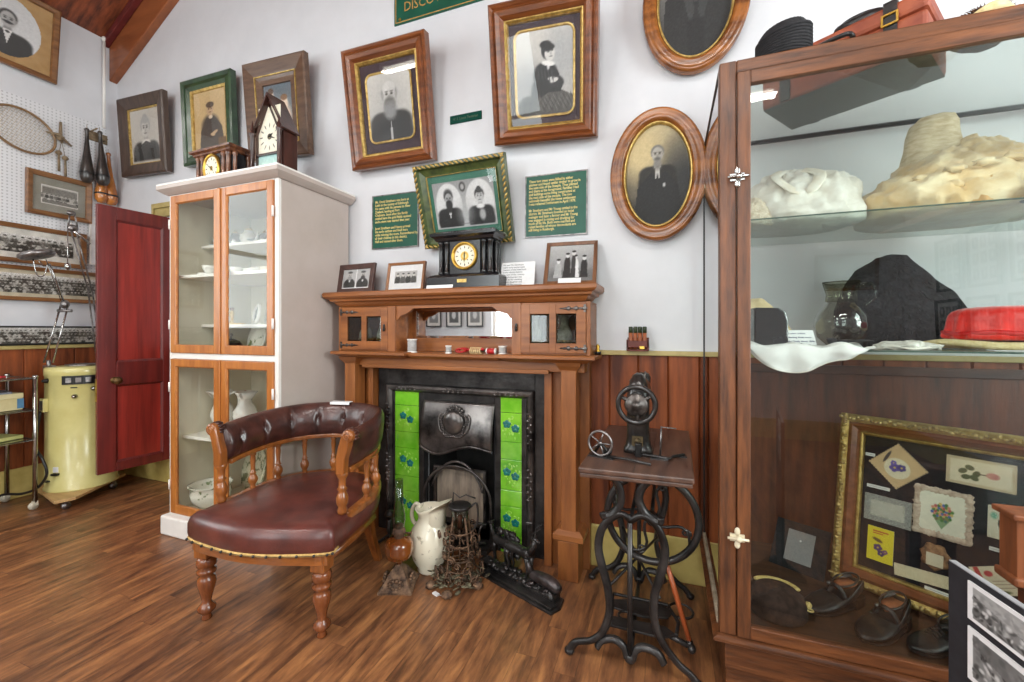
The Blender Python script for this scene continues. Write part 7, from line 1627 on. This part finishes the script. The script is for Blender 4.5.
t = thing('caption_card', 'white caption card lying under the straw brim on the lower glass shelf', 'card', (.98, -.685, Z2+.001)); MB().box(-.08, .07, -.012, .02, 0, .002).build('card_sheet', M_['paper'], t); MB().box(-.07, .06, -.008, .014, .002, .0024).build('printed_lines', mat('pale_print', (190, 190, 192), (150, 150, 154), scale=80), t)

# ---- case floor: big frame of embroidered cards
ZF0 = .285
yaw, lean = -.603, R(-10.8)
e_ = Vector((cos(yaw), sin(yaw), 0)); nn = Vector((-sin(yaw), cos(yaw), 0)); uu = nn*sin(.188)+Vector((0, 0, cos(.188)))
Bp = Vector((.706, -.299, .365)); IW, IH = .44, .515
ctr = Bp+e_*(IW/2)+uu*(IH/2)
fx = thing('framed_cards', 'large gilt and brown frame of embroidered cards leaning inside the display case', 'picture frame')
fx.matrix_world = Matrix.Translation(ctr) @ Matrix.Rotation(yaw, 4, 'Z') @ Matrix.Rotation(-.188, 4, 'X')
OW, OH = IW+.15, IH+.15
MB().rings(OW, OH, [(.035, 0), (.03, .04), (.045, .05), (.06, .035), (.068, .02), (.068, 0)]).build('brown_cove', wood('cove_brown', (134, 78, 50), (90, 48, 30), 'x', rough=.25, coat=.4), fx)
gb = MB().rings(OW, OH, [(0, 0), (0, .03), (.008, .045), (.02, .052), (.032, .045), (.036, .03), (.036, 0)]).build('gilt_border', M_['gold'], fx)
q = MB(); rg = random.Random(2)
for hor, L_ in ((1, OW), (0, OH)):
    for sg in (-1, 1):
        n_ = int(L_/.014)
        for i in range(n_):
            a = -L_/2+L_*(i+.5)/n_; b_ = sg*((OH if hor else OW)/2-.018)+rg.uniform(-.006, .006)
            q.ell((a, -.048, b_) if hor else (b_, -.048, a), (rg.uniform(.006, .011), .007, rg.uniform(.005, .010)), 7, 5)
q.build('moulded_leaves', mat('antique_gold', (212, 184, 118), (126, 98, 52), rough=.45, metal=.3, scale=60), gb)
MB().rings(IW+.016, IH+.016, [(0, 0), (0, .024), (.005, .027), (.010, .022), (.012, 0)]).build('beaded_slip', M_['gold'], fx)
flat(fx, IW+.01, IH+.01, -.003, mat('black_velvet', (34, 34, 40), (24, 24, 30), rough=1, scale=60), 'black_backing')
flat(fx, IW+.012, IH+.012, -.019, M_['softpane'], 'glass_pane', th=.0015)
def place(u, v, rot, w, h, name, pic=None, y=-.006):
    cx_, cz_ = (-.5+u)*IW, (.5-v)*IH; Mx = Matrix.Translation((cx_, 0, cz_)) @ Matrix.Rotation(-R(rot), 4, 'Y')
    q = MB(); q.M = Mx; q.box(-w/2, w/2, y, y+.003, -h/2, h/2); o = q.build(name, M_['cardback'], fx); pic.build('printed_face', M_['card'], o, y=y-.0006, M=Mx); return o
M_['cardback'] = mat('card_edge', (226, 214, 188), (212, 198, 170), rough=.8)
def flower(p, cx, cy, s, c, n=5):
    for k in range(n): a = 2*PI*k/n; p.E(cx+s*.6*cos(a), cy+s*.6*sin(a)/p.k, s*.5, s*.5/p.k, c, .2)
    p.E(cx, cy, s*.25, s*.25/p.k, (220, 190, 80), .3)
p = Pic(.125, .125, (214, 180, 132), nx=70); p.E(.45, .45, .3, .32, (232, 218, 186), .03); flower(p, .42, .5, .12, (92, 70, 150)); flower(p, .55, .4, .1, (70, 56, 130)); flower(p, .5, .62, .07, (110, 90, 170)); p.E(.5, .85, .2, .04, (70, 60, 60), .2, 20)
for i in range(14):
    for a, b_ in ((i/13, 0), (i/13, 1), (0, i/13), (1, i/13)): p.E(a, b_, .025, .025, (60, 52, 46), .1)
place(.24, .20, 45, .125, .125, 'tan_card', p)
p = Pic(.165, .095, (206, 186, 152), nx=84); p.B(.06, .94, .1, .9, (232, 218, 186), .02)
for cx_, cy_, a in ((.25, .5, 30), (.35, .65, -20), (.3, .3, 10), (.45, .45, 60), (.42, .3, -30)): p.E(cx_, cy_, .07, .09, (92, 94, 60), .15, a)
p.E(.55, .47, .1, .02, (110, 90, 70), .2, 5).E(.68, .48, .09, .12, (214, 150, 134), .15).E(.72, .46, .05, .08, (196, 120, 110), .3)
place(.73, .14, 0, .165, .095, 'rose_card', p)
p = Pic(.14, .10, (150, 150, 144), nx=70); p.B(.14, .86, .2, .8, (186, 184, 170), .02).N(16); p.B(.18, .82, .26, .74, (190, 188, 174), .02); place(.19, .54, 0, .14, .10, 'grey_lace_card', p)
p = Pic(.125, .145, (240, 236, 214), nx=76)
for i in range(46):
    a = i*2.4; r_ = .035*math.sqrt(i); p.E(.5+r_*cos(a)*.95, .52+r_*sin(a)*.9, .035, .035, ((90, 140, 70), (226, 150, 120), (90, 110, 180), (70, 120, 60), (222, 190, 110), (196, 90, 90))[i % 6], .3)
p.T([(.3, .4), (.7, .4), (.5, .12)], (80, 130, 70), .6); o = place(.53, .46, 0, .125, .145, 'flower_card', p, y=-.008)
q = MB(); rg = random.Random(6)
for i in range(44):
    u = i/44*4; sd = int(u); f_ = u-sd; hx, hz = .066, .076
    x_, z_ = ((-hx+2*hx*f_, -hz), (hx, -hz+2*hz*f_), (hx-2*hx*f_, hz), (-hx, hz-2*hz*f_))[sd]; q.ell(((-.5+.53)*IW+x_, -.007, (.5-.46)*IH+z_), (.010+rg.uniform(0, .004), .003, .010+rg.uniform(0, .004)), 8, 5, nz=.4, seed=i)
q.build('silk_fringe', mat('pinkish_silk', (226, 206, 184), (184, 160, 140), rough=.8, scale=60), o)
p = Pic(.095, .105, (224, 216, 190), nx=56); p.E(.58, .5, .34, .3, (78, 68, 58), .03).E(.58, .5, .2, .2, (190, 176, 148), .2).E(.55, .42, .14, .1, (150, 134, 110), .2).E(.15, .7, .08, .1, (120, 180, 150), .4); place(.885, .43, 0, .095, .105, 'photo_card', p)
p = Pic(.078, .125, (236, 214, 40), nx=50); p.B(.2, .8, .86, .9, (200, 90, 40), .01).B(.2, .6, .8, .83, (200, 90, 40), .01); p.E(.4, .62, .2, .05, (120, 90, 40), .2, -20); flower(p, .42, .4, .16, (96, 60, 120)); flower(p, .55, .25, .13, (80, 50, 110)); flower(p, .7, .32, .1, (130, 80, 130)); place(.155, .80, 0, .078, .125, 'yellow_card', p)
q = MB(); q.lathe([(.0, .0), (.032, 0), (.036, .004), (.03, .006), (0, .006)], ((.5-.5)*IW, -.005, (.5-.76)*IH), 24, 'y', fl=lambda a, k: 1+.12*sin(7*a)+.25*abs(sin(a))); o = q.build('ornate_card', mat('scrap_card', (176, 130, 92), (96, 66, 44), rough=.7, scale=60), fx)
MB().box(-.022, .022, -.0135, -.011, (.5-.78)*IH-.022, (.5-.78)*IH+.02).build('inscribed_panel', M_['cardback'], o)
p = Pic(.18, .042, (226, 210, 174), nx=80); p.N(8); place(.46, .915, 5, .18, .042, 'long_bookmark', p, y=-.0075)
p = Pic(.10, .085, (228, 216, 186), nx=60); p.B(.1, .22, 0, 1, (190, 50, 50), .02).E(.4, .75, .1, .1, (196, 60, 60), .2)
for i in range(3): p.B(.4, .85, .48-.12*i, .5-.12*i, (150, 120, 110), .01)
p.E(.5, .1, .2, .06, (90, 100, 60), .3); place(.83, .79, 26, .10, .085, 'ribbon_card', p)
for u, v, w_ in ((.12, .385, .07), (.84, .60, .045), (.56, .985, .10), (.05, .15, .03)):
    p = Pic(w_, .012, (232, 232, 228), nx=20); p.B(.1, .9, .4, .6, (150, 150, 150), .05); place(u, v, 0, w_, .012, 'caption_slip', p)
# easel blocks carrying the frame
q = MB(); c0 = Bp-e_*.05-uu*.075
# ---- shoes, cap
def shoe_(x, y, rz, label, m, inner, laces=False, s=1.0):
    t = thing('leather_shoe', label, 'shoe', (x, y, ZF0), R(rz)); n = 28
    # local x: heel 0 .. toe .24
    def sect(u): # half width
        return .026+.014*sin(PI*min(1, u*1.0))**.6*(1 if u < .5 else 1)+.006*math.exp(-((u-.68)/.2)**2)-(.026*max(0, (u-.82)/.18)**2 if u > .82 else 0)
    q = MB(); pts = [(.24*u*s, -sect(u)*s) for u in [i/16 for i in range(17)]]+[(.24*u*s, sect(u)*s) for u in [i/16 for i in range(16, -1, -1)]]
    q.prism(pts, .008, .014, 'z'); q.prism([p for p in pts if p[0] < .065*s], 0, .03*s, 'z'); q.build('sole', mat('dark_sole', (46, 32, 26)), t)
    L = []
    for i in range(19):
        u = i/18; w_ = max(.004, sect(u)*.98)*s
        top = (.085 if u < .08 else .085-.03*min(1, (u-.08)/.35)) if u < .43 else .055-.028*((u-.43)/.57)
        top = top*s+(.018*s*max(0, 1-u*3))
        base = .028*s*max(0, 1-u*3.2)+.012
        ring = []
        for k in range(n):
            a = 2*PI*k/n; cx_, cz_ = cos(a), sin(a); open_ = u < .5 and sin(a) > .72
            zz = base+(top-base)*(cz_*.5+.5)
            if open_: zz -= .022*s
            ring.append((.24*u*s, w_*math.copysign(abs(cx_)**.75, cx_), zz))
        L.append(ring)
    q = MB(); q.loft(L); q.build('upper', m, t, subsurf=1)
    q = MB(); q.loft([[(.24*s*(.03+.40*(.5+.5*cos(2*PI*k/20)))*1.0, .024*s*sin(2*PI*k/20)*r_, zz) for k in range(20)] for r_, zz in ((1.0, .073*s), (.9, .068*s), (.6, .06*s), (.1, .058*s))]); q.build('insole', inner, t)
    q = MB(); q.tube([(.24*s*(.03+.42*(.5+.5*cos(2*PI*k/24))), .027*s*sin(2*PI*k/24), (.092-.02*(.5+.5*cos(2*PI*k/24)))*s) for k in range(24)], .0032*s, 7, closed=True); q.build('collar_edge', m, t)
    if laces:
        q = MB()
        for k in range(4): xx = (.118+.012*k)*s; zz = (.064-.004*k)*s; q.tube([(xx, -.018*s, zz-.004), (xx+.003, 0, zz+.004), (xx+.006, .018*s, zz-.004)], .002*s, 5)
        q.build('laces', M_['black_cloth'], t)
    else:
        q = MB(); q.tube(spline([(.10*s, -.034*s, .035*s), (.105*s, -.02*s, .066*s), (.108*s, 0, .074*s), (.105*s, .02*s, .066*s), (.10*s, .034*s, .035*s)], 4), .006*s, 6, flat=.4); q.build('bar_strap', m, t); MB().ell((.108*s, -.02*s, .070*s), (.009, .006, .006)).build('buckle', M_['steel'], t)
    return t
tanl = mat('tan_lining', (176, 106, 64), (130, 72, 42), rough=.6)
shoe_(.665, -.42, 218, 'black bar shoe with tan lining, left one of its pair, beside the cap', M_['black_leather'], tanl, s=1.08)
shoe_(.765, -.50, 226, 'black bar shoe with tan lining, right one of its pair on the case floor', M_['black_leather'], tanl, s=1.08)
shoe_(.905, -.56, 212, 'plain black lace-up shoe at the case front glass, nearer the tan-lined pair', M_['black_leather'], M_['black_leather'], True, .95)
shoe_(1.01, -.64, 205, 'plain black lace-up shoe at the case front, rightmost on the case floor', M_['black_leather'], M_['black_leather'], True, .95)
t = thing('embroidered_cap', 'dark brown velvet cap with gold embroidered band on the display case floor', 'cap', (.365, -.60, ZF0), R(-10))
q = MB(); L = []
for r_, z in ((.088, .0), (.095, .01), (.095, .04), (.085, .07), (.06, .088), (.03, .094), (.003, .095)): L.append([(r_*cos(2*PI*i/40), r_*.9*sin(2*PI*i/40), z) for i in range(40)])
q.loft(L); q.build('cap_crown', mat('brown_velvet', (76, 55, 47), (52, 37, 33), rough=1, scale=50), t)
q = MB()
for k in range(22):
    u = k/21; a = PI*(.82-.66*u); p = Vector((.074*cos(a), .066*sin(a), .084)); q.ell(p, (.010, .007, .007), 8, 5)
q.ell((.094, .0, .055), (.012, .01, .012), 10, 6); q.tube([(.098+.010*cos(a), -.012+.008*sin(a), .045) for a in [2*PI*i/12 for i in range(12)]], .003, 5, closed=True); q.build('gold_embroidery', mat('gold_thread', (232, 208, 140), (200, 168, 92), rough=.5, scale=90, bump=.5), t)
t = thing('photo_card', 'dark card with grey patch standing in for a glass reflection, behind the dark cap', 'card', (.50, -.28, ZF0), R(-30)); t.rotation_euler = (R(-35), 0, R(-30))  # card added in place of a reflection in the case glass
MB().box(-.10, .10, -.001, .002, 0, .20).build('card_mount', M_['black_cloth'], t); p = Pic(.10, .13, g(130), nx=40); p.N(5); p.E(.5, .7, .03, .03, g(240), .3); p.build('print', M_['photo'], t, y=-.002, cz=.10)

# ------------------------------------------------------------------ in front at the right: album board and little chest
t = thing('photo_board', 'black display board with white-bordered photographs, standing before the display case', 'display board', (.481, -1.35, 0), R(-81))
# local x runs along the board away from the case, the visible face looks to -y (towards the chair)
MB().box(0, .42, 0, .012, .10, .878).build('board', mat('black_board', (40, 40, 46), (30, 30, 36), rough=.7, scale=30), t, bevel=.001)
for x_ in (.05, .37): MB().prism([(-.12, 0), (.13, 0), (.13, .02), (.02, .10), (-.01, .10), (-.12, .02)], x_-.012, x_+.012, 'x').build('foot', M_['dark'], t)
MB().box(0, .42, .001, .011, .878, .8795).build('edge_strip', mat('grey_board_edge', (150, 150, 152)), t)
for i, (z0, z1, sd) in enumerate(((.803, .868, 3), (.70, .79, 4))):
    w_ = .15; h_ = z1-z0; p = Pic(w_, h_, (238, 238, 240), nx=110); rg = random.Random(sd)
    p.B(.07, .93, .1, .9, g(130)); 
    for k in range(150):
        x_, y_ = rg.uniform(.08, .92), rg.uniform(.12, .88); p.E(x_, y_, rg.uniform(.01, .05), rg.uniform(.02, .07), g(rg.choice((40, 70, 110, 170, 220))), .4, rg.uniform(-40, 40), .8)
    p.T([(.07, .7), (.93, .35), (.93, .9), (.07, .9)], g((176, 100)[i]), .75)
    p.B(-1, .06, -1, 2, (238, 238, 240)).B(.94, 2, -1, 2, (238, 238, 240)).B(-1, 2, -1, .09, (238, 238, 240)).B(-1, 2, .91, 2, (238, 238, 240))
    o = MB().box(.045, .045+w_, -.0022, -.0002, z0, z1).build('mounted_photograph', M_['paper'], t); p.build('print', M_['photo'], o, cx=.045+w_/2, cz=(z0+z1)/2, y=-.003)
t = thing('side_table', 'narrow dark side table carrying the little wooden chest, at the right frame edge', 'table', (1.02, -1.02, 0))
MB().box(-.205, .25, -.13, .13, .655, .672).build('table_top', redwood('x'), t, bevel=.003)
for sx in (-.17, .22):
    for sy in (-.10, .10): MB().loft([[(sx-w_, sy-w_, z), (sx+w_, sy-w_, z), (sx+w_, sy+w_, z), (sx-w_, sy+w_, z)] for w_, z in ((.010, 0), (.016, .5), (.018, .655))], smooth=False).build('leg', redwood('z'), t)
t = thing('small_chest', 'small brown wooden drawer chest on the side table, cut by the right frame edge', 'chest', (.80, -.93, .672))
rm = wood('chest_brown', (142, 82, 46), (92, 50, 28), 'z', rough=.5, coat=0)
MB().box(0, .34, -.026, .034, .02, .165).build('chest_body', rm, t, bevel=.002); MB().box(-.008, .348, -.034, .04, .0, .022).build('base_moulding', rm, t, bevel=.005); MB().box(-.012, .352, -.038, .042, .163, .178).build('top_board', rm, t, bevel=.004)
for i, z_ in enumerate((.03, .098)):
    q = MB().box(.02, .32, -.031, -.024, z_, z_+.06).build('drawer', wood('drawer_front', (180, 108, 62), (130, 72, 42), 'x'), t, bevel=.002); MB().lathe([(.004, .026), (.005, .034), (.011, .040), (.008, .046), (0, .048)], (.17, 0, z_+.03), 12, 'y').build('knob', M_['brass'], q)

# ------------------------------------------------------------------ camera and view
cam = bpy.data.cameras.new('camera'); co = bpy.data.objects.new('camera', cam); COL.objects.link(co)
co.location = (0, -2.35, 1.30); co.rotation_euler = (PI/2, 0, R(20.4))
cam.sensor_width = 36; cam.lens = 420/1024*36; cam.shift_y = -(341-330)/1024; cam.clip_start = .02
S.camera = co
S.view_settings.view_transform = 'Standard'; S.view_settings.look = 'None'; S.view_settings.gamma = 1; S.view_settings.use_curve_mapping = False
S.view_settings.exposure = EXPO
S.cycles.transparent_max_bounces = 32; S.cycles.max_bounces = 10; S.cycles.diffuse_bounces = 5; S.cycles.glossy_bounces = 5; S.cycles.sample_clamp_indirect = 6
